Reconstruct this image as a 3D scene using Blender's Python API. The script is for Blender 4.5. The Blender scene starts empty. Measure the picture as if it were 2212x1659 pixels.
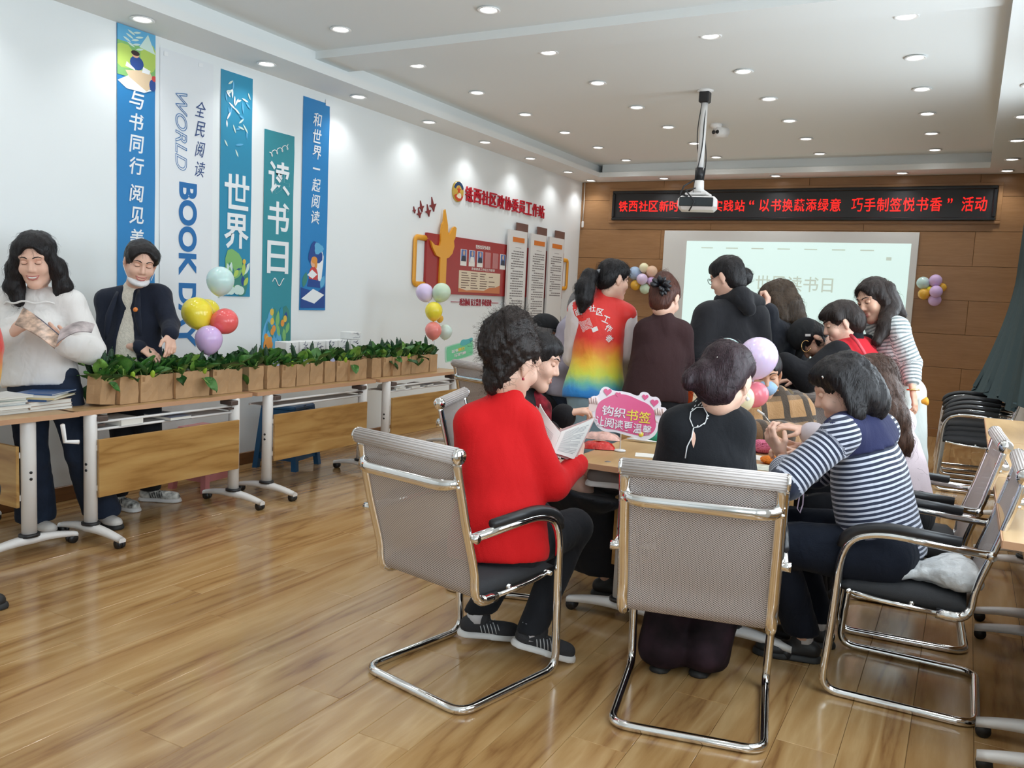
import bpy, math, random
import numpy as np
from mathutils import Vector, Matrix
from mathutils.bvhtree import BVHTree

rng = random.Random(7)
nr = np.random.RandomState(7)
PI = math.pi
S = bpy.context.scene
COL = S.collection

# ---------------------------------------------------------------- camera, world, large lights, exposure
FOC = 1837.667            # focal length in pixels of the 2212 px wide frame
CX, CY = 1106.0, 829.5
HC = 1.5
YAW, PITCH, ROLL = math.radians(27.96096), math.radians(6.00765), math.radians(2.71309)


def cam_basis():
    fwd = np.array([-math.sin(YAW) * math.cos(PITCH), math.cos(YAW) * math.cos(PITCH), -math.sin(PITCH)])
    r0 = np.cross(fwd, [0, 0, 1.0]); r0 /= np.linalg.norm(r0)
    u0 = np.cross(r0, fwd)
    r = math.cos(ROLL) * r0 + math.sin(ROLL) * u0
    u = -math.sin(ROLL) * r0 + math.cos(ROLL) * u0
    return np.array([r, -u, fwd])


CM = cam_basis()
CAMP = np.array([0, 0, HC])
cd = bpy.data.cameras.new('camera')
cd.sensor_width = 36.0
cd.lens = FOC / 2212.0 * 36.0
cd.clip_start = 0.05
cam = bpy.data.objects.new('camera', cd)
COL.objects.link(cam)
_m = Matrix.Identity(4)
for i in range(3):
    _m[i][0] = CM[0][i]; _m[i][1] = -CM[1][i]; _m[i][2] = -CM[2][i]; _m[i][3] = CAMP[i]
cam.matrix_world = _m
S.camera = cam

w = bpy.data.worlds.new('world'); S.world = w; w.use_nodes = True
w.node_tree.nodes['Background'].inputs[0].default_value = (0.80, 0.90, 1.0, 1)
w.node_tree.nodes['Background'].inputs[1].default_value = 1.0
S.view_settings.view_transform = 'Standard'
S.view_settings.look = 'None'
S.view_settings.gamma = 1.0
S.view_settings.use_curve_mapping = False
S.view_settings.exposure = 0.14
S.cycles.use_denoising = True
S.cycles.max_bounces = 8
S.cycles.diffuse_bounces = 5
S.cycles.transparent_max_bounces = 12
S.cycles.sample_clamp_indirect = 6.0

# room, metres: x to the right along the end wall, y into the room, z up; the camera stands at x = y = 0
XL, XR, YB, YF, ZC, ZS = -5.18, 0.56, 11.66, -3.2, 3.36, 3.178
WINDOWS = [(-2.6, -0.9), (-0.3, 1.4), (2.0, 3.7), (4.3, 6.0), (6.6, 8.3)]   # openings in the right wall (y from, y to)
WZ0, WZ1 = 0.95, 2.75
DAY_W = 56.0              # watts of daylight per window
SPOT_W = 12.0             # watts of each recessed downlight
for i, (y0, y1) in enumerate(WINDOWS):
    ld = bpy.data.lights.new('daylight', 'AREA')
    ld.shape = 'RECTANGLE'; ld.size = WZ1 - WZ0 - .1; ld.size_y = y1 - y0 - .1
    ld.energy = DAY_W; ld.color = (0.80, 0.92, 1.0)
    lo = bpy.data.objects.new('daylight', ld); COL.objects.link(lo)
    lo.location = (XR + 0.20, (y0 + y1) / 2, (WZ0 + WZ1) / 2)
    lo.rotation_euler = (0, PI / 2, 0)


def ray(x, y):
    return CM.T @ np.array([(x - CX) / FOC, (y - CY) / FOC, 1.0])


def at(x, y, d):          # the point seen at photograph pixel x, y, d metres in front of the camera
    return CAMP + ray(x, y) * d


def onz(x, y, z):
    r = ray(x, y); return CAMP + r * (z - HC) / r[2]


def onx(x, y, X):
    r = ray(x, y); return CAMP + r * X / r[0]


def ony(x, y, Y):
    r = ray(x, y); return CAMP + r * Y / r[1]


def depth(P):
    return float(CM[2] @ (np.asarray(P, float) - CAMP))


# ---------------------------------------------------------------- materials
MATS = {}


def nt(m):
    return m.node_tree.nodes, m.node_tree.links


def mat(name, col=(.8, .8, .8), rough=.5, metal=0.0, spec=.5, emit=None, estr=1.0, sheen=0.0, coat=0.0, trans=0.0, alpha=1.0, sss=0.0, bump=None, vary=None):
    """A procedural Principled material; bump = (scale, strength), vary = (scale, amount) for a little colour mottling."""
    if name in MATS: return MATS[name]
    m = bpy.data.materials.new(name); m.use_nodes = True
    N, L = nt(m); b = N['Principled BSDF']
    b.inputs['Base Color'].default_value = (*col, 1)
    b.inputs['Roughness'].default_value = rough
    b.inputs['Metallic'].default_value = metal
    b.inputs['Specular IOR Level'].default_value = spec
    if emit: b.inputs['Emission Color'].default_value = (*emit, 1); b.inputs['Emission Strength'].default_value = estr
    if sheen: b.inputs['Sheen Weight'].default_value = sheen; b.inputs['Sheen Roughness'].default_value = .5
    if coat: b.inputs['Coat Weight'].default_value = coat; b.inputs['Coat Roughness'].default_value = .08
    if trans: b.inputs['Transmission Weight'].default_value = trans
    if alpha < 1: b.inputs['Alpha'].default_value = alpha
    if sss:
        b.inputs['Subsurface Weight'].default_value = sss; b.inputs['Subsurface Radius'].default_value = (1, .35, .2)
        b.inputs['Subsurface Scale'].default_value = .012
    tc = None
    if bump or vary: tc = N.new('ShaderNodeTexCoord')
    if bump:
        n = N.new('ShaderNodeTexNoise'); n.inputs['Scale'].default_value = bump[0]; n.inputs['Detail'].default_value = 3
        L.new(tc.outputs['Object'], n.inputs['Vector'])
        bp = N.new('ShaderNodeBump'); bp.inputs['Strength'].default_value = bump[1]; bp.inputs['Distance'].default_value = .01
        L.new(n.outputs['Fac'], bp.inputs['Height']); L.new(bp.outputs[0], b.inputs['Normal'])
    if vary:
        n = N.new('ShaderNodeTexNoise'); n.inputs['Scale'].default_value = vary[0]; n.inputs['Detail'].default_value = 4
        L.new(tc.outputs['Object'], n.inputs['Vector'])
        r = N.new('ShaderNodeValToRGB'); a = vary[1]
        r.color_ramp.elements[0].position = .3; r.color_ramp.elements[1].position = .7
        r.color_ramp.elements[0].color = (*[c * (1 - a) for c in col], 1); r.color_ramp.elements[1].color = (*[min(1, c * (1 + a)) for c in col], 1)
        L.new(n.outputs['Fac'], r.inputs[0]); L.new(r.outputs[0], b.inputs['Base Color'])
    MATS[name] = m
    return m


def wood(name, cols, axis=1, scale=1.0, rough=.3, coat=0.0, ring=.5, bump=.05, rand=True, fine=.35, world=False):
    """Procedural timber: grain runs along the local axis; each board gets its own offset."""
    if name in MATS: return MATS[name]
    m = bpy.data.materials.new(name); m.use_nodes = True
    N, L = nt(m); b = N['Principled BSDF']
    b.inputs['Roughness'].default_value = rough
    if coat: b.inputs['Coat Weight'].default_value = coat; b.inputs['Coat Roughness'].default_value = .12
    tc = N.new('ShaderNodeTexCoord'); oi = N.new('ShaderNodeObjectInfo')
    mp = N.new('ShaderNodeMapping')
    sc = [7.0 * scale] * 3; sc[axis] = .75 * scale
    mp.inputs['Scale'].default_value = sc
    L.new(tc.outputs['Object'], mp.inputs['Vector'])
    src = mp.outputs[0]
    if world:
        gp = N.new('ShaderNodeNewGeometry'); L.new(gp.outputs['Position'], mp.inputs['Vector'])
    if rand:
        ad = N.new('ShaderNodeVectorMath'); ad.operation = 'ADD'
        ml = N.new('ShaderNodeMath'); ml.operation = 'MULTIPLY'; ml.inputs[1].default_value = .4 if world else 57.0
        L.new(oi.outputs['Random'], ml.inputs[0]); L.new(src, ad.inputs[0]); L.new(ml.outputs[0], ad.inputs[1]); src = ad.outputs[0]
    n1 = N.new('ShaderNodeTexNoise'); n1.inputs['Scale'].default_value = .55; n1.inputs['Detail'].default_value = 2; n1.inputs['Distortion'].default_value = .8
    L.new(src, n1.inputs['Vector'])
    mu = N.new('ShaderNodeMath'); mu.operation = 'MULTIPLY'; mu.inputs[1].default_value = 9.0 * ring + 2
    L.new(n1.outputs['Fac'], mu.inputs[0])
    fr = N.new('ShaderNodeMath'); fr.operation = 'PINGPONG'; fr.inputs[1].default_value = 1.0
    L.new(mu.outputs[0], fr.inputs[0])
    n2 = N.new('ShaderNodeTexNoise'); n2.inputs['Scale'].default_value = 3.2; n2.inputs['Detail'].default_value = 6; n2.inputs['Roughness'].default_value = .65
    L.new(src, n2.inputs['Vector'])
    mx = N.new('ShaderNodeMix'); mx.data_type = 'FLOAT'; mx.inputs[0].default_value = 1 - fine if ring < .01 else .55
    L.new(fr.outputs[0], mx.inputs[2]); L.new(n2.outputs['Fac'], mx.inputs[3])
    r = N.new('ShaderNodeValToRGB'); e = r.color_ramp.elements
    e[0].position = .22; e[0].color = (*cols[0], 1); e[1].position = .78; e[1].color = (*cols[-1], 1)
    for k, c in enumerate(cols[1:-1]):
        q = e.new(.22 + .56 * (k + 1) / (len(cols) - 1)); q.color = (*c, 1)
    L.new(mx.outputs[0], r.inputs[0])
    out = r.outputs[0]
    if rand:
        hs = N.new('ShaderNodeHueSaturation'); mr = N.new('ShaderNodeMapRange')
        mr.inputs[3].default_value = .96; mr.inputs[4].default_value = 1.04
        L.new(oi.outputs['Random'], mr.inputs[0]); L.new(mr.outputs[0], hs.inputs['Value']); L.new(out, hs.inputs['Color']); out = hs.outputs[0]
    L.new(out, b.inputs['Base Color'])
    if bump:
        bp = N.new('ShaderNodeBump'); bp.inputs['Strength'].default_value = bump; bp.inputs['Distance'].default_value = .004
        L.new(n2.outputs['Fac'], bp.inputs['Height']); L.new(bp.outputs[0], b.inputs['Normal'])
    MATS[name] = m
    return m


def ramp_mat(name, attr, stops, scale=1.0, wobble=0.0, wscale=8.0, const=True, rough=.85, freq=None, bump=None, sheen=.2):
    """Colour bands along a per-vertex coordinate of the cloth (printed or woven stripes); freq repeats the ramp."""
    if name in MATS: return MATS[name]
    m = bpy.data.materials.new(name); m.use_nodes = True
    N, L = nt(m); b = N['Principled BSDF']; b.inputs['Roughness'].default_value = rough; b.inputs['Sheen Weight'].default_value = sheen
    a = N.new('ShaderNodeAttribute'); a.attribute_name = attr
    v = a.outputs['Fac']
    if wobble:
        tc = N.new('ShaderNodeTexCoord'); n = N.new('ShaderNodeTexNoise'); n.inputs['Scale'].default_value = wscale
        L.new(tc.outputs['Object'], n.inputs['Vector'])
        q = N.new('ShaderNodeMath'); q.operation = 'MULTIPLY_ADD'; q.inputs[1].default_value = wobble; L.new(n.outputs['Fac'], q.inputs[0]); L.new(v, q.inputs[2]); v = q.outputs[0]
    if freq:
        q = N.new('ShaderNodeMath'); q.operation = 'MULTIPLY'; q.inputs[1].default_value = freq; L.new(v, q.inputs[0])
        f = N.new('ShaderNodeMath'); f.operation = 'FRACT'; L.new(q.outputs[0], f.inputs[0]); v = f.outputs[0]
    r = N.new('ShaderNodeValToRGB'); e = r.color_ramp.elements
    if const: r.color_ramp.interpolation = 'CONSTANT'
    e[0].position = stops[0][0]; e[0].color = (*stops[0][1], 1); e[1].position = stops[-1][0]; e[1].color = (*stops[-1][1], 1)
    for p, c in stops[1:-1]:
        x = e.new(p); x.color = (*c, 1)
    L.new(v, r.inputs[0]); L.new(r.outputs[0], b.inputs['Base Color'])
    if bump:
        tc = N.new('ShaderNodeTexCoord'); n = N.new('ShaderNodeTexNoise'); n.inputs['Scale'].default_value = bump[0]; L.new(tc.outputs['Object'], n.inputs['Vector'])
        bp = N.new('ShaderNodeBump'); bp.inputs['Strength'].default_value = bump[1]; bp.inputs['Distance'].default_value = .01
        L.new(n.outputs['Fac'], bp.inputs['Height']); L.new(bp.outputs[0], b.inputs['Normal'])
    MATS[name] = m
    return m


# ---------------------------------------------------------------- mesh building
def link(o, parent=None):
    COL.objects.link(o)
    if parent is not None: o.parent = parent
    return o


def mesh_np(name, V, F, mats=None, parent=None, smooth=True, mi=None, attrs=None):
    """Fast mesh object from numpy vertices and equal-sized faces."""
    me = bpy.data.meshes.new(name)
    V = np.asarray(V, np.float32); F = np.asarray(F, np.int32)
    me.vertices.add(len(V)); me.vertices.foreach_set('co', V.ravel())
    k = F.shape[1]
    me.loops.add(F.size); me.loops.foreach_set('vertex_index', F.ravel())
    me.polygons.add(len(F)); me.polygons.foreach_set('loop_start', np.arange(0, F.size, k, dtype=np.int32))
    if mi is not None: me.polygons.foreach_set('material_index', np.asarray(mi, np.int32))
    me.polygons.foreach_set('use_smooth', np.full(len(F), smooth))
    me.update(calc_edges=True)
    if attrs:
        for an, av in attrs.items():
            at_ = me.attributes.new(an, 'FLOAT', 'POINT'); at_.data.foreach_set('value', np.asarray(av, np.float32))
    for m in (mats if isinstance(mats, (list, tuple)) else [mats] if mats else []): me.materials.append(m)
    return link(bpy.data.objects.new(name, me), parent)


class MB:
    """Collects shapes into one mesh."""
    def __init__(s): s.v = []; s.f = []; s.m = []; s.s = []

    def add(s, V, F, mi=0, smooth=False):
        b = len(s.v); s.v += [tuple(map(float, p)) for p in V]
        for f in F: s.f.append(tuple(b + i for i in f)); s.m.append(mi); s.s.append(smooth)
        return s

    def box(s, c, d, rz=0.0, bev=0.0, mi=0, R=None):
        """Box at centre c of size d; bev chamfers the vertical and top/bottom edges slightly."""
        x, y, z = [k / 2 for k in d]
        R = R or Matrix.Rotation(rz, 3, 'Z')
        if bev <= 0:
            V = [(sx * x, sy * y, sz * z) for sz in (-1, 1) for sx, sy in ((-1, -1), (1, -1), (1, 1), (-1, 1))]
            F = [(3, 2, 1, 0), (4, 5, 6, 7), (0, 1, 5, 4), (1, 2, 6, 5), (2, 3, 7, 6), (3, 0, 4, 7)]
        else:
            b_ = min(bev, x * .9, y * .9, z * .9)
            ring = lambda X, Y, Z, q: [(-X + q, -Y, Z), (X - q, -Y, Z), (X, -Y + q, Z), (X, Y - q, Z), (X - q, Y, Z), (-X + q, Y, Z), (-X, Y - q, Z), (-X, -Y + q, Z)]
            V = ring(x - b_, y - b_, -z, b_ * .4) + ring(x, y, -z + b_, b_) + ring(x, y, z - b_, b_) + ring(x - b_, y - b_, z, b_ * .4)
            F = [tuple(range(7, -1, -1)), tuple(range(24, 32))]
            for r in range(3):
                for i in range(8):
                    j = (i + 1) % 8; F.append((r * 8 + i, r * 8 + j, r * 8 + 8 + j, r * 8 + 8 + i))
        return s.add([tuple(R @ Vector(p) + Vector(c)) for p in V], F, mi)

    def tube(s, pts, r, n=8, closed=False, mi=0, caps=True, flat=None):
        """Tube along pts; r a number or one per point; flat=(normal, factor) squashes the section."""
        P = np.asarray(pts, float); k = len(P)
        r = np.full(k, r) if np.isscalar(r) else np.asarray(r, float)
        T = np.roll(P, -1, 0) - np.roll(P, 1, 0) if closed else np.gradient(P, axis=0)
        T /= np.linalg.norm(T, axis=1)[:, None] + 1e-12
        u = np.cross(T[0], [0, 0, 1.0])
        if np.linalg.norm(u) < 1e-3: u = np.cross(T[0], [1.0, 0, 0])
        u /= np.linalg.norm(u); V = []
        for i in range(k):
            u = u - T[i] * (u @ T[i]); u /= np.linalg.norm(u) + 1e-12; w_ = np.cross(T[i], u)
            for j in range(n):
                a = 2 * PI * j / n
                q = (u * math.cos(a) + w_ * math.sin(a)) * r[i]
                if flat is not None:
                    fn = np.asarray(flat[0], float); q = q - fn * (q @ fn) * (1 - flat[1])
                V.append(P[i] + q)
        F = []
        for i in range(k if closed else k - 1):
            a, b = i * n, ((i + 1) % k) * n
            for j in range(n): F.append((a + j, a + (j + 1) % n, b + (j + 1) % n, b + j))
        if caps and not closed: F += [tuple(range(n - 1, -1, -1)), tuple((k - 1) * n + j for j in range(n))]
        return s.add(V, F, mi, True)

    def cyl(s, a, b, r, r2=None, n=16, mi=0):
        return s.tube([a, a, b, b] if False else [a, b], [r, r if r2 is None else r2], n, mi=mi)

    def lathe(s, prof, c=(0, 0, 0), n=20, mi=0, R=None, sx=1.0, sy=1.0):
        """Profile of (radius, height) pairs turned around z."""
        R = R or Matrix.Identity(3); V = []
        for r, z in prof:
            for j in range(n):
                a = 2 * PI * j / n; V.append(tuple(R @ Vector((r * sx * math.cos(a), r * sy * math.sin(a), z)) + Vector(c)))
        F = []
        for i in range(len(prof) - 1):
            for j in range(n): F.append((i * n + j, i * n + (j + 1) % n, (i + 1) * n + (j + 1) % n, (i + 1) * n + j))
        if prof[0][0] > 1e-5: F.append(tuple(range(n - 1, -1, -1)))
        if prof[-1][0] > 1e-5: F.append(tuple((len(prof) - 1) * n + j for j in range(n)))
        return s.add(V, F, mi, True)

    def prism(s, out, o, u, v, t, mi=0, mi_side=None):
        """Outline (list of 2D points) on the plane o + a u + b v, thickened by t along u x v."""
        o, u, v = map(lambda q: np.asarray(q, float), (o, u, v)); n_ = np.cross(u, v); n_ /= np.linalg.norm(n_)
        A = [o + u * a + v * b for a, b in out]; B = [p + n_ * t for p in A]; k = len(out)
        s.add(A + B, [tuple(range(k - 1, -1, -1))], mi); b0 = len(s.v) - 2 * k
        s.f.append(tuple(b0 + k + i for i in range(k))); s.m.append(mi); s.s.append(False)
        for i in range(k):
            j = (i + 1) % k; s.f.append((b0 + i, b0 + j, b0 + k + j, b0 + k + i)); s.m.append(mi if mi_side is None else mi_side); s.s.append(False)
        return s

    def grid(s, P, mi=0, smooth=True, wrap=False):
        """P[i][j] grid of points."""
        P = np.asarray(P, float); a, b = P.shape[:2]
        F = [(i * b + j, i * b + (j + 1) % b, (i + 1) * b + (j + 1) % b, (i + 1) * b + j) for i in range(a - 1) for j in range(b if wrap else b - 1)]
        return s.add(P.reshape(-1, 3), F, mi, smooth)

    def build(s, name, mats, parent=None, loc=None):
        me = bpy.data.meshes.new(name); me.from_pydata(s.v, [], s.f)
        me.polygons.foreach_set('material_index', s.m); me.polygons.foreach_set('use_smooth', s.s)
        for m in (mats if isinstance(mats, (list, tuple)) else [mats]): me.materials.append(m)
        me.update()
        o = link(bpy.data.objects.new(name, me), parent)
        if loc is not None: o.location = loc
        return o


def tag(o, label, cat, group=None, kind=None):
    if label: o['label'] = label
    if cat: o['category'] = cat
    if group: o['group'] = group
    if kind: o['kind'] = kind
    return o


def empty(name, loc=(0, 0, 0), rz=0.0, rot=None):
    o = bpy.data.objects.new(name, None); o.empty_display_size = .1
    COL.objects.link(o); o.location = loc; o.rotation_euler = rot or (0, 0, rz)
    return o


def struct(o):
    o['kind'] = 'structure'; return o


def dup(root, loc=None, rot=None, scale=None):
    r = root.copy(); COL.objects.link(r)
    if loc is not None: r.location = loc
    if rot is not None: r.rotation_euler = rot
    if scale is not None: r.scale = scale
    for ch in list(root.children):
        c = ch.copy(); COL.objects.link(c); c.parent = r
        for g in list(ch.children):
            d = g.copy(); COL.objects.link(d); d.parent = c
    return r


def fillet(pts, r, n=6):
    """Round the corners of an open polyline."""
    P = [np.asarray(p, float) for p in pts]; out = [P[0]]
    rr = [r] * len(P) if np.isscalar(r) else r
    for i in range(1, len(P) - 1):
        a, b, c = P[i - 1], P[i], P[i + 1]
        d1 = min(rr[i], np.linalg.norm(b - a) * .48); d2 = min(rr[i], np.linalg.norm(c - b) * .48)
        p, q = b + (a - b) / np.linalg.norm(a - b) * d1, b + (c - b) / np.linalg.norm(c - b) * d2
        for k in range(n + 1):
            t = k / n; out.append((1 - t) ** 2 * p + 2 * t * (1 - t) * b + t * t * q)
    out.append(P[-1])
    return out


def text_mesh(body, bold=.02, ext=.004, shear=0.0, spacing=1.0, outline=0.0, fit=None, vertical=False):
    """Vertices and triangles of lettering one unit high, centred on the origin in the xy plane."""
    c = bpy.data.curves.new('lettering', 'FONT'); c.body = body; c.extrude = ext; c.offset = bold; c.shear = shear
    c.space_character = spacing; c.align_x = 'CENTER'; c.resolution_u = 2 if ord(body[0]) > 255 else 8
    if outline: c.fill_mode = 'NONE'; c.bevel_depth = outline; c.bevel_resolution = 0; c.extrude = 0
    o = bpy.data.objects.new('lettering', c); COL.objects.link(o)
    dg = bpy.context.evaluated_depsgraph_get()
    me = bpy.data.meshes.new_from_object(o.evaluated_get(dg)); me.calc_loop_triangles()
    V = np.zeros(len(me.vertices) * 3, np.float32); me.vertices.foreach_get('co', V); V = V.reshape(-1, 3)
    T = np.zeros(len(me.loop_triangles) * 3, np.int32); me.loop_triangles.foreach_get('vertices', T); T = T.reshape(-1, 3)
    bpy.data.objects.remove(o); bpy.data.curves.remove(c); bpy.data.meshes.remove(me)
    if len(V):
        mn, mx = V.min(0), V.max(0); V[:, :2] -= ((mn + mx) / 2)[:2]
        if fit: V[:, 0] *= fit[0] / (mx[0] - mn[0]); V[:, 1] *= fit[1] / (mx[1] - mn[1]); V[:, 2] *= fit[1]
    return V, T


def letter(name, body, o, u, v, size, mats, parent, **kw):
    """Raised or printed lettering: size = (width, height) in metres on the plane o, u, v."""
    V, T = text_mesh(body, fit=size, **kw)
    u = np.asarray(u, float); v = np.asarray(v, float); n = np.cross(u, v)
    W = np.asarray(o, float) + V[:, :1] * u + V[:, 1:2] * v + V[:, 2:3] * n
    return mesh_np(name, W, T, mats, parent, smooth=False)


# ---------------------------------------------------------------- rounded bodies: distance fields meshed with surface nets
def nrm(v):
    v = np.asarray(v, float); return v / (np.linalg.norm(v) + 1e-12)


class Field:
    def __init__(s, k=.03): s.p = []; s.k = k; s.sub = []; s.cut = []

    def cap(s, a, b, ra, rb=None, sq=None, k=None, neg=False):
        """Tapered capsule; sq = (direction, factor) flattens it along that direction."""
        a, b = np.asarray(a, float), np.asarray(b, float); rb = ra if rb is None else rb
        lo = np.minimum(a - ra, b - rb); hi = np.maximum(a + ra, b + rb)
        (s.sub if neg else s.p).append(('c', (a, b, ra, rb, sq), lo, hi, s.k if k is None else k)); return s

    def ell(s, c, r, R=None, k=None, neg=False):
        """Ellipsoid; R rows are its axes."""
        c = np.asarray(c, float); r = np.asarray(r, float) * np.ones(3); m = r.max()
        (s.sub if neg else s.p).append(('e', (c, r, None if R is None else np.asarray(R, float)), c - m, c + m, s.k if k is None else k)); return s

    def half(s, o, n, k=.006):
        """Remove everything on the side n points to."""
        s.cut.append((np.asarray(o, float), nrm(n), k)); return s

    @staticmethod
    def ev(t, q, P):
        if t == 'c':
            a, b, ra, rb, sq = q
            if sq is not None:
                n, f = nrm(sq[0]).astype(np.float32), sq[1]
                g = 1 / f - 1
                P = P + ((P - a.astype(np.float32)) @ n)[..., None] * (g * n)
                b = b + ((b - a) @ n) * g * n
            ba = (b - a).astype(np.float32); pa = P - a.astype(np.float32)
            h = np.clip(pa @ ba / (ba @ ba + 1e-9), 0, 1)
            d = np.sqrt(((pa - h[..., None] * ba) ** 2).sum(-1)) - (ra + h * (rb - ra))
            return d * (.5 + .5 * sq[1]) if sq is not None else d
        c, r, R = q
        p = P - c.astype(np.float32)
        if R is not None: p = p @ R.T.astype(np.float32)
        k0 = np.sqrt(((p / r.astype(np.float32)) ** 2).sum(-1)); k1 = np.sqrt(((p / (r * r).astype(np.float32)) ** 2).sum(-1)) + 1e-9
        return k0 * (k0 - 1) / k1

    def mesh(s, h, disp=None):
        lo = np.min([p[2] for p in s.p], 0) - 2.5 * h - .012; hi = np.max([p[3] for p in s.p], 0) + 2.5 * h + .012
        n = np.ceil((hi - lo) / h).astype(int) + 1
        ax = [(lo[i] + h * np.arange(n[i])).astype(np.float32) for i in range(3)]
        D = np.full(n, 1.0, np.float32)

        def block(pr, marg):
            i0 = np.maximum(np.floor((pr[2] - marg - lo) / h).astype(int), 0); i1 = np.minimum(np.ceil((pr[3] + marg - lo) / h).astype(int) + 1, n)
            if (i1 <= i0).any(): return None, None
            sl = tuple(slice(i0[i], i1[i]) for i in range(3))
            P = np.stack(np.meshgrid(*[ax[i][sl[i]] for i in range(3)], indexing='ij'), -1)
            return sl, s.ev(pr[0], pr[1], P)
        for pr in s.p:
            sl, d = block(pr, pr[4] + 3 * h)
            if sl is None: continue
            k = pr[4]; A = D[sl]
            hh = np.maximum(k - np.abs(A - d), 0) / max(k, 1e-6)
            D[sl] = np.minimum(A, d) - hh * hh * k * .25
        for pr in s.sub:
            sl, d = block(pr, pr[4] + 3 * h)
            if sl is None: continue
            k = pr[4]; A = D[sl]; d = -d
            hh = np.maximum(k - np.abs(A - d), 0) / max(k, 1e-6)
            D[sl] = np.maximum(A, d) + hh * hh * k * .25
        if s.cut:
            P = np.stack(np.meshgrid(*ax, indexing='ij'), -1)
            for o, nn, k in s.cut:
                D = np.maximum(D, (P - o.astype(np.float32)) @ nn.astype(np.float32))
        return snets(D, lo, h)


def snets(D, lo, h):
    neg = D < 0
    cs = sum(neg[i:neg.shape[0] - 1 + i, j:neg.shape[1] - 1 + j, k:neg.shape[2] - 1 + k].astype(np.int8) for i in (0, 1) for j in (0, 1) for k in (0, 1))
    act = (cs > 0) & (cs < 8)
    idx = np.full(act.shape, -1, np.int64); I = np.argwhere(act); idx[act] = np.arange(len(I))
    acc = np.zeros((len(I), 3)); cnt = np.zeros(len(I))
    for axis in range(3):
        o1, o2 = [a for a in range(3) if a != axis]
        for b1 in (0, 1):
            for b2 in (0, 1):
                q = I.copy(); q[:, o1] += b1; q[:, o2] += b2
                e = q.copy(); e[:, axis] += 1
                d0 = D[tuple(q.T)]; d1 = D[tuple(e.T)]; m = (d0 < 0) != (d1 < 0)
                t = np.where(m, d0 / (d0 - d1 + 1e-12), 0)
                p = (q - I).astype(float); p[:, axis] += t
                acc[m] += p[m]; cnt[m] += 1
    V = lo + h * (I + acc / np.maximum(cnt, 1)[:, None])
    F = []
    for axis in range(3):
        o1, o2 = [(1, 2), (2, 0), (0, 1)][axis]
        sl0 = [slice(None)] * 3; sl1 = [slice(None)] * 3
        sl0[axis] = slice(0, -1); sl1[axis] = slice(1, None)
        ch = neg[tuple(sl0)] != neg[tuple(sl1)]
        E = np.argwhere(ch)
        E = E[(E[:, o1] > 0) & (E[:, o2] > 0) & (E[:, o1] < D.shape[o1] - 1) & (E[:, o2] < D.shape[o2] - 1)]
        ins = neg[tuple(E.T)]
        qs = []
        for a, b in ((-1, -1), (0, -1), (0, 0), (-1, 0)):
            c = E.copy(); c[:, o1] += a; c[:, o2] += b; qs.append(idx[tuple(c.T)])
        Q = np.stack(qs, 1)
        Q[~ins] = Q[~ins][:, ::-1]
        F.append(Q)
    F = np.concatenate(F); F = F[(F >= 0).all(1)]
    return V, F


def vnormals(V, F):
    n = np.zeros_like(V); a = np.cross(V[F[:, 2]] - V[F[:, 0]], V[F[:, 3 if F.shape[1] == 4 else 1]] - V[F[:, 1 if F.shape[1] == 4 else 0]])
    for i in range(F.shape[1]): np.add.at(n, F[:, i], a)
    return n / (np.linalg.norm(n, axis=1)[:, None] + 1e-12)


def wav(P, sc, seed=0, aniso=(1, 1, 1)):
    """Cheap smooth noise: warped sums of sines, roughly -1..1."""
    r = np.random.RandomState(seed); p = P * np.asarray(aniso) * sc; s = 0
    for o in range(4):
        k = r.normal(size=(3, 3)); ph = r.uniform(0, 6.28, 3)
        p = p + .55 * np.sin(p @ k.T + ph)
        d = nrm(r.normal(size=3)); s = s + np.sin(p @ d * (1 + .6 * o) + r.uniform(0, 6.28)) / (1 + .5 * o)
    return s / 2.4


def merge(parts):
    """Join several (V, F) of equal face size."""
    b = 0; VV = []; FF = []
    for V, F in parts: VV.append(V); FF.append(F + b); b += len(V)
    return np.concatenate(VV), np.concatenate(FF)


def strands(paths, r, n=3, taper=.25):
    """paths: array (count, points, 3) -> joined thin tapered tubes."""
    P = np.asarray(paths, float); c, k, _ = P.shape
    T = np.gradient(P, axis=1); T /= np.linalg.norm(T, axis=2)[..., None] + 1e-9
    u = np.cross(T, np.array([.31, .22, .92])); u /= np.linalg.norm(u, axis=2)[..., None] + 1e-9; w_ = np.cross(T, u)
    rad = (np.asarray(r) * np.ones(c))[:, None] * np.linspace(1, taper, k)[None]
    V = np.stack([P + rad[..., None] * (u * math.cos(2 * PI * j / n) + w_ * math.sin(2 * PI * j / n)) for j in range(n)], 2)
    base = (np.arange(c)[:, None, None] * k + np.arange(k - 1)[None, :, None]) * n
    j = np.arange(n)[None, None]; j2 = (j + 1) % n
    F = np.stack([base + j, base + j2, base + n + j2, base + n + j], -1).reshape(-1, 4)
    return V.reshape(-1, 3), F


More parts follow.
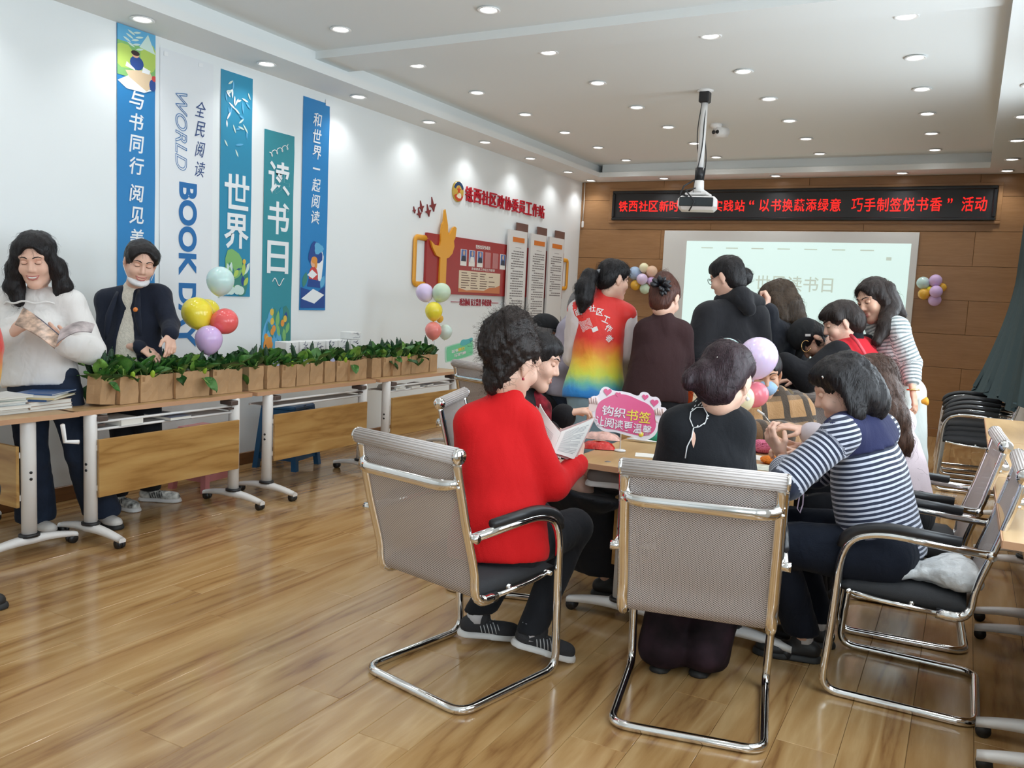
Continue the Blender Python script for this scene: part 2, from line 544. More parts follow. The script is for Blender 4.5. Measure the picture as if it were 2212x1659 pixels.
# ---------------------------------------------------------------- the room
white = mat('white_paint', (.83, .87, .88), .62, bump=(60, .03))
ceil_m = mat('ceiling_paint', (.80, .825, .82), .75)
floor_w = wood('laminate', [(.26, .128, .045), (.40, .228, .088), (.455, .275, .115), (.53, .345, .16)], axis=1, scale=1.35, rough=.20, coat=.35, ring=.55, bump=.03, world=True)
wall_w = wood('walnut_veneer', [(.20, .095, .036), (.27, .135, .053), (.31, .158, .064), (.35, .185, .078)], axis=0, scale=2.6, rough=.34, ring=.0, bump=.04)
dark_joint = mat('dark_joint', (.10, .05, .02), .7)
base_w = wood('baseboard_wood', [(.16, .07, .025), (.24, .11, .04), (.30, .15, .06)], axis=1, scale=1.5, rough=.35, ring=.1)
chrome = mat('chrome', (.82, .81, .80), .09, 1.0)
black_pl = mat('black_plastic', (.018, .018, .020), .38)
white_metal = mat('white_metal', (.87, .85, .83), .35)
oak = wood('oak_laminate', [(.33, .165, .045), (.45, .25, .080), (.50, .295, .100), (.56, .35, .135)], axis=0, scale=1.5, rough=.32, ring=.6, bump=.02)
oak_top = wood('pale_oak_top', [(.50, .315, .145), (.57, .375, .185), (.62, .42, .22)], axis=0, scale=1.3, rough=.35, ring=.2, bump=.02)
edge_band = mat('edge_band', (.58, .33, .19), .45)

b = MB().box(((XL + XR) / 2, (YB + YF) / 2, -.06), (XR - XL + .6, YB - YF + .6, .092))
floor = struct(b.build('floor', dark_joint))
PW, PLN, PT = .205, 1.22, .0125
pm = MB().box((0, 0, 0), (PW - .0012, PLN - .0012, PT), bev=.0016)
proto = pm.build('plank', floor_w, floor, (0, 0, -50)); pme = proto.data; bpy.data.objects.remove(proto)
rest = MB(); cand = []
nx = int(math.ceil((XR - XL) / PW))
for i in range(nx):
    x = XL + PW * (i + .5)
    off = (i * .437) % 1 * PLN
    y = YF + off - PLN
    while y < YB:
        y0, y1 = max(y, YF), min(y + PLN, YB)
        if y1 - y0 > .05: cand.append((x, (y0 + y1) / 2, y1 - y0))
        y += PLN
cand.sort(key=lambda c: (0 if c[1] > 1.0 else 1, math.hypot(c[0] + 1.5, c[1] - 2)))
for n_, (x, y, l) in enumerate(cand):
    wd = PW if x + PW / 2 <= XR else 2 * (XR - x)
    if n_ < 290:
        o = link(bpy.data.objects.new('plank', pme), floor); o.location = (x, y, -PT / 2); o.scale = (1, l / PLN, 1)
    else: rest.box((x, y, -PT / 2), (PW - .0012, l - .0012, PT), bev=.0016)
tag(rest.build('far_planks', floor_w, floor), None, None, kind='stuff')

struct(MB().box((XL - .1, (YB + YF) / 2, 1.65), (.2, YB - YF + .4, 3.5)).build('wall_left', white))
wb = struct(MB().box(((XL + XR) / 2, YB + .12, 1.65), (XR - XL + .4, .2, 3.5)).build('wall_back', dark_joint))
zs = [.10, .448, .858, 1.268, 1.68, 2.09, 2.503, 2.915, 3.178]
for r_ in range(len(zs) - 1):
    z0, z1 = zs[r_], zs[r_ + 1]; x = XL - .7 * (r_ % 2)
    while x < XR:
        x0, x1 = max(x, XL), min(x + 1.95, XR)
        if x1 - x0 > .02: MB().box((0, 0, 0), (x1 - x0 - .003, .018, z1 - z0 - .004), bev=.002).build('panel', wall_w, wb, ((x0 + x1) / 2, YB + .009, (z0 + z1) / 2))
        x += 1.95
struct(MB().box(((XL + XR) / 2, YF - .1, 1.65), (XR - XL + .4, .2, 3.5)).build('wall_front', white))
# right wall with its row of windows
rw = MB(); ys = [YF - .1] + [v for w_ in WINDOWS for v in w_] + [YB + .1]
for k in range(0, len(ys), 2): rw.box((XR + .1, (ys[k] + ys[k + 1]) / 2, 1.65), (.2, ys[k + 1] - ys[k], 3.5))
for y0, y1 in WINDOWS:
    rw.box((XR + .1, (y0 + y1) / 2, WZ0 / 2 - .05), (.2, y1 - y0, WZ0 + .1)); rw.box((XR + .1, (y0 + y1) / 2, (WZ1 + 3.4) / 2), (.2, y1 - y0, 3.4 - WZ1))
struct(rw.build('wall_right', white))
for k, (y0, y1) in enumerate(WINDOWS):
    yc, zc = (y0 + y1) / 2, (WZ0 + WZ1) / 2; f = MB(); t_ = .05
    for yy in (y0 + t_ / 2, yc, y1 - t_ / 2): f.box((XR + .05, yy, zc), (.06, t_, WZ1 - WZ0))
    for zz in (WZ0 + t_ / 2, WZ1 - t_ / 2): f.box((XR + .05, yc, zz), (.06, y1 - y0, t_))
    fr = struct(f.build('window_%d' % (k + 1), white_metal))
    gl = mat('window_glass', (1, 1, 1), .02, alpha=.12)
    for s_ in (-1, 1): MB().box((XR + .05, yc + s_ * (y1 - y0) / 4, zc), (.006, (y1 - y0) / 2 - t_, WZ1 - WZ0 - 2 * t_)).build('pane', gl, fr)
struct(MB().box((XL + .009, (YB + YF) / 2, .05), (.018, YB - YF, .10), bev=.004).build('baseboard_left', base_w))
struct(MB().box(((XL + XR) / 2, YB - .006, .05), (XR - XL, .02, .10), bev=.004).build('baseboard_back', mat('baseboard_back_wood', (.30, .14, .05), .35)))

# ceiling: raised fields, a lower border with a stepped cornice, one cross beam
cl = struct(MB().box(((XL + XR) / 2, (YB + YF) / 2, ZC + .05), (XR - XL + .4, YB - YF + .4, .1)).build('ceiling', ceil_m))
LX, RX, BY = -4.715, 0.05, 11.185
def soffit(c0, c1, lip):
    m_ = MB(); (x0, y0), (x1, y1) = c0, c1
    m_.box(((x0 + x1) / 2, (y0 + y1) / 2, (ZS + .0325)), (x1 - x0, y1 - y0, .065))
    X0, Y0, X1, Y1 = x0, y0, x1, y1
    if lip == 'x+': X1 -= .09
    if lip == 'x-': X0 += .09
    if lip == 'y-': Y0 += .09
    m_.box(((X0 + X1) / 2, (Y0 + Y1) / 2, (ZS + .065 + ZC) / 2), (X1 - X0, Y1 - Y0, ZC - ZS - .065))
    return m_.build('soffit', ceil_m, cl)
soffit((XL, YF), (LX, YB), 'x+'); soffit((RX, YF), (XR, YB), 'x-'); soffit((LX, BY), (RX, YB), 'y-')
MB().box(((LX + RX) / 2, 5.635, ZC - .03), (RX - LX + .18, .41, .06)).build('beam', ceil_m, cl)

# recessed downlights
lamp_on = mat('lamp_diffuser', (1, 1, 1), .5, emit=(1, .98, .95), estr=9.0)
ring_m = mat('lamp_ring', (.86, .86, .85), .3)
ring = MB().lathe([(.052, -.001), (.072, -.004), (.078, -.010), (.070, -.014), (.056, -.010), (.052, -.001)], n=20).build('trim_ring', ring_m)
disc = MB().lathe([(0, -.004), (.03, -.0045), (.054, -.005)], n=20).build('diffuser', lamp_on)
rme, dme = ring.data, disc.data
bpy.data.objects.remove(ring); bpy.data.objects.remove(disc)
ORD = ['first', 'second', 'third', 'fourth', 'fifth', 'sixth', 'seventh', 'eighth', 'ninth', 'tenth', 'eleventh', 'twelfth']
def downlight(x, y, z, label, group, warm=(.97, .99, 1.0), k=1.0):
    e = empty('ceiling_downlight', (x, y, z)); tag(e, label, 'light', group)
    link(bpy.data.objects.new('trim_ring', rme), e); link(bpy.data.objects.new('diffuser', dme), e)
    l = bpy.data.lights.new('downlight_beam', 'SPOT'); l.energy = SPOT_W * k; l.spot_size = math.radians(125); l.spot_blend = .75; l.shadow_soft_size = .045; l.color = warm
    lo = link(bpy.data.objects.new('downlight_beam', l), e); lo.location = (0, 0, -.02)
for k in range(-5, 8):
    y = 3.91 + 1.118 * k
    if y > YF + .3 and y < 11.7 and k <= 6: downlight(-4.935, y, ZS, '%s recessed downlight along the left wall border' % (ORD[k + 0] if k >= 0 else 'unseen ' + ORD[-k]) if k >= 0 else '%s recessed downlight of the left border counted backwards from the edge of the photo' % ORD[-k - 1], 'downlights in the left ceiling border', k=.85)
downlight(-4.952, 11.435, ZS, 'recessed downlight in the far left corner, over the wood wall', 'downlights in the left ceiling border')
for n_, x in enumerate((-3.853, -2.36, -0.876, .225)):
    downlight(x, 11.40, ZS, '%s recessed downlight above the wood wall, counting from its left end' % ORD[n_], 'downlights along the wood wall')
for k in range(-2, 7):
    y = 9.497 - 1.1 * k
    if y < 11: downlight(.245, y, ZS, '%s recessed downlight of the right border, from the wood wall' % ORD[k + 2] if k + 2 < 12 else '', 'downlights in the right ceiling border')
for ci, x in enumerate((-4.235, -3.02, -1.765, -.52)):
    for k in range(6): downlight(x, 6.03 + .98 * k, ZC, 'recessed downlight of the raised ceiling, %s row from the left, %s from the beam' % (ORD[ci], ORD[k]), 'downlights of the raised ceiling')
for ci, x in enumerate((-4.21, -2.97, -1.74, -.5)):
    for k in range(3): downlight(x, 5.02 - 1.3 * k, ZC, 'recessed downlight before the beam, %s row from the left, %s from the beam' % (ORD[ci], ORD[k]), 'downlights before the ceiling beam')

# curtain drawn to the far right corner, its hem thrown over the stacked chairs
P = []
for i in range(40):
    t = i / 39; z = 3.15 - t * (3.15 - .78); row = []
    for j in range(150):
        s_ = j / 149; y = 7.75 + 3.7 * s_
        fl = max(0, t - .5) / .5
        x = .49 - .36 * fl ** 1.6 * s_ - .05 * t
        fold = math.sin(s_ * 84 + 1.3 * math.sin(s_ * 9) + t * .6) * (.035 - .012 * t) + .015 * math.sin(s_ * 23 + 3 * t)
        row.append((x + fold, y + .02 * math.sin(s_ * 40 + 2 * t) - 2.0 * fl ** 1.5 * s_, z + .05 * fl * math.sin(s_ * 20)))
    P.append(row)
cur_m = mat('grey_green_cloth', (.052, .076, .080), .85, spec=.2, bump=(260, .08))
tag(MB().grid(P).build('curtain', cur_m), 'grey-green curtain bunched in the far right corner with its hem over stacked chairs', 'curtain')

# LED sign
T = empty('led_sign', (-2.257, YB, 2.835)); tag(T, 'long black LED sign with red running text above the projection screen', 'sign')
W_, H_ = 4.83, .41
MB().box((0, -.02, 0), (W_ - .06, .03, H_ - .06)).build('display', mat('led_face', (.022, .022, .024), .38), T)
f = MB()
for s_ in (-1, 1):
    f.box((0, -.035, s_ * (H_ / 2 - .02)), (W_, .05, .04), bev=.008); f.box((s_ * (W_ / 2 - .02), -.035, 0), (.04, .05, H_ - .08), bev=.008)
f.build('frame', mat('led_frame', (.012, .013, .015), .25), T)
f = MB()
for s_ in (-1, 1):
    f.box((0, -.012, s_ * (H_ / 2 + .018)), (W_ + .11, .024, .036), bev=.004); f.box((s_ * (W_ / 2 + .03), -.012, 0), (.05, .024, H_), bev=.004)
f.build('wood_trim', wall_w, T)
led = mat('led_red', (.3, .01, .01), .5, emit=(1, .012, .008), estr=1.25)
for txt, p0, p1, h_ in (('铁西社区新时代文明实践站', 1338, 1612, .150), ('\u201c', 1619, 1631, .06), ('以书换蔬添绿意', 1641, 1819, .160), ('巧手制签悦书香', 1839, 2037, .165), ('\u201d', 2046, 2058, .06), ('活动', 2076, 2134, .17)):
    xa, xb = ony(p0, 440, YB)[0], ony(p1, 440, YB)[0]
    for k, ch in enumerate(txt):
        xc = xa + (xb - xa) * (k + .5) / len(txt) + 2.257
        letter('character', ch, (xc, -.037, -.01 + (.04 if h_ < .1 else 0)), (1, 0, 0), (0, 0, 1), ((xb - xa) / len(txt) * .88, h_), led, T, bold=0 if ch == '巧' else .008, ext=.02)

# projection screen: white board flush in the panelling with the projected page on it
T = empty('projection_screen', (-2.252, YB, 1.66)); tag(T, 'white wall screen showing a pale projected page between two balloon bunches', 'screen')
MB().box((0, -.012, 0), (3.24, .024, 1.66), bev=.003).build('board', mat('screen_white', (.72, .72, .70), .7), T)
MB().box((.125, -.0255, -.065), (2.83, .002, 1.51)).build('projected_page', mat('projected_page', (.32, .36, .35), .8, emit=(.55, .72, .68), estr=.95), T)
pt = mat('projected_text', (.25, .26, .22), .8, emit=(.46, .54, .47), estr=.80)
letter('title', '世界读书日', (.18, -.0275, .15), (1, 0, 0), (0, 0, 1), (.98, .20), pt, T, bold=.01, ext=.003)
f = MB()
for q in range(7): f.box((-1.0 + q * .34, -.027, .60), (.16, .001, .015))
f.box((1.30, -.027, .5), (.06, .001, .04)); f.build('page_marks', pt, T)['kind'] = 'stuff'

# projector on its ceiling pole
pj = onz(1524, 195, ZC); T = empty('ceiling_projector', (float(pj[0]), float(pj[1]), ZC)); tag(T, 'white ceiling projector with a dark front hanging on a long white pole', 'projector')
zb = -.90
MB().lathe([(.0, 0), (.07, 0), (.07, -.012), (.03, -.02), (.03, -.05)], n=16).build('ceiling_plate', white_metal, T)
MB().box((0, 0, -.06), (.09, .09, .10), bev=.01).build('junction_box', black_pl, T)
MB().tube([(0, 0, -.05), (0, 0, zb + .18)], .030, 14).build('pole', white_metal, T)
MB().tube([(0, 0, zb + .23), (0, 0, zb + .13)], .042, 14).tube([(.0, 0, zb + .13), (0, 0, zb + .10)], .036, 14).build('pole_clamp', black_pl, T)
MB().tube([(0, 0, zb + .12), (0, 0, zb + .02)], [.042, .048], 14).box((0, 0, zb + .0), (.20, .16, .02), bev=.006).tube([(.09, .0, zb), (.0, 0, zb + .06), (-.09, 0, zb)], .012, 8).build('bracket', white_metal, T)
cb = MB()
for q in range(3):
    cb.tube([(.035 * math.cos(q * 2.1 + z_ * 3) + .012 * math.sin(z_ * 9 + q), .035 * math.sin(q * 2.1 + z_ * 3), z_) for z_ in np.linspace(-.06, zb + .0, 24)], .0045, 6)
cb.tube([(-.03, -.05, zb + .12), (-.10, -.12, zb + .06), (-.14, -.1, zb - .02), (-.05, -.15, zb - .03)], .008, 6); cb.tube([(-.02, -.04, zb + .05), (-.07, -.16, zb + .02), (.02, -.165, zb - .08), (-.03, -.15, zb - .16)], .007, 6)
cb.build('cable', black_pl, T)
hd = MB().box((.0, .0, zb - .085), (.34, .27, .12), bev=.028, R=Matrix.Rotation(math.radians(14), 3, 'Z')).build('projector_body', mat('projector_white', (.80, .78, .77), .35), T)
Rz = Matrix.Rotation(math.radians(14), 3, 'Z')
MB().box(tuple(Rz @ Vector((-.01, -.137, .006)) + Vector((0, 0, zb - .085))), (.29, .012, .078), bev=.01, R=Rz).build('vent_panel', mat('dark_gloss', (.02, .025, .028), .15), hd)
MB().box(tuple(Rz @ Vector((.17, .02, .0)) + Vector((0, 0, zb - .085))), (.004, .04, .04), R=Rz).build('sticker', mat('pink_sticker', (.62, .35, .36), .5), hd)
pc = onz(1547, 268, ZC); T = empty('security_camera', (float(pc[0]), float(pc[1]), ZC)); tag(T, 'small white twin-lens camera on the ceiling behind the projector pole', 'camera')
MB().lathe([(0, 0), (.06, 0), (.06, -.03), (.02, -.05)], n=16).build('mount', white_metal, T)
MB().tube([(.08, .1, -.07), (.01, -.02, -.085)], .055, 14).build('housing', white_metal, T)
MB().tube([(-.012, -.018, -.085), (-.016, -.028, -.086)], .02, 10).tube([(.032, -.028, -.085), (.028, -.038, -.086)], .02, 10).build('lens', black_pl, T)

# white pull cord in the far left corner
T = empty('cable_conduit', (XL + .05, YB - .02, 3.17)); tag(T, 'thin pale cord with a small white weight in the far left corner', 'cord')
MB().tube([(0, 0, 0), (.004, 0, -.3), (0, 0, -.56)], .008, 6).build('cord', mat('cord', (.62, .55, .48), .5), T)
MB().box((0, 0, -.60), (.03, .03, .09), bev=.006).build('weight', white_metal, T)


# ---------------------------------------------------------------- what hangs on the left wall: u = +y, v = +z, outward = +x
def flat(name, shapes, x, parent, mats, t=.0006, clip=None, zk=None):
    """Printed picture: overlapping flat shapes, each a hair above the one before. shapes: (outline [(y,z)..], material index)."""
    m_ = MB()
    for k, (out, mi) in enumerate(shapes):
        if zk: out = [(a, zk[0] + (c - zk[0]) * zk[1]) for a, c in out]
        if clip: out = [(min(clip, max(-clip, a)), c) for a, c in out]
        m_.prism(out, (x + k * .00012, 0, 0), (0, 1, 0), (0, 0, 1), t * .2, mi)
    return m_.build(name, mats, parent)


def blob(cy, cz, ry, rz, n=14, wob=0.0, seed=0, rot=0.0):
    r = random.Random(seed); ph = r.uniform(0, 6)
    o = []
    for i in range(n):
        a = 2 * PI * i / n; k = 1 + wob * math.sin(3 * a + ph); y, z = ry * k * math.cos(a), rz * k * math.sin(a)
        o.append((cy + y * math.cos(rot) - z * math.sin(rot), cz + y * math.sin(rot) + z * math.cos(rot)))
    return o


def leafp(cy, cz, l, w_, rot):
    o = []
    for t in np.linspace(0, 1, 7): o.append((t * l, w_ * math.sin(PI * t) ** .8))
    for t in np.linspace(1, 0, 7)[1:-1]: o.append((t * l, -w_ * math.sin(PI * t) ** .8))
    return [(cy + a * math.cos(rot) - b_ * math.sin(rot), cz + a * math.sin(rot) + b_ * math.cos(rot)) for a, b_ in o]


def rect(y0, z0, y1, z1): return [(y0, z0), (y1, z0), (y1, z1), (y0, z1)]


pc_ = {}
def pm_(n, c, r=.55): return mat('print_' + n, c, r)
BLUE, TEAL, WHT = pm_('blue', (.022, .22, .52)), pm_('teal_blue', (.025, .26, .43)), pm_('white', (.84, .87, .89))
GREEN, LIME, PEACH, NAVY, YEL, RED, SKY, DKG, ORG = [pm_(*q) for q in (('green', (.22, .48, .16)), ('lime', (.45, .62, .12)), ('peach', (.72, .55, .36)), ('navy', (.02, .07, .28)), ('yellow', (.75, .50, .08)), ('red', (.60, .06, .06)), ('sky', (.12, .42, .68)), ('deep_green', (.05, .24, .20)), ('orange', (.74, .30, .06)))]
PAL = [WHT, GREEN, LIME, PEACH, NAVY, YEL, RED, SKY, DKG, ORG, pm_('pale', (.62, .78, .72)), pm_('hair', (.04, .02, .02)), TEAL, pm_('skin', (.75, .42, .28))]


def hanging(name, label, y0, y1, z0, z1, m_, bend=.004):
    T = empty(name, (XL, (y0 + y1) / 2, (z0 + z1) / 2)); tag(T, label, 'banner', 'banners on the left wall')
    P = []
    for i in range(30):
        z = z0 + (z1 - z0) * i / 29 - (z0 + z1) / 2
        P.append([(.004 + bend * (.5 + .5 * math.sin(z * 7 + 3 * j / 5 + y0)) * (.3 + .7 * (i < 28)), (y0 + (y1 - y0) * j / 5) - (y0 + y1) / 2, z) for j in range(6)])
    c = MB().grid(P); c.build('cloth', m_, T)
    return T, (y0 + y1) / 2, (z0 + z1) / 2, .0045 + bend


def column(T, text, yc, ztop, dz, size, x, m_, name='lettering', **kw):
    for k, ch in enumerate(text):
        if ch != ' ': letter(name, ch, (x, yc, ztop - dz * k), (0, 1, 0), (0, 0, 1), (size[0] * .85, size[1] * .13) if ch == '一' else size, m_, T, ext=.003, **kw)


# 1 blue banner with the desk picture
T, yc, zc, x = hanging('hanging_banner', 'blue vertical banner with a desk picture on top, behind the woman in navy blazer', 3.90, 4.205, .95, 3.175, BLUE)
t_ = 3.175 - zc; q = .1525
column(T, '与书同行', .0, t_ - .470, .148, (.118, .118), x, WHT, bold=.015, shear=.12); column(T, '阅见美好', .0, t_ - 1.10, .152, (.118, .118), x, WHT, bold=.015, shear=.12)
flat('picture', [(rect(-q, t_ - .50, q, t_ - .16), 1), (rect(-q, t_ - .16, q, t_), 7), (blob(-.12, t_ - .30, .10, .12, 12, .1), 2), (blob(.10, t_ - .25, .08, .16, 12, .1, 3), 2), ([(.02, t_ - .17), (.09, t_ - .02), (.15, t_ - .2)], 10), ([(-.15, t_ - .56), (-.05, t_ - .47), (.12, t_ - .58), (.06, t_ - .62), (-.08, t_ - .62)], 0), ([(-.09, t_ - .44), (.10, t_ - .38), (.15, t_ - .50), (.08, t_ - .60), (-.06, t_ - .50)], 3), (blob(.0, t_ - .34, .055, .07), 4), (blob(-.01, t_ - .26, .028, .032), 13), (blob(-.012, t_ - .245, .034, .026), 11), ([(-.08, t_ - .35), (-.02, t_ - .40), (-.01, t_ - .42), (-.09, t_ - .40)], 0), ([(.05, t_ - .36), (.11, t_ - .38), (.1, t_ - .42), (.04, t_ - .42)], 0), (blob(.13, t_ - .52, .03, .06), 4), (blob(.14, t_ - .45, .02, .03), 6)] + [(leafp(-.03 + .02 * math.sin(k), t_ - .05 - .02 * k, .07, .01, .4 + (k % 2) * 2.2), 10) for k in range(9)], x, T, PAL, clip=.1515, zk=(t_, .66))
# 2 white banner with blue English words
T, yc, zc, x = hanging('hanging_banner', 'white vertical banner with large blue English words running downwards', 4.246, 4.725, .80, 3.11, pm_('white_cloth', (.80, .83, .86), .6))
wb_ = pm_('word_blue', (.016, .155, .42)); t_ = 3.11 - zc
letter('lettering', 'BOOK DAY', (x, .01, t_ - 1.512), (0, 0, -1), (0, 1, 0), (1.215, .165), wb_, T, bold=.035, ext=.003)
letter('outlined_lettering', 'WORLD', (x, -.055, t_ - .545), (0, 0, -1), (0, 1, 0), (.555, .105), wb_, T, bold=.0, shear=.25, outline=.016)
column(T, '全民阅读', .118, t_ - .352, .146, (.098, .115), x, mat('ink_blue', (.03, .07, .22), .6), name='brush_lettering', bold=.0, shear=.3)
for yy in (-.19, .12):
    MB().prism(rect(yy - .02, t_ - .05, yy + .015, t_ - .02), (x, 0, 0), (0, 1, 0), (0, 0, 1), .001).build('clear_tape', mat('tape', (.9, .92, .94), .08), T)
# 3 teal banner
T, yc, zc, x = hanging('hanging_banner', 'teal vertical banner with two large white characters and painted leaves at its foot', 4.80, 5.125, 1.38, 3.10, TEAL)
t_ = 3.10 - zc; b_ = 1.38 - zc
column(T, '世界', .01, t_ - .90, .307, (.255, .275), x, WHT, bold=.018)
lv = [(leafp(rng.uniform(-.13, .12), t_ - rng.uniform(.03, .62), rng.uniform(.05, .09), .008, rng.uniform(-1.8, 1.2)), rng.choice((0, 10, 10, 7))) for k in range(30)]
fo = [(blob(-.02, b_ + .22, .09, .16, 14, .12, 1), 1), (blob(.06, b_ + .12, .08, .12, 14, .1, 2), 8), (blob(-.1, b_ + .08, .07, .09, 12, .1, 4), 7)] + [(leafp(rng.uniform(-.12, .1), b_ + rng.uniform(.02, .2), rng.uniform(.07, .13), .02, rng.uniform(.6, 2.4)), rng.choice((1, 2, 10, 8, 4))) for k in range(14)] + [(blob(rng.uniform(-.08, .14), b_ + rng.uniform(.03, .06), .04, .035), 10) for k in range(6)] + [(blob(.09, b_ + .28, .018, .02), 5)]
fo = [([(min(.158, max(-.158, a)), max(b_ + .005, c)) for a, c in o], m_) for o, m_ in fo]
flat('picture', lv + fo, x, T, PAL)
# 4 green-blue banner
T, yc, zc, x = hanging('hanging_banner', 'green-blue vertical banner with three large white characters hung lower than its neighbours', 5.262, 5.61, .89, 2.742, pm_('sea_green', (.035, .27, .33)))
t_ = 2.742 - zc; b_ = .89 - zc
column(T, '读书日', .0, t_ - .372, .327, (.25, .27), x, WHT, bold=.018)
MB().tube([(x + .001, -.12 + .02 * math.sin(k * .9) + k * .0085, t_ - .20 + .004 * k + .022 * math.cos(k * .9)) for k in range(28)], .004, 4, flat=((1, 0, 0), .15)).tube([(x + .001, -.06 + .006 * k, b_ + .62 + .03 * math.sin(k * .35)) for k in range(24)], .005, 4, flat=((1, 0, 0), .15)).build('flourish', WHT, T)
fo = [(blob(-.05, b_ + .16, .12, .2, 14, .1, 5), 7), (blob(.09, b_ + .2, .08, .22, 14, .08, 6), 8)] + [(leafp(rng.uniform(-.15, .12), b_ + rng.uniform(.0, .3), rng.uniform(.09, .16), .022, rng.uniform(.9, 2.2)), rng.choice((7, 8, 12, 4, 1))) for k in range(18)] + [(blob(rng.uniform(-.13, .1), b_ + rng.uniform(.05, .38), .022, .03), rng.choice((5, 9, 9))) for k in range(9)] + [(leafp(-.15, b_ + .05, .14, .045, .9), 9)]
fo = [([(min(.170, max(-.170, a)), max(b_ + .005, c)) for a, c in o], m_) for o, m_ in fo]
flat('picture', fo, x, T, PAL)
# 5 blue banner with a reading figure
T, yc, zc, x = hanging('hanging_banner', 'narrow blue vertical banner with a seated reading figure at its foot', 5.71, 6.05, 1.275, 3.10, BLUE)
t_ = 3.10 - zc; b_ = 1.275 - zc
column(T, '和世界一起阅读', .01, t_ - .165, .140, (.112, .118), x, WHT, bold=.01, shear=.15)
flat('picture', [([(-.16, b_ + .02), (.16, b_ + .02), (.16, b_ + .22), (.05, b_ + .16), (-.16, b_ + .20)], 4), ([(-.15, b_ + .10), (.02, b_ + .06), (.15, b_ + .14), (.0, b_ + .19)], 0), (blob(.08, b_ + .40, .05, .14, 12, .2, 2), 0), (blob(.02, b_ + .50, .09, .10, 14, .15, 9), 4), (blob(.06, b_ + .55, .06, .05, 12, .2, 3), 7), (blob(.0, b_ + .30, .06, .09), 6), ([(-.08, b_ + .21), (.09, b_ + .20), (.11, b_ + .26), (-.06, b_ + .28)], 4), (blob(-.005, b_ + .42, .034, .04), 13), (blob(.008, b_ + .445, .04, .032), 9), (blob(.03, b_ + .41, .018, .04), 9), ([(-.08, b_ + .31), (-.01, b_ + .28), (.05, b_ + .32), (-.02, b_ + .36)], 0), (leafp(-.13, b_ + .2, .14, .03, 1.3), 8), (leafp(.1, b_ + .2, .12, .03, 1.2), 7)], x, T, PAL, clip=.169)
for yy in (.14,): MB().prism(rect(yy - .03, t_ - .02, yy + .03, t_ + .03), (x, 0, 0), (0, 1, 0), (0, 0, 1), .001).build('clear_tape', mat('tape'), T)

# raised red title and emblem
redL = mat('red_acrylic', (.50, .015, .03), .3); gold = mat('amber_acrylic', (.80, .36, .03), .35)
T = empty('wall_lettering', (XL, 9.41, 2.61)); tag(T, 'raised red Chinese title on the white wall above the red notice board', 'lettering')
tt = '铁西社区政协委员工作站'
for k, ch in enumerate(tt): letter('character', ch, (.012, -1.03 + 2.06 * (k + .5) / len(tt), .005), (0, 1, 0), (0, 0, 1), (.165, .165), redL, T, bold=.010, ext=.05)
T = empty('round_emblem', (XL, 8.235, 2.615)); tag(T, 'round gold emblem with a dark blue top and red star beside the red title', 'emblem')
Ry = Matrix.Rotation(PI / 2, 3, 'Y')
MB().lathe([(0, .02), (.10, .02), (.115, .014), (.115, .0), (0, 0)], R=Ry, n=28).build('disc', mat('emblem_gold', (.62, .42, .08), .3), T)
def arc(r0, r1, a0, a1, n=12): return [(r1 * math.cos(a), r1 * math.sin(a)) for a in np.linspace(a0, a1, n)] + [(r0 * math.cos(a), r0 * math.sin(a)) for a in np.linspace(a1, a0, n)]
star = [((.05 if k % 2 == 0 else .02) * math.cos(PI / 2 + k * PI / 5), .015 + (.05 if k % 2 == 0 else .02) * math.sin(PI / 2 + k * PI / 5)) for k in range(10)]
flat('relief', [(arc(.07, .108, .35, PI - .35), 0), (arc(.055, .105, PI + .5, 2 * PI - .5), 1), (star, 1), (blob(.02, -.045, .035, .03), 2), ([(-.02, -.03), (.02, -.06), (-.01, -.075), (-.05, -.055)], 2)], .021, T, [mat('emblem_blue', (.02, .06, .15), .3), mat('emblem_red', (.62, .08, .03), .3), mat('emblem_cream', (.85, .78, .6), .3)], t=.004)
for k, (yy, zz, s_) in enumerate(((7.40, 2.312, .6), (7.49, 2.285, .9), (7.525, 2.355, 1.0), (7.655, 2.325, 1.1), (7.74, 2.395, 1.3))):
    o = [(-.05, .0), (-.015, .015), (-.02, .075), (.012, .02), (.05, .03), (.028, -.005), (.02, -.04), (-.005, -.012)]
    tag(MB().prism([(a * s_, c * s_) for a, c in o], (.002, 0, 0), (0, 1, 0), (0, 0, 1), .012).build('wall_bird', mat('bird_maroon', (.22, .03, .03), .4), None, (XL, yy, zz)), '%s small dark red bird cut-out on the wall, counting from the left' % ORD[k], 'ornament', 'bird cut-outs on the wall')

# red notice board
T = empty('notice_board', (XL, 9.4, 1.8)); tag(T, 'large red notice board with an amber column and white scroll panels on the left wall', 'notice board')
yo, zo = 9.4, 1.8
R_ = lambda y0, z0, y1, z1: rect(y0 - yo, z0 - zo, y1 - yo, z1 - zo)
board_r = mat('board_red', (.36, .022, .022), .35)
MB().prism(R_(7.62, 1.47, 11.08, 2.11), (.004, 0, 0), (0, 1, 0), (0, 0, 1), .03).build('red_panel', board_r, T)
def handle(y0, y1, z0, z1, th):
    return MB().tube(fillet([(.02, y1 - yo, z1 - zo), (.02, y0 - yo, z1 - zo), (.02, y0 - yo, z0 - zo), (.02, y1 - yo, z0 - zo)], .05), th, 8, flat=((1, 0, 0), .5))
handle(7.42, 7.64, 1.56, 2.05, .03).build('amber_frame', gold, T); handle(11.25, 11.06, 1.62, 2.02, .028).build('amber_frame', gold, T)
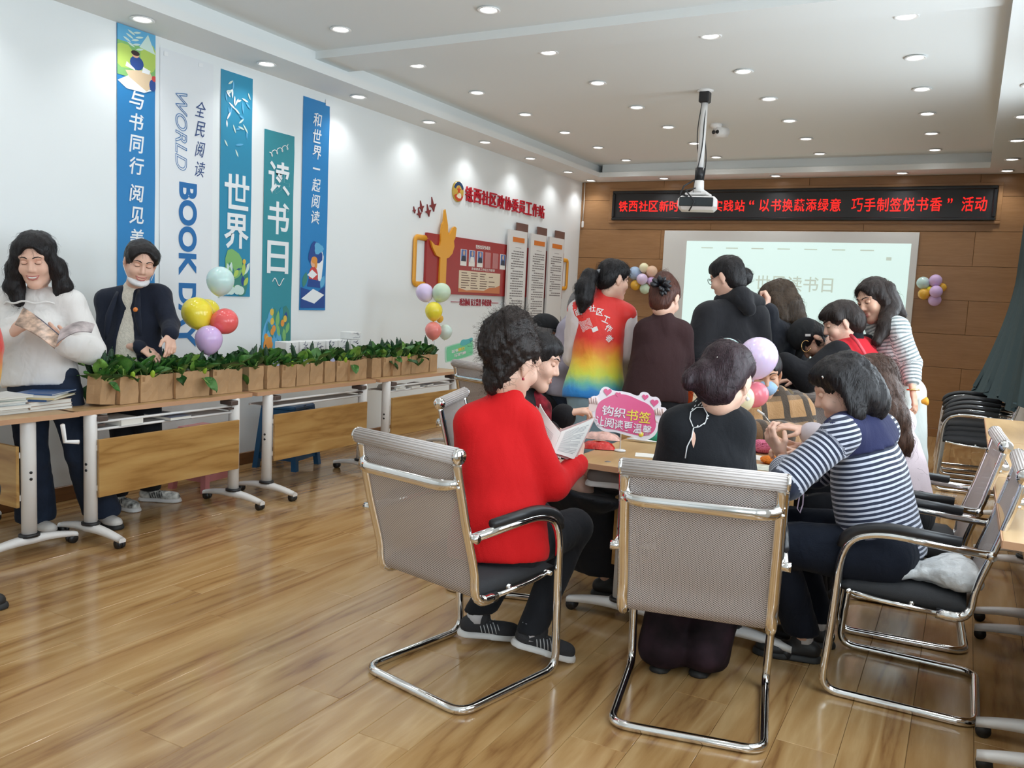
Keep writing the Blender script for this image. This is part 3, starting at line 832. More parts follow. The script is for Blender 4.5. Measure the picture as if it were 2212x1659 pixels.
col = [(7.86, 1.40), (7.86, 1.86), (7.78, 1.88), (7.70, 1.96), (7.665, 2.03), (7.74, 1.99), (7.84, 1.985), (7.86, 2.04), (7.855, 2.12), (7.87, 2.22), (7.90, 2.25), (7.91, 2.37), (7.925, 2.385), (7.955, 2.30), (7.985, 2.22), (7.99, 2.15), (8.03, 2.12), (8.09, 2.20), (8.13, 2.22), (8.165, 2.205), (8.15, 2.10), (8.12, 2.06), (8.135, 2.0), (8.10, 1.92), (8.03, 1.87), (7.985, 1.86), (7.985, 1.40)]
MB().prism([(a - yo, c - zo) for a, c in col][::-1], (.035, 0, 0), (0, 1, 0), (0, 0, 1), .02).build('column_relief', gold, T)
pw = mat('print_paper', (.82, .80, .76), .5); ph = mat('portrait_blue', (.10, .18, .45), .5)
for k in range(6):
    y = 8.30 + .185 * k
    if k in (3, 4):
        MB().prism(R_(y, 1.80, y + .135, 1.985), (.035, 0, 0), (0, 1, 0), (0, 0, 1), .002).build('photo_slot', mat('clear_slot', (.48, .17, .17), .15), T)
    else:
        f_ = MB().prism(R_(y, 1.80, y + .135, 1.985), (.035, 0, 0), (0, 1, 0), (0, 0, 1), .002, 0)
        f_.prism([(a + y + .068 - yo, c + 1.88 - zo) for a, c in [(-.055, -.03), (.055, -.03), (.055, .10), (-.055, .10)]], (.0375, 0, 0), (0, 1, 0), (0, 0, 1), .001, 1)
        f_.prism([(a + y + .068 - yo, c + 1.88 - zo) for a, c in [(-.05, -.03), (.05, -.03), (.035, .03), (-.035, .03)]], (.039, 0, 0), (0, 1, 0), (0, 0, 1), .001, 2)
        f_.prism(blob(y + .068 - yo, 1.945 - zo, .022, .03, 10), (.040, 0, 0), (0, 1, 0), (0, 0, 1), .001, 3)
        f_.build('portrait_photo', [pw, ph, mat('portrait_coat', (.04, .04, .06), .5) if k != 1 else pw, mat('portrait_skin', (.6, .4, .3), .5)], T)
letter('board_heading', '铁西社区政协委员', (.036, 8.80 - yo, 2.035 - zo), (0, 1, 0), (0, 0, 1), (.34, .045), pw, T, bold=.02, ext=.01)
letter('board_caption', '政协委员工作站工作职责', (.036, 8.83 - yo, 1.775 - zo), (0, 1, 0), (0, 0, 1), (.55, .032), pw, T, bold=.01, ext=.01)
MB().prism(R_(8.28, 1.50, 9.24, 1.745), (.035, 0, 0), (0, 1, 0), (0, 0, 1), .004).build('text_card', mat('card_cream', (.74, .62, .46), .4), T)
f = MB(); r5 = random.Random(3)
for k in range(7):
    zz = 1.72 - .028 * k
    for c in range(3 + k % 2): f.prism(R_(8.33 + c * .21, zz - .005, 8.33 + c * .21 + r5.uniform(.1, .19), zz + .004), (.0395, 0, 0), (0, 1, 0), (0, 0, 1), .0004)
f.build('card_text', mat('text_brown', (.18, .10, .08), .6), T)['kind'] = 'stuff'
MB().prism([(a - yo, c - zo) for a, c in [(8.28, 1.50), (9.24, 1.50), (9.24, 1.60), (9.12, 1.57), (8.98, 1.565), (8.85, 1.525), (8.6, 1.53), (8.45, 1.52), (8.28, 1.545)]], (.0395, 0, 0), (0, 1, 0), (0, 0, 1), .0004).build('card_landscape', mat('card_orange', (.60, .20, .08), .5), T)
sc = mat('scroll_white', (.78, .78, .77), .35); br = mat('scroll_brown', (.16, .085, .07), .4); tx = mat('text_grey', (.22, .20, .20), .6)
for k, (y0, w_) in enumerate(((9.36, .50), (9.95, .47), (10.50, .49))):
    MB().prism(R_(y0 + .24, 1.32, y0 + w_ + .05, 2.405), (.034, 0, 0), (0, 1, 0), (0, 0, 1), .015).build('brown_slat', br, T)
    p_ = MB().prism(R_(y0, 1.10, y0 + w_ - .02, 2.30), (.05, 0, 0), (0, 1, 0), (0, 0, 1), .03)
    s_ = p_.build('scroll_panel', sc, T)
    MB().prism(R_(y0 + .09, 2.155, y0 + .40, 2.215), (.081, 0, 0), (0, 1, 0), (0, 0, 1), .003).build('orange_heading', mat('heading_orange', (.72, .20, .03), .4), s_)
    f = MB(); f.prism(R_(y0 + .17, 2.085, y0 + .32, 2.09), (.0805, 0, 0), (0, 1, 0), (0, 0, 1), .0005)
    zz = 2.04; ln = 0
    while zz > (1.20 if k < 2 else 1.50):
        a = y0 + (.12 if ln % 4 == 0 else .07); e_ = y0 + (r5.uniform(.12, .3) if ln % 4 == 3 else .41)
        while a < e_ - .01:
            b2 = min(a + r5.uniform(.03, .07), e_); f.prism(R_(a, zz - .007, b2, zz + .006), (.0805, 0, 0), (0, 1, 0), (0, 0, 1), .0005); a = b2 + .008
        zz -= .031; ln += 1
    f.build('small_print', tx, s_)['kind'] = 'stuff'
sl = empty('wall_lettering', (XL, 8.74, 1.385)); tag(sl, 'small raised red slogan between two short rules beneath the red notice board', 'lettering')
letter('slogan', '政治协商 民主监督 参政议政', (.006, 0, 0), (0, 1, 0), (0, 0, 1), (.74, .085), mat('slogan_red', (.42, .03, .05), .4), sl, bold=.0, ext=.04)
MB().box((.006, -.47, 0), (.008, .17, .008)).box((.006, .46, 0), (.008, .16, .008)).build('rule', mat('slogan_red'), sl)
for k in range(8):
    y_ = 10.0 + .28 * k
    tag(MB().prism([(-.05 - .04 * (k % 2), 0), (.07, 0), (.02, .12 + .05 * (k % 3))], (.002, 0, 0), (0, 1, 0), (0, 0, 1), .008).build('mountain_relief', mat('relief_grey', (.36, .31, .31), .5), None, (XL, y_, 1.05)), '%s small grey mountain cut-out under the scroll panels, from the left' % ORD[k], 'ornament', 'mountain cut-outs under the scroll panels')


# ---------------------------------------------------------------- folding tables
def make_table(L=1.32, y0=-.21, y1=.21, panel=True, shelf=True, px=None, pz=(.255, .585)):
    """Local frame: length along x, front (panel side) at -y, posts at y = 0."""
    T = empty('folding_table'); px = px or (L / 2 - .13)
    MB().box((0, (y0 + y1) / 2, .7375), (L, y1 - y0, .025), bev=.003).build('tabletop', oak_top, T)
    e = MB().box((0, y0 - .001, .7375), (L, .004, .0262)); e.box((0, y1 + .001, .7375), (L, .004, .0262)).box((-L / 2 - .001, (y0 + y1) / 2, .7375), (.004, y1 - y0, .0262)).box((L / 2 + .001, (y0 + y1) / 2, .7375), (.004, y1 - y0, .0262))
    e.build('edge_band', edge_band, T)
    for s_ in (-1, 1):
        x = s_ * px
        p = MB().lathe([(.034, .10), (.034, .715), (.03, .725)], (x, 0, 0), 18, sx=1.0, sy=1.15).build('post', white_metal, T)
        MB().lathe([(.035, .092), (.047, .094), (.047, .108), (.037, .112)], (x, 0, 0), 18, sx=1.0, sy=1.15).build('collar', black_pl, p)
        for zz in (.41, .445): MB().tube([(x + s_ * .030, -.008, zz), (x + s_ * .036, -.008, zz)], .008, 8).build('bolt', black_pl, p)
        pts = []; rr = []
        f_ = []
        for k in range(17):
            t = -1 + k / 8; yy = .27 * t
            f_.append((yy, .098 - .038 * abs(t) ** 1.8, .034 - .012 * abs(t), .020 - .008 * abs(t)))
        rows = [[(x - w_ * .95, yy, zt - h_), (x - w_, yy, zt - h_ * .4), (x - w_ * .6, yy, zt), (x + w_ * .6, yy, zt), (x + w_, yy, zt - h_ * .4), (x + w_ * .95, yy, zt - h_)] for yy, zt, w_, h2 in f_ for h_ in (h2 * 2.0,)]
        g = MB().grid(rows, wrap=True)
        n0 = len(rows[0]); g.f += [tuple(range(n0)), tuple(range(len(g.v) - 1, len(g.v) - 1 - n0, -1))]; g.m += [0, 0]; g.s += [False, False]
        ft = g.build('foot', white_metal, T)
        for q in (-1, 1):
            c = MB(); cy = q * .245
            for d in (-.012, .012): c.tube([(x + d - .008, cy, .026), (x + d + .008, cy, .026)], .026, 14)
            c.box((x, cy, .045), (.03, .036, .022), bev=.006); c.build('caster', black_pl, ft)
    if panel: MB().box((0, -.052, (pz[0] + pz[1]) / 2), (2 * px - .02, .018, pz[1] - pz[0]), bev=.002).build('modesty_panel', oak, T)
    if panel:
        for s_ in (-1, 1):
            for zz in (pz[0] + .05, pz[1] - .05): MB().box((s_ * (px - .028), -.036, zz), (.03, .018, .03)).build('panel_bracket', white_metal, T)
    if shelf:
        m_ = MB()
        m_.box((0, .10, .635), (2 * px - .08, .20, .006)).build('shelf', mat('shelf_grey', (.42, .41, .41), .4), T)
        for zz, yy in ((.632, -.005), (.675, -.01), (.632, .205)): MB().tube([(-px + .03, yy, zz), (px - .03, yy, zz)], .008, 8).build('shelf_rail', white_metal, T)
        for s_ in (-1, 1):
            MB().box((s_ * (px - .045), .0, .70), (.06, .11, .03), bev=.004).box((s_ * (px - .05), .02, .66), (.05, .09, .012)).build('hinge_bracket', mat('bracket_brown', (.10, .07, .06), .4), T)
    return T


LT = []
lab = ['white legged folding table with wood panel holding the first bags of greens, nearest the camera', 'white legged folding table before the blue stool, in the middle of the bag row', 'white legged folding table at the far end of the bag row with the green sign']
grpT = 'folding tables along the left wall'
t0 = make_table(y0=-.03, y1=.41)
for k, yc in enumerate((3.58, 4.95, 6.33)):
    t = t0 if k == 0 else dup(t0)
    t.location = (-4.275, yc, 0); t.rotation_euler = (0, 0, PI / 2); tag(t, lab[k], 'table', grpT)
t = make_table(.90, -.23, .23, px=.36, shelf=False)
t.location = (-4.63, 2.72, 0); t.rotation_euler = (0, 0, 0); t.location.x = -4.68 + .0
tag(t, 'short folding table at the left edge, crosswise, holding the stack of magazines', 'table', grpT)
hk = MB().tube([(.50, .10, .70), (.46, .14, .60), (.52, .18, .60)], .012, 8).build('folding_latch', white_metal, t)
# centre block: two tables side by side, two deep
c0_table = c0 = make_table(1.32, -.255, .255, panel=True, shelf=True)
k = 0
for x, rz in ((-1.325, -PI / 2), (-.81, PI / 2)):
    for yc in (4.215,):
        t = c0 if k == 0 else dup(c0)
        t.location = (x, yc, 0); t.rotation_euler = (0, 0, rz)
        tag(t, '%s folding table of the centre block, on its %s side' % (('near', 'far')[yc > 5], ('left', 'right')[x > -1]), 'table', 'folding tables of the centre block'); k += 1
for k, yc in enumerate((2.61, 3.935, 5.26, 6.585)):
    t = dup(c0) if k else make_table(1.32, -.10, .13); t.location = (.422, yc, 0); t.rotation_euler = (0, 0, -PI / 2)
    if k == 0: pass
    tag(t, '%s pale wooden folding table along the right wall, from the camera' % ORD[k], 'table', 'folding tables along the right wall')

# ---------------------------------------------------------------- cantilever chairs
def mesh_fabric(name, c0, c1, hole=.22):
    m = bpy.data.materials.new(name); m.use_nodes = True
    N, L = nt(m); b = N['Principled BSDF']; b.inputs['Roughness'].default_value = .6
    tc = N.new('ShaderNodeTexCoord'); sp = N.new('ShaderNodeSeparateXYZ'); L.new(tc.outputs['Object'], sp.inputs[0])
    def sinw(out, f, ph=0.0):
        q = N.new('ShaderNodeMath'); q.operation = 'MULTIPLY_ADD'; q.inputs[1].default_value = f; q.inputs[2].default_value = ph; L.new(out, q.inputs[0])
        s_ = N.new('ShaderNodeMath'); s_.operation = 'SINE'; L.new(q.outputs[0], s_.inputs[0]); return s_.outputs[0]
    a, c = sinw(sp.outputs['X'], 2 * PI / .0105), sinw(sp.outputs['Z'], 2 * PI / .0078)
    p = N.new('ShaderNodeMath'); p.operation = 'MULTIPLY'; L.new(a, p.inputs[0]); L.new(c, p.inputs[1])
    mr = N.new('ShaderNodeMapRange'); mr.inputs[1].default_value = -.5; mr.inputs[2].default_value = .5; L.new(p.outputs[0], mr.inputs[0])
    mx = N.new('ShaderNodeMix'); mx.data_type = 'RGBA'; L.new(mr.outputs[0], mx.inputs[0]); mx.inputs[6].default_value = (*c0, 1); mx.inputs[7].default_value = (*c1, 1)
    L.new(mx.outputs[2], b.inputs['Base Color'])
    al = N.new('ShaderNodeMath'); al.operation = 'GREATER_THAN'; al.inputs[1].default_value = -1 + 2 * hole - .25; L.new(p.outputs[0], al.inputs[0]); L.new(al.outputs[0], b.inputs['Alpha'])
    return m


fab = mesh_fabric('taupe_mesh', (.16, .13, .12), (.64, .575, .545))
roll_m = mat('roll_fabric', (.56, .51, .49), .6)
seat_black = mat('black_mesh_seat', (.022, .023, .026), .75, bump=(300, .15))


def make_chair(fabric=fab, roll=roll_m):
    """Faces +y, origin on the floor under the seat."""
    T = empty('cantilever_chair'); hw = .275
    prof = [(-.335, .945), (-.322, .88), (-.30, .80), (-.275, .70), (-.25, .62), (-.225, .54), (-.215, .49), (-.215, .45), (-.20, .415), (-.165, .40), (-.10, .405)]
    path = [(hw, -.262, .655), (hw, .12, .675), (hw, .235, .62), (hw - .005, .25, .30), (hw - .01, .27, .0165), (hw - .015, -.27, .0165), (-hw + .015, -.27, .0165), (-hw + .01, .27, .0165), (-hw + .005, .25, .30), (-hw, .235, .62), (-hw, .12, .675), (-hw, -.262, .655)]
    rr = [.05, .10, .12, .1, .07, .07, .07, .07, .1, .12, .10, .05]
    MB().tube(fillet(path, rr, 7), .0165, 12).build('tube_frame', chrome, T)
    # mesh back curling into the seat
    xs = np.linspace(-.238, .238, 9); P = []
    for y, z in prof: P.append([(x, y - .012 * (1 - (x / .24) ** 2) * (1 if z > .5 else 0), z) for x in xs])
    MB().grid(P).build('mesh_back', fabric, T)
    for s_ in (-1, 1):
        MB().tube([(s_ * .252, y - .004, z) for y, z in fillet2(prof)], .0205, 10, flat=((0, 1, 0), .62)).build('side_rail', chrome, T)
        MB().tube([(s_ * .252, -.255, .655), (s_ * .283, -.262, .655), (s_ * .298, -.262, .655)], [.012, .016, .017], 10).build('arm_joint', chrome, T)
        MB().tube(fillet([(s_ * hw, -.165, .688), (s_ * hw, .10, .700), (s_ * hw, .215, .664), (s_ * (hw - .001), .247, .60)], .07), [.018] + [.0205] * (len(fillet([(0, -.165, .688), (0, .10, .70), (0, .215, .664), (0, .247, .60)], .07)) - 2) + [.012], 10).build('arm_pad', black_pl, T)
    r_ = MB().tube([(-.266, -.338, .948), (.266, -.338, .948)], .027, 16)
    for k in range(18):
        a = 2 * PI * k / 18; r_.tube([(-.262, -.338 + .027 * math.cos(a), .948 + .027 * math.sin(a)), (.262, -.338 + .027 * math.cos(a), .948 + .027 * math.sin(a))], .003, 4)
    rl = r_.build('top_roll', roll, T)
    for s_ in (-1, 1): MB().tube([(s_ * .262, -.338, .948), (s_ * .273, -.338, .948)], [.031, .027], 16).build('end_cap', chrome, rl)
    br = fillet([(-.252, -.312, .855), (-.215, -.362, .842), (.215, -.362, .842), (.252, -.312, .855)], .05)
    MB().tube(br, .0215, 10, flat=((0, 1, 0), .5)).build('cross_bar', chrome, T)
    for s_ in (-1, 1):
        for zz in (.862, .838): MB().tube([(s_ * .256, -.322, zz), (s_ * .256, -.334, zz)], .008, 8).build('bolt', chrome, T)
    # padded seat
    rows = []
    for y, zt, zb in ((-.20, .455, .415), (-.17, .478, .405), (-.05, .480, .405), (.10, .480, .41), (.20, .472, .415), (.245, .452, .425), (.255, .44, .435)):
        rows.append([(-.235, y, zb), (-.248, y, (zb + zt) / 2), (-.225, y, zt - .008), (-.12, y, zt), (.12, y, zt), (.225, y, zt - .008), (.248, y, (zb + zt) / 2), (.235, y, zb)])
    g = MB().grid(rows, wrap=True); n0 = 8; g.f += [tuple(range(n0)), tuple(range(len(g.v) - 1, len(g.v) - 1 - n0, -1))]; g.m += [0, 0]; g.s += [False, False]
    g.build('seat', seat_black, T)
    MB().tube([(-.25, -.02, .418), (.25, -.02, .418)], .010, 8).tube([(-hw + .004, .20, .425), (hw - .004, .20, .425)], .010, 8).tube(fillet([(-.252, -.165, .402), (-.252, .1, .41), (-.252, .2, .425)], .05), .010, 8).tube(fillet([(.252, -.165, .402), (.252, .1, .41), (.252, .2, .425)], .05), .010, 8).build('seat_rail', chrome, T)
    return T


def fillet2(prof):
    return [tuple(p) for p in fillet([(a, b) for a, b in prof], .03, 2)]


ch = make_chair()
CH = [((-1.655, 2.80), -12.4, 'chair under the woman in the red sweater, taupe mesh back and chrome cantilever frame'),
      ((-.785, 3.03), 11.7, 'chair in the centre foreground, taupe mesh back, holding the woman in black'),
      ((-.115, 3.70), 90, 'chair at the right with a white plastic bag on its black seat'),
      ((-.165, 4.43), 93, 'chair second from the camera on the right side, behind the navy striped woman'),
      ((-2.02, 3.86), -72, 'chair beyond the red sweater, mesh roll seen end-on before the wood panel'),
      ((-3.14, 5.85), -20, 'chair between the far left table and the red sweater woman, its back to us'),
      ((-.86, 5.30), 172, 'chair of the man in the plaid coat, pale back beside his shoulder'),
      ((-2.55, 5.45), -80, 'chair of the man in the black cap'),
      ]
for k, ((x, y), a, l) in enumerate(CH):
    c = ch if k == 0 else dup(ch)
    c.location = (x, y, 0); c.rotation_euler = (0, 0, math.radians(a)); tag(c, l.replace('chair', 'cantilever chair', 1), 'chair', 'mesh back cantilever chairs')
bk = make_chair(mat('black_mesh_back', (.02, .02, .023), .6), mat('black_mesh_back'))
for k in range(4):
    c = bk if k == 0 else dup(bk)
    c.location = (.12, 8.35 + .09 * k, .032 * k); c.rotation_euler = (0, 0, PI / 2 + .03 * k)
    tag(c, 'black cantilever chair stacked by the grey-green curtain, %s' % ('lowest of the stack', 'second from the bottom', 'second from the top', 'topmost of the stack')[k], 'chair', 'stacked black chairs')

# ---------------------------------------------------------------- plastic stools
def stool(name, label, m_, loc, rz, h=.45, w_=.30, top=.24):
    T = empty(name, loc, rz); tag(T, label, 'stool')
    MB().box((0, 0, h - .02), (top + .03, top + .03, .04), bev=.012).build('seat', m_, T)
    for sx in (-1, 1):
        for sy in (-1, 1):
            a, b_ = top / 2 - .01, w_ / 2
            P = [[(sx * (a + (b_ - a) * t) + dx, sy * (a + (b_ - a) * t) + dy, h - .03 - (h - .03) * t) for dx, dy in ((-.022, -.022), (.022, -.022), (.022, .022), (-.022, .022))] for t in (0, 1)]
            MB().grid(P, wrap=True, smooth=False).build('leg', m_, T)
    for s_ in (-1, 1):
        MB().box((s_ * (top / 2 + .008), 0, h - .10), (.012, top, .13)).build('apron', m_, T); MB().box((0, s_ * (top / 2 + .008), h - .10), (top, .012, .13)).build('apron', m_, T)
        MB().box((s_ * (w_ / 2 - .012), 0, .10), (.014, w_ - .03, .05)).build('rung', m_, T); MB().box((0, s_ * (w_ / 2 - .012), .10), (w_ - .03, .014, .05)).build('rung', m_, T)
    return T
sb = stool('plastic_stool', 'dark blue plastic stool under the second bag table', mat('blue_plastic', (.012, .085, .20), .35), (-4.88, 5.28, 0), .2, h=.52, w_=.36, top=.29)
MB().lathe([(0, .001), (.022, .001)], n=12, R=Matrix.Rotation(PI / 2, 3, 'Y'), c=(.155, 0, .50)).build('round_mark', mat('pale_mark', (.5, .5, .6), .5), sb)
stool('plastic_stool', 'pink plastic stool half hidden behind the first table panel', mat('pink_plastic', (.55, .20, .20), .35), (-4.80, 4.33, 0), .1, h=.45)

# books on the far shelves under the left tables
r9 = random.Random(21)
def book(name, label, cat, group, loc, size, rz, cover, page=None, tilt=0.0, pos=None):
    T = empty(name, loc, rot=(tilt, 0, rz)); tag(T, label, cat, group)
    l, w_, h = size
    MB().box((0, 0, h / 2), (l - .006, w_ - .006, h - .002)).build('pages', page or mat('paper', (.80, .78, .72), .7), T)
    c = MB(); c.box((0, 0, h - .0008), (l, w_, .0016)).box((0, 0, .0008), (l, w_, .0016)).box((-l / 2, 0, h / 2), (.0016, w_, h)); c.build('cover', cover, T)
    return T
cols = [(.72, .72, .70), (.05, .12, .30), (.70, .60, .35), (.62, .50, .42), (.30, .42, .36), (.75, .74, .72), (.55, .62, .66), (.06, .08, .14)]
CV = [mat('cover_%s' % n, c, .35) for n, c in zip(('white', 'navy', 'cream', 'tan', 'green', 'pale', 'grey_blue', 'ink'), cols)]
# magazine piles on the crosswise table
z = .751
names = ['white', 'pale grey', 'white', 'cream', 'grey blue', 'white']
for k in range(7):
    h = (.016, .012, .018, .010, .012, .014, .012)[k]
    book('magazine', '%s magazine from the bottom of the pile at the left edge' % ORD[k], 'magazine', 'magazine pile at the left edge', (-4.47 + r9.uniform(-.02, .02), 2.62 + r9.uniform(-.015, .015), z), (.285, .21, h), r9.uniform(-.12, .12) + PI / 2, CV[(0, 5, 0, 6, 5, 4, 0)[k]]); z += h + .0005
z = .751
for k in range(7):
    h = (.012, .016, .022, .012, .010, .012, .008)[k]
    book('magazine', '%s magazine from the bottom of the pile beside the first paper bag' % ORD[k], 'magazine', 'magazine pile by the paper bags', (-4.49 + .02 * (k > 3) + r9.uniform(-.02, .02), 2.895 + (.03 if k > 3 else 0) + r9.uniform(-.01, .01), z), (.27, .20, h), r9.uniform(-.1, .15) + (PI / 2 if k < 3 else .55 + PI / 2), CV[(0, 3, 3, 1, 2, 0, 1)[k]]); z += h + .0005
for k in range(4):
    book('book', '%s pale book lying on the shelf under the far table' % ORD[k], 'book', 'books on the far table shelf', (-4.35, 5.98 + .22 * (k % 3), .639 + .018 * (k // 3)), (.20, .15, .018), .1 * k, CV[(0, 5, 7, 0)[k]])
book('book', 'white folder pile on the shelf under the first table', 'book', None, (-4.36, 3.30, .639), (.22, .16, .035), .05, CV[0]); book('book', 'dark folder on the shelf under the first table', 'book', None, (-4.34, 3.62, .639), (.26, .16, .02), .0, CV[7])

# white printed cups in a row behind the bags
cup_m = mat('paper_white', (.80, .79, .77), .6)
def cup(label, loc):
    T = empty('printed_box', loc); tag(T, label, 'box', 'white printed boxes behind the bags')
    MB().box((0, 0, .075), (.12, .135, .15), bev=.003).build('body', cup_m, T)
    for sy in (1,):
        f = MB(); q = random.Random(int(loc[1] * 100))
        for k in range(9): f.prism(leafp(q.uniform(-.045, .02), .105 + q.uniform(-.02, .03), .03, .004, q.uniform(-.5, 1.2)), (.0605, 0, 0), (0, 1, 0), (0, 0, 1), .0003)
        f.tube([(.0605, -.05, .03), (.0605, -.01, .05), (.0605, .03, .03), (.0605, .045, .055)], .004, 4, flat=((1, 0, 0), .1))
        f.build('printed_pattern', mat('pattern_ink', (.26, .26, .32), .6), T)
for k in range(6):
    cup('%s white printed box from the left, standing behind the paper bags' % ORD[k], (-4.635, 4.985 + .155 * k, .905 if k < 6 else 1.0))
    b_ = cup
for k in range(6):
    cup('white printed box carrying the %s one of the upper row' % ORD[k], (-4.635, 4.985 + .155 * k, .7515))
cup('single flat white printed box on top of the row, at its right end', (-4.635, 5.76, 1.0575))
cp_ = [o for o in COL.objects if o.name.startswith('printed_box')][-1]; bpy.data.objects[cp_.name].scale = (1, 1, .4)


# ---------------------------------------------------------------- paper bags, greens and cucumbers
kraft = mat('kraft_paper', (.50, .305, .155), .75, bump=(25, .25), vary=(14, .10))
kraft_in = mat('kraft_inside', (.36, .20, .09), .8)
leaf_ms = [mat('leaf_dark', (.022, .085, .020), .35, bump=(90, .3), vary=(30, .35)), mat('leaf_mid', (.055, .17, .030), .35, bump=(90, .3), vary=(30, .35)), mat('leaf_light', (.16, .32, .05), .4, bump=(90, .3), vary=(30, .3))]
stem_m = mat('leaf_stem', (.30, .45, .12), .4)
cuke_m = mat('cucumber_skin', (.012, .050, .018), .42, bump=(160, .6), vary=(40, .3))
yel_m = mat('pepper_green', (.36, .55, .05), .3)


def bag_mesh(seed):
    r = random.Random(seed); w_, d, h = .066, .045, .165
    def ring(z, k, j): return [(s * w_ * k + r.uniform(-j, j), t * d * k + r.uniform(-j, j), z + (r.uniform(-.006, .006) if z > .15 else 0)) for s, t in ((-1, -1), (-.33, -1.02), (.33, -1.02), (1, -1), (1.02, 0), (1, 1), (.33, 1.02), (-.33, 1.02), (-1, 1), (-.97, 0))]
    rows = [ring(.001, 1, .0), ring(.012, 1.0, .002), ring(.06, 1.0, .004), ring(.11, 1.01, .005), ring(h, 1.03, .006)]
    m_ = MB().grid(rows, wrap=True, smooth=False); m_.f.append(tuple(range(9, -1, -1))); m_.m.append(0); m_.s.append(False)
    inn = [[(x * .95, y * .95, z - .001) for x, y, z in q] for q in (rows[4], rows[2])]
    m_.grid(inn[:1] + [[(x * .93, y * .93, z) for x, y, z in rows[3]]], 1, smooth=False, wrap=True)
    m_.grid([rows[4], inn[0]], 0, smooth=False, wrap=True)
    m_.add([(x * .93, y * .93, z) for x, y, z in rows[3]], [tuple(range(10))], 1)
    o = m_.build('body', [kraft, kraft_in]); me = o.data; bpy.data.objects.remove(o); return me


def leaf_mesh(seed, m_):
    r = random.Random(seed); L, W = .085, .033; P = []
    for i in range(7):
        t = i / 6; w_ = W * math.sin(PI * min(1, t * .93 + .05)) ** .7; row = []
        for j in range(5):
            s_ = (j - 2) / 2
            row.append((s_ * w_, .012 * (s_ ** 2) + .006 * math.sin(6 * t + 3 * s_ + seed) - .03 * t * t, .02 + L * t))
        P.append(row)
    g = MB().grid(P); g.tube([(0, 0, -.03), (0, .002, .02), (0, -.008, .06)], [.0035, .003, .0012], 5, mi=1)
    o = g.build('leaf', [m_, stem_m]); me = o.data; bpy.data.objects.remove(o); return me


BAGM = [bag_mesh(s) for s in range(4)]
LEAFM = [leaf_mesh(s, leaf_ms[(0, 1, 1, 1, 0, 2)[s]]) for s in range(6)]
cm = MB().lathe([(0, 0), (.010, .003), (.016, .02), (.017, .09), (.016, .15), (.010, .172), (.004, .178), (0, .178)], n=12).lathe([(.004, .178), (.003, .19), (0, .19)], n=6)
co = cm.build('cucumber', cuke_m); CUKE = co.data; bpy.data.objects.remove(co)
pep = MB().lathe([(0, 0), (.016, .006), (.022, .03), (.018, .06), (.006, .075), (0, .078)], n=10); po = pep.build('pepper', yel_m); PEP = po.data; bpy.data.objects.remove(po)
rb = random.Random(5)
bags = []          # (x, y, turn)
def bagrow(ys, x0, tab):
    for y in ys: bags.append((x0 + rb.uniform(-.012, .012), y, rb.uniform(-.10, .10)))
bagrow([3.185, 3.335, 3.475, 3.60, 3.735, 3.87, 4.045, 4.165], -4.375, 0)
bagrow([4.375, 4.53, 4.68, 4.83, 4.985, 5.15, 5.30, 5.42, 5.54], -4.375, 1)
bagrow([5.74, 5.90, 6.02, 6.16, 6.33, 6.47, 6.61], -4.385, 2)
back = [(-4.50, y, rb.uniform(-.15, .15)) for y in (3.30, 3.46, 3.64, 3.80, 4.0, 4.45, 4.62, 5.86, 6.1, 6.34, 6.52)]
n_l = 0
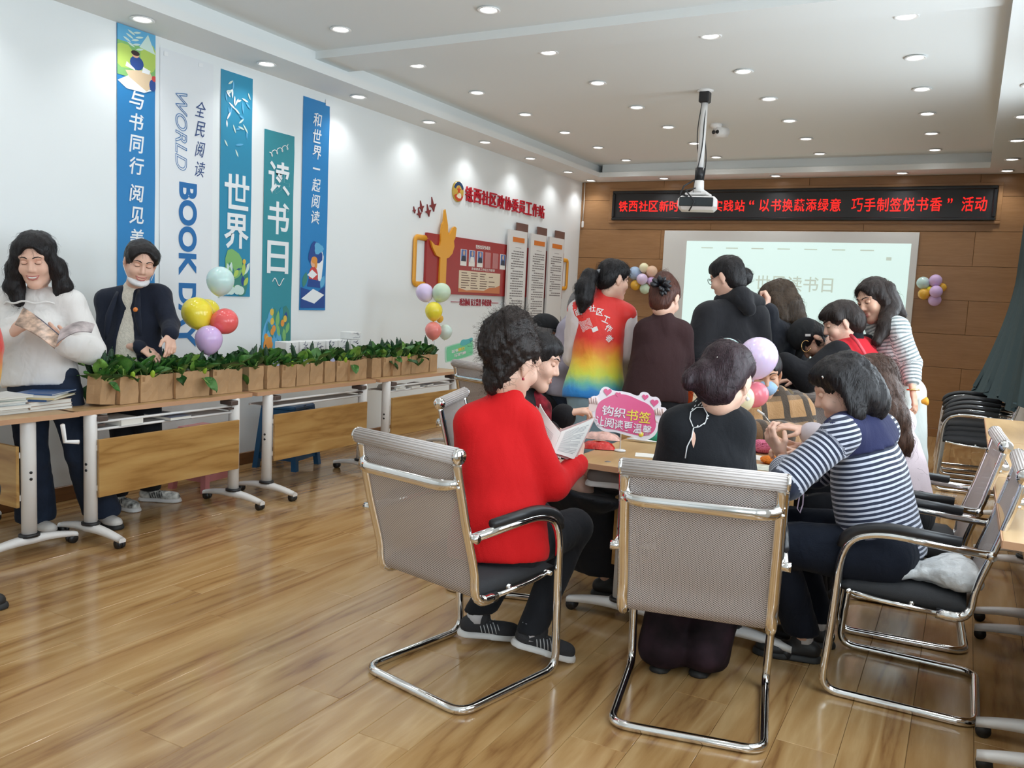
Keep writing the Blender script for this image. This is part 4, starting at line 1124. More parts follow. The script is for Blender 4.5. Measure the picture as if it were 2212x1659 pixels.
for k, (x, y, a) in enumerate(bags + back):
    fr = k < len(bags)
    T = empty('paper_bag', (x, y, .751), PI / 2 + a + (.35 if k == 0 else 0))
    if k == 0: T.rotation_euler = (math.radians(0), math.radians(7), PI / 2 + .3); T.location.z = .758
    tab = 'first' if y < 4.25 else 'second' if y < 5.62 else 'third'
    idx = len([1 for b_ in (bags if fr else back) if (('first' if b_[1] < 4.25 else 'second' if b_[1] < 5.62 else 'third') == tab and b_[1] <= y)])
    tag(T, '%s brown paper bag from the left in the %s row on the %s table' % (ORD[idx - 1], 'front' if fr else 'rear', tab), 'bag', 'brown paper bags of greens')
    link(bpy.data.objects.new('body', BAGM[k % 4]), T)
    z_ = 1 if fr else 1
    G = empty('leafy_greens', (x, y, .751 + .14), rb.uniform(0, 6)); tag(G, 'bunch of dark leafy greens in the %s %s paper bag of the %s table' % (ORD[idx - 1], 'front' if fr else 'rear', tab), 'vegetable', 'leafy greens in the paper bags')
    nl = 15 if y < 4.3 else 12
    for q in range(nl):
        o = link(bpy.data.objects.new('leaf', LEAFM[rb.choice((0, 1, 2, 3, 4, 4, 0, 1, 5) if k % 5 else (2, 3, 5, 0))]), G)
        an = rb.uniform(0, 2 * PI); out = rb.uniform(.1, 1.2) if q > 5 else rb.uniform(.0, .45)
        sc_ = rb.uniform(.85, 1.5)
        o.location = (.030 * math.cos(an) * min(1, out + .3), .030 * math.sin(an) * min(1, out + .3), rb.uniform(-.02, .012))
        o.rotation_euler = (out * .95 if out < 1.05 else rb.uniform(1.3, 2.1), rb.uniform(-.3, .3), an + PI / 2); o.rotation_mode = 'XYZ'
        o.rotation_euler = Matrix.Rotation(an, 3, 'Z').to_4x4().to_euler() if False else o.rotation_euler
        o.scale = (sc_, sc_, sc_); n_l += 1
    if k % 3 != 1:
        for q in range(1 if k % 4 else 2):
            c = bpy.data.objects.new('cucumber', CUKE); COL.objects.link(c)
            c.location = (x - .02 - .02 * q, y + rb.uniform(-.03, .03), .85 + rb.uniform(-.02, .03)); c.rotation_euler = (rb.uniform(-.45, .45), rb.uniform(-.35, .1), rb.uniform(0, 6)); c.scale = (1, 1, 1.12)
            tag(c, 'dark green cucumber in the %s %s paper bag of the %s table%s' % (ORD[idx - 1], 'front' if fr else 'rear', tab, ', the rear one' if q else ''), 'vegetable', 'cucumbers in the paper bags')
    if k in (1, 2, 5, 10, 14, 20):
        c = bpy.data.objects.new('green_pepper', PEP); COL.objects.link(c); c.location = (x + .035, y + .03, .895); c.rotation_euler = (.3, .6, 0); c.scale = (.7, .7, .8)
        tag(c, 'light green pepper on top of the %s front paper bag of the %s table' % (ORD[idx - 1], tab), 'vegetable', 'light green peppers in the bags')
    if k in (9, 11, 13, 19):
        c = MB().box((0, 0, .0), (.002, .06, .075)).build('label_card', mat('lilac_card', (.55, .56, .80), .4)); c.location = (x + .03, y + .04, .93); c.rotation_euler = (.6, -.2, .2)
        tag(c, 'small lilac card among the greens of the %s front paper bag, %s table' % (ORD[idx - 1], tab), 'card', 'lilac cards among the greens')

# ---------------------------------------------------------------- balloons
def bal_mat(n, c): return mat('balloon_' + n, c, .18, spec=.6, sss=.25)
BM = {n: bal_mat(n, c) for n, c in dict(mint=(.60, .80, .78), yellow=(.92, .76, .06), red=(.88, .14, .14), lavender=(.70, .50, .82), palegreen=(.62, .76, .58), coral=(.92, .28, .25), cream=(.90, .84, .58), peach=(.84, .58, .42), gold=(.80, .45, .05), blue=(.42, .56, .78), pink=(.88, .24, .30), pale_lavender=(.76, .62, .86), palemint=(.66, .80, .74)).items()}
bprof = [(.0, 1.0)] + [(math.sin(a) * (1.0 if a < PI / 2 else 1 - .10 * (a - PI / 2) ** 1.5), math.cos(a) * (1.0 if a < PI / 2 else 1.22)) for a in np.linspace(.15, PI - .16, 16)] + [(.05, -1.26), (.075, -1.33), (.0, -1.30)]
BMESH = {}
def balloon(P, r, color, label, group, d=(0, 0, 1), glit=False):
    if color not in BMESH:
        o = MB().lathe(bprof, n=26).build('balloon', BM[color]); BMESH[color] = o.data; bpy.data.objects.remove(o)
    o = bpy.data.objects.new('balloon', BMESH[color]); COL.objects.link(o)
    o.location = tuple(P); o.scale = (r, r, r); o.rotation_euler = Vector(d).to_track_quat('Z', 'Y').to_euler()
    return tag(o, label, 'balloon', group)


def cluster(items, d0, group, where, base=None):
    pts = []
    for px, py, rp, col_, word, dd, dr in items:
        d = d0 + dd; P = at(px, py, d); balloon(P, rp * d / FOC, col_, '%s balloon %s' % (word, where), group, dr); pts.append(P)
    return pts


dA = depth((-4.45, 4.05, 1.3))
cluster([(476, 605, 29, 'mint', 'pale mint topmost', .05, (.1, 0, 1)), (426, 675, 33, 'yellow', 'large yellow', .0, (-.4, 0, .8)), (448, 672, 26, 'yellow', 'smaller yellow partly hidden', .14, (.2, -.2, .8)), (486, 694, 28, 'red', 'red', .02, (.8, .2, .3)), (451, 732, 29, 'lavender', 'lavender lowest', -.08, (0, 0, 1))], dA, 'balloons by the first bags', 'of the bunch above the first paper bags')
dB = depth((-4.5, 6.8, 1.3))
cluster([(917, 631, 19, 'pale_lavender', 'pale lavender', .0, (-.5, 0, .9)), (954, 631, 20, 'palegreen', 'pale green', -.02, (.5, 0, .9)), (937, 671, 19, 'yellow', 'yellow', -.05, (0, 0, 1)), (950, 688, 8, 'gold', 'tiny gold', .1, (0, 0, 1)), (936, 713, 18, 'coral', 'coral red', -.05, (0, 0, 1)), (962, 716, 15, 'palemint', 'pale mint', .12, (.1, 0, 1))], dB, 'balloons by the far table', 'of the column behind the far table')
for (px, py, dd, y) in ((470, 700, dA, 4.1), (940, 690, dB, 6.85)):
    P = at(px, py, dd + .12); T = empty('balloon_stand', (float(P[0]), float(P[1]), .751)); tag(T, 'thin clear balloon stand on the %s table' % ('first' if y < 5 else 'far'), 'stand', 'balloon stands')
    MB().lathe([(0, 0), (.05, 0), (.05, .012), (.01, .018), (0, .018)], n=14).build('base', mat('clear_plastic', (.8, .85, .88), .15), T)
    MB().tube([(0, 0, .01), (0, 0, .3), (-.02, .0, float(P[2]) - .70)], .004, 6).build('rod', mat('clear_plastic'), T)
dC = 4.25
cluster([(1570, 765, 35, 'mint', 'pale blue-green', .12, (-.4, 0, 1)), (1638, 770, 42, 'pale_lavender', 'large pale lavender', -.05, (.15, 0, 1)), (1632, 852, 28, 'pink', 'rose red', .02, (.5, 0, .4)), (1603, 858, 26, 'cream', 'cream', -.05, (-.2, 0, .5))], dC, 'balloons on the centre table', 'of the bunch on the centre table')
P = at(1612, 830, dC + .1); T = empty('balloon_stand', (float(P[0]), float(P[1]), .751)); tag(T, 'clear balloon stand on the centre table', 'stand', 'balloon stands')
MB().lathe([(0, 0), (.06, 0), (.06, .012), (.01, .018), (0, .018)], n=14).build('base', mat('clear_plastic'), T); MB().tube([(0, 0, .01), (0, 0, .28)], .004, 6).build('rod', mat('clear_plastic'), T)
for items, where in (([(1371, 590, 14, 'blue', 'pale blue', .06), (1391, 578, 10, 'cream', 'cream', .0), (1408, 586, 12, 'peach', 'peach', .05), (1387, 603, 12, 'pale_lavender', 'pale lavender', -.10), (1407, 607, 9, 'lavender', 'deep lavender', .03), (1373, 616, 11, 'gold', 'gold', .06), (1393, 624, 11, 'palegreen', 'pale green', .0)], 'of the bunch left of the screen'), ([(1994, 611, 13, 'mint', 'pale mint', .04), (2021, 606, 13, 'lavender', 'upper lavender', .02), (2035, 621, 9, 'gold', 'half hidden gold', .10), (2009, 626, 7, 'yellow', 'small yellow', .02), (1996, 635, 12, 'gold', 'round gold', .0), (2022, 630, 13, 'lavender', 'middle lavender', -.09), (2019, 648, 13, 'lavender', 'lowest lavender', .02)], 'of the bunch right of the screen')):
    for px, py, rp, c_, word, off in items:
        P = ony(px, py, YB - .14 + off * .6); d = depth(P); v = nrm(P - ony(1391 if px < 1700 else 2013, 604 if px < 1700 else 628, YB - .08))
        balloon(P, rp * d / FOC * 1.02, c_, '%s balloon %s' % (word, where), 'balloons ' + where[3:], (v[0], v[1] - .3, v[2]))


# ---------------------------------------------------------------- people
def skin_mat(n, c): return mat('skin_' + n, c, .48, sss=.15, bump=(220, .06))
SK = {'fair': skin_mat('fair', (.76, .47, .355)), 'mid': skin_mat('mid', (.66, .38, .265)), 'tan': skin_mat('tan', (.52, .28, .175))}
def hair_mat(n, c, r=.40):
    if 'hair_' + n in MATS: return MATS['hair_' + n]
    m = mat('hair_' + n, c, r, spec=.28); N, L = nt(m); b = N['Principled BSDF']
    tc = N.new('ShaderNodeTexCoord'); mp = N.new('ShaderNodeMapping'); mp.inputs['Scale'].default_value = (260, 260, 22); L.new(tc.outputs['Object'], mp.inputs[0])
    n_ = N.new('ShaderNodeTexNoise'); n_.inputs['Scale'].default_value = 1; n_.inputs['Detail'].default_value = 2; L.new(mp.outputs[0], n_.inputs[0])
    bp = N.new('ShaderNodeBump'); bp.inputs['Strength'].default_value = .7; bp.inputs['Distance'].default_value = .004; L.new(n_.outputs['Fac'], bp.inputs['Height']); L.new(bp.outputs[0], b.inputs['Normal'])
    r_ = N.new('ShaderNodeValToRGB'); r_.color_ramp.elements[0].color = (*[k * .45 for k in c], 1); r_.color_ramp.elements[1].color = (*[k * 1.5 for k in c], 1); r_.color_ramp.elements[0].position = .3; r_.color_ramp.elements[1].position = .75
    L.new(n_.outputs['Fac'], r_.inputs[0]); L.new(r_.outputs[0], b.inputs['Base Color'])
    return m
HAIR = {'black': hair_mat('black', (.012, .010, .011)), 'brownblack': hair_mat('brownblack', (.022, .014, .012)), 'brown': hair_mat('brown', (.065, .030, .018)), 'auburn': hair_mat('auburn', (.085, .028, .018)), 'plum': hair_mat('plum', (.028, .013, .018)), 'grey': hair_mat('grey', (.20, .19, .19)), 'ash': hair_mat('ash', (.055, .034, .020))}


def folds(m, scale=10, strength=.45):
    """Soft creases over the fine weave."""
    N, L = nt(m); b = N['Principled BSDF']; tc = N.new('ShaderNodeTexCoord'); mp = N.new('ShaderNodeMapping'); mp.inputs['Scale'].default_value = (1, 1, .6); L.new(tc.outputs['Object'], mp.inputs[0])
    n = N.new('ShaderNodeTexNoise'); n.inputs['Scale'].default_value = scale; n.inputs['Detail'].default_value = 2; n.inputs['Distortion'].default_value = .7; L.new(mp.outputs[0], n.inputs['Vector'])
    bp = N.new('ShaderNodeBump'); bp.inputs['Strength'].default_value = strength; bp.inputs['Distance'].default_value = .022; L.new(n.outputs['Fac'], bp.inputs['Height'])
    if b.inputs['Normal'].is_linked: L.new(b.inputs['Normal'].links[0].from_socket, bp.inputs['Normal'])
    L.new(bp.outputs[0], b.inputs['Normal']); m['folds'] = True
    return m


def cloth(n, c, rough=.85, sheen=.08, bump=(180, .12), vary=None):
    new = 'cloth_' + n not in MATS
    m = mat('cloth_' + n, c, rough, spec=.18, sheen=sheen * .4, bump=bump, vary=vary)
    return folds(m) if new else m


# -- one head, used by everyone: local frame x right, y out of the face, z up; 0.235 m from crown to chin
def head_field(male=False):
    f = Field(.022)
    f.ell((0, -.012, .036), (.076, .094, .084))
    f.ell((0, .026, -.030), (.060, .064, .080), k=.03)
    f.cap((-.044, .0, -.055), (-.012, .066, -.098), .024, .020, k=.03); f.cap((.044, .0, -.055), (.012, .066, -.098), .024, .020, k=.03)
    f.ell((0, .070, -.098), (.020, .017, .017), k=.02)
    for s_ in (-1, 1):
        f.ell((s_ * .037, .064, -.026), (.026, .022, .024), k=.025)
        f.cap((s_ * .012, .082, .034), (s_ * .048, .066, .036), .010, .008, k=.016)
        f.ell((s_ * .078, -.010, -.004), (.009, .019, .031), R=Matrix.Rotation(s_ * .35, 3, 'Z'), k=.008)
        f.ell((s_ * .076, -.004, -.034), (.007, .010, .012), k=.008)
    f.cap((0, .084, .018), (0, .103, -.020), .0075, .0115, k=.014)
    f.ell((-.0115, .092, -.026), (.0075, .009, .007), k=.009); f.ell((.0115, .092, -.026), (.0075, .009, .007), k=.009)
    f.cap((0, -.02, -.06), (0, -.022, -.085), .050, k=.03)
    for s_ in (-1, 1): f.ell((s_ * .031, .096, .013), (.017, .020, .011), k=.014, neg=True)
    f2 = [(s_ * .031, .070, .012) for s_ in (-1, 1)]
    f.cap((-.019, .087, -.056), (.019, .087, -.056), .0055, k=.008); f.cap((-.016, .087, -.066), (.016, .087, -.066), .0065, k=.008)
    return f


HV, HF = head_field().mesh(.0042)
for c in ((-.031, .0745, .0115), (.031, .0745, .0115)):                 # eyelids
    g = Field(.004).ell(c, (.0165, .013, .0115)).mesh(.003)
    HV, HF = merge([(HV, HF), g])
HB = BVHTree.FromPolygons([tuple(v) for v in HV], [tuple(f) for f in HF])


def onface(x, z, lift=.0008):
    h = HB.ray_cast(Vector((x, .3, z)), Vector((0, -1, 0)))
    return np.array(h[0]) + np.array((0, lift, 0)) if h[0] is not None else np.array((x, .09, z))


def face_line(pts, r, flat_=.5):
    b = MB(); b.tube([onface(x, z) for x, z in pts], r, 6, flat=((0, 1, 0), flat_)); return b
def sym(pts): return [(-x, z) for x, z in pts]
_br = [(.012, .033), (.022, .0385), (.036, .0395), (.050, .033)]
BROW = [MB().tube([onface(x, z, .001) for x, z in q], [.0022, .0030, .0026, .0010], 6, flat=((0, 1, 0), .5)) for q in (_br, sym(_br))]
_ey = [(.0165, .0085), (.024, .0055), (.032, .0042), (.040, .0055), (.047, .009)]
LASH = [MB().tube([onface(x, z, .0006) for x, z in q], [.0008, .0014, .0016, .0014, .0008], 6) for q in (_ey, sym(_ey))]
_u = [(-.024, -.0555), (-.013, -.0525), (0, -.0545), (.013, -.0525), (.024, -.0555)]
_l = [(-.022, -.058), (-.010, -.0645), (0, -.066), (.010, -.0645), (.022, -.058)]
LIPS = MB().tube([onface(x, z, -.0008) for x, z in _u], [.0012, .0034, .0034, .0034, .0012], 6).tube([onface(x, z, -.0008) for x, z in _l], [.0012, .0044, .0050, .0044, .0012], 6)
_s1 = [(-.030, -.049), (-.016, -.0535), (0, -.0550), (.016, -.0535), (.030, -.049)]
_s2 = [(-.030, -.049), (-.017, -.0655), (0, -.0705), (.017, -.0655), (.030, -.049)]
SMILE = MB().tube([onface(x, z, .0) for x, z in _s1], [.0012, .0034, .0034, .0034, .0012], 6).tube([onface(x, z, .0) for x, z in _s2], [.0012, .0040, .0044, .0040, .0012], 6)
TEETH = MB().grid([[tuple(onface(x, z, .0022)) for x in np.linspace(-.020 + k * .003, .020 - k * .003, 9)] for k, z in enumerate((-.0545, -.058, -.0625))])


def mbt(b, R, c, s, name, m, parent, root):
    V = (np.array(b.v) * s) @ R + c - root
    g = MB(); g.v = [tuple(v) for v in V]; g.f = b.f; g.m = b.m; g.s = b.s
    return g.build(name, m, parent)


def cdir(v):          # a direction given as (right, down, away) in the photograph
    return nrm(CM.T @ np.asarray(v, float))


def hand_field(W, D, N, side, s=1.0, curl=.5, spread=1.0, fingers=None, thumb=.5):
    """Wrist W, direction of the hand D, palm normal N (fingers curl towards it), side +1/-1 for the thumb."""
    D = nrm(D); N = nrm(np.asarray(N, float) - D * (np.asarray(N) @ D)); Lt = np.cross(D, N) * side
    f = Field(.009 * s)
    f.cap(W - D * .03 * s, W + D * .02 * s, .025 * s, .026 * s, sq=(N, .72), k=.02)
    f.cap(W + D * .022 * s - Lt * .010 * s, W + D * .078 * s - Lt * .020 * s, .020 * s, .019 * s, sq=(N, .62), k=.014)
    f.cap(W + D * .022 * s + Lt * .010 * s, W + D * .080 * s + Lt * .018 * s, .021 * s, .019 * s, sq=(N, .62), k=.014)
    ln = (.070, .080, .074, .056)
    for i in range(4):
        cu = curl if fingers is None else fingers[i]
        b = W + D * (.086 - .004 * abs(i - 1)) * s + Lt * (.028 - .0185 * i) * s
        a = .35 * cu + .02; p = b; d0 = nrm(D + Lt * (.10 - .07 * i) * spread)
        for seg, fr in enumerate((.45, .31, .24)):
            dd = d0 * math.cos(a) + N * math.sin(a); q = p + dd * ln[i] * fr * s
            f.cap(p, q, (.0092 - .0009 * seg) * s, (.0085 - .0009 * seg) * s, k=.005 * s); p = q; a += cu * 1.05
    b = W + D * .026 * s + Lt * .022 * s; d1 = nrm(D * .75 + Lt * .75 + N * (.25 + .35 * thumb)); d2 = nrm(D * .95 + Lt * (.45 - .7 * thumb) + N * (.2 + .5 * thumb))
    f.cap(b, b + d1 * .040 * s, .0135 * s, .0108 * s, k=.012 * s); f.cap(b + d1 * .040 * s, b + d1 * .040 * s + d2 * .034 * s, .0105 * s, .0085 * s, k=.005 * s)
    return f


def torso(f, J, s, g, bust=.0, fat=1.0):
    N, P = J['N'], J['P']; sp = nrm(N - P); SA, SB = J['SA'], J['SB']; mid = (SA + SB) / 2
    hw = np.linalg.norm(SB - SA) / 2
    lat = nrm(SB - SA); fr = nrm(np.cross(lat, sp)) * J.get('fs', 1); J['front'] = fr; J['sp'] = sp; J['lat'] = lat
    cw = max(hw * .88, .135 * s); W = N * .38 + P * .62 + fr * J.get('arch', 0)
    C1 = mid - sp * (cw * .92) + J.get('hunch', 0) * -fr
    ww = cw * .86 * fat
    f.cap(C1, W, cw + g, ww + g, sq=(fr, .68), k=.06)
    f.cap(W, P, ww + g, .165 * s * fat + g, sq=(fr, .76), k=.07)
    f.cap(SA, SB, .052 * s + g * .8, k=.06)
    f.cap(N - sp * .035, SA * .6 + N * .4, .058 * s + g * .5, .048 * s + g * .5, k=.05); f.cap(N - sp * .035, SB * .6 + N * .4, .058 * s + g * .5, .048 * s + g * .5, k=.05)
    if bust:
        for q in (-1, 1): f.ell(C1 + fr * (cw * .52) + lat * q * .075 * s - sp * .01, (.070 * s + g,) * 3, k=.06)
    J['W'] = W


def arm(f, J, a, s, g, r=(.047, .040, .038, .027), upto=1.0, tight=1.0):
    S_, E_, W_ = J['S' + a], J['E' + a], J['W' + a]
    f.cap(S_, E_, r[0] * s + g, r[1] * s + g * tight, k=.035); f.cap(E_, E_ + (W_ - E_) * upto, r[2] * s + g * tight, (r[2] + (r[3] - r[2]) * upto) * s + g * tight, k=.02)


def leg(f, J, a, s, g, r=(.085, .062, .058, .040), k=.04):
    f.cap(J['H' + a], J['K' + a], r[0] * s + g, r[1] * s + g, k=k); f.cap(J['K' + a], J['A' + a], r[2] * s + g, r[3] * s + g, k=.02)


SHOE = {}
def shoe_mesh(kind):
    if kind in SHOE: return SHOE[kind]
    f = Field(.02); f.cap((0, -.035, .045), (0, .16, .036), .036, .034, sq=((0, 0, 1), .9)); f.cap((0, -.03, .055), (0, .02, .085), .034, .036, k=.02); f.ell((0, .12, .034), (.046, .07, .030), k=.02)
    f.half((0, 0, .018), (0, 0, -1))
    if kind == 'heel': f.half((0, 0, .10), (0, 0, 1))
    u = f.mesh(.006)
    g = Field(.02); g.cap((0, -.04, .0), (0, .165, .0), .041, .043); g.ell((0, .12, .0), (.049, .08, .06), k=.02); g.half((0, 0, .001), (0, 0, -1)); g.half((0, 0, .028), (0, 0, 1))
    so = g.mesh(.007); SHOE[kind] = (u, so); return SHOE[kind]


def shoe(T, root, A, toe, m_up, m_sole, pitch=0.0, stripes=None, s=1.0):
    u, so = shoe_mesh('plain'); t = nrm([toe[0], toe[1], 0]); R = np.array([[t[1], -t[0], 0], [t[0], t[1], 0], [0, 0, 1.0]])
    if pitch:
        c, q = math.cos(pitch), math.sin(pitch); R = np.array([[1, 0, 0], [0, c, q], [0, -q, c]]) @ R
    c0 = np.array([A[0], A[1], 0.0])
    V0 = (so[0] * s) @ R; dz = -V0[:, 2].min(); c0[2] = dz + .001
    o = mesh_np('shoe', (u[0] * s) @ R + c0 - root, u[1], m_up, T)
    mesh_np('sole', V0 + c0 - root, so[1], m_sole, o)
    if stripes:
        b = MB()
        for sd in (-1, 1):
            for k in range(6): b.tube([(sd * .041, .02 + .016 * k, .03), (sd * .040, .012 + .016 * k, .05), (sd * .030, .004 + .016 * k, .068)], .0022, 5)
        for k in range(4): b.tube([(-.022, .045 + .018 * k, .074 - .006 * k), (.022, .050 + .018 * k, .074 - .006 * k)], .0028, 5)
        b2 = MB(); b2.v = [tuple(v) for v in (np.array(b.v) * s) @ R + c0 - root]; b2.f, b2.m, b2.s = b.f, b.m, b.s; b2.build('lace_stripes', stripes, o)
    return o


def garment(name, f, h, m, T, root, J=None, wr=.004, wsc=16, seed=1, bands=None, plaid=False, thick=None):
    V, F = f.mesh(h)
    n = vnormals(V, F)
    a = wav(V, wsc, seed, (1, 1, .55)) * wr + wav(V, wsc * 2.3, seed + 5, (1, 1, .7)) * wr * .35
    V2 = V + n * a[:, None]
    attrs = {}
    if bands is not None:
        def seg(Pt, A, B):
            d = B - A; t = np.clip((Pt - A) @ d / (d @ d), 0, 1); return np.linalg.norm(Pt - A - t[:, None] * d, axis=1), t * np.linalg.norm(d)
        c = bands
        sp = J['sp']; val = -(V - J['N']) @ sp; dist = np.full(len(V), 9.0)
        dist = np.minimum(seg(V, (J['SA'] + J['SB']) / 2 - sp * .1, J['P'])[0] - .12, dist)
        for k in c:
            S_, E_, W_ = J['S' + k], J['E' + k], J['W' + k]
            d1, t1 = seg(V, S_, E_); d2, t2 = seg(V, E_, W_)
            m1 = (d1 - .02 < dist) & (d1 < .10) & (t1 > .05); val[m1] = t1[m1] + .06; dist[m1] = d1[m1] - .02
            m2 = (d2 - .02 < dist) & (d2 < .09); val[m2] = (np.linalg.norm(E_ - S_) + t2[m2]) + .06; dist[m2] = d2[m2] - .02
        attrs['band'] = val
        attrs['across'] = (V - J['N']) @ J['lat']
    return mesh_np(name, V2 - root, F, m, T, attrs=attrs or None)


def finish_body(T, root, shells, sk):
    V, F = merge(shells); return mesh_np('body', V - root, F, sk, T)


def hair_obj(T, root, V, F, m, cnt=250, L=.05, r=.0011, rough=.10, dive=.30, flow=(0, 0, -1), lift=.15, curl=.0, seed=3, wr=.004, wsc=60, an=(1, 1, .2), name='hair'):
    n = vnormals(V, F); rs = np.random.RandomState(seed)
    V2 = V + n * (wav(V, wsc, seed, an) * wr + wav(V, wsc * 2.5, seed + 1, an) * wr * .5)[:, None]
    shells = [(V2, F)]; lift = lift * .35; r = r * .62; cnt = int(cnt * 2.2)
    if cnt:
        fa = np.asarray(flow, float) * np.ones_like(V2) if np.ndim(flow) == 1 else flow(V2)
        tn = fa - n * (n * fa).sum(1, keepdims=True); ok = np.where(np.linalg.norm(tn, axis=1) > .42 * np.linalg.norm(fa, axis=1) - (9 if rough > .3 else 0))[0]
        i = rs.choice(ok if len(ok) else len(V), cnt); p = V2[i] - n[i] * .003; q = n[i]; paths = [p]
        fl = np.asarray(flow, float) if np.ndim(flow) == 1 else flow(V2[i])
        d = fl - q * (q * fl).sum(1, keepdims=True) + rs.normal(size=(cnt, 3)) * rough; d /= np.linalg.norm(d, axis=1)[:, None] + 1e-9
        ph = rs.uniform(0, 6.28, cnt)[:, None]; e = np.cross(d, q); ll = (L * rs.uniform(.5, 1.3, cnt))[:, None]
        k = 7 if curl else 5
        for t in np.linspace(0, 1, k)[1:]:
            o = p + d * ll * t - q * ll * dive * t * t + q * ll * (lift * math.sin(t * 2.2) + .02) * rs.uniform(.4, 1.2, (cnt, 1))
            if curl: o = o + curl * ll * (e * np.sin(9 * t + ph) + q * np.cos(9 * t + ph))
            paths.append(o)
        shells.append(strands(np.stack(paths, 1), r))
    VV, FF = merge(shells); return mesh_np(name, VV - root, FF, m, T)


def hairfield(k=.02, front=True, crown=1.0):
    f = Field(k)
    f.ell((0, -.016, .042), (.086 * crown, .105 * crown, .090 * crown))
    f.ell((0, -.055, -.01), (.076, .058, .075), k=.03)
    if front:
        if front == 'open': f.ell((0, .112, -.004), (.060, .085, .098), k=.012, neg=True)
        f.ell((0, .105, -.030), (.068, .085, .092), k=.015, neg=True)
        if front != 'open': [f.ell((s_ * .085, .018, -.045), (.025, .045, .06), k=.015, neg=True) for s_ in (-1, 1)]
    return f


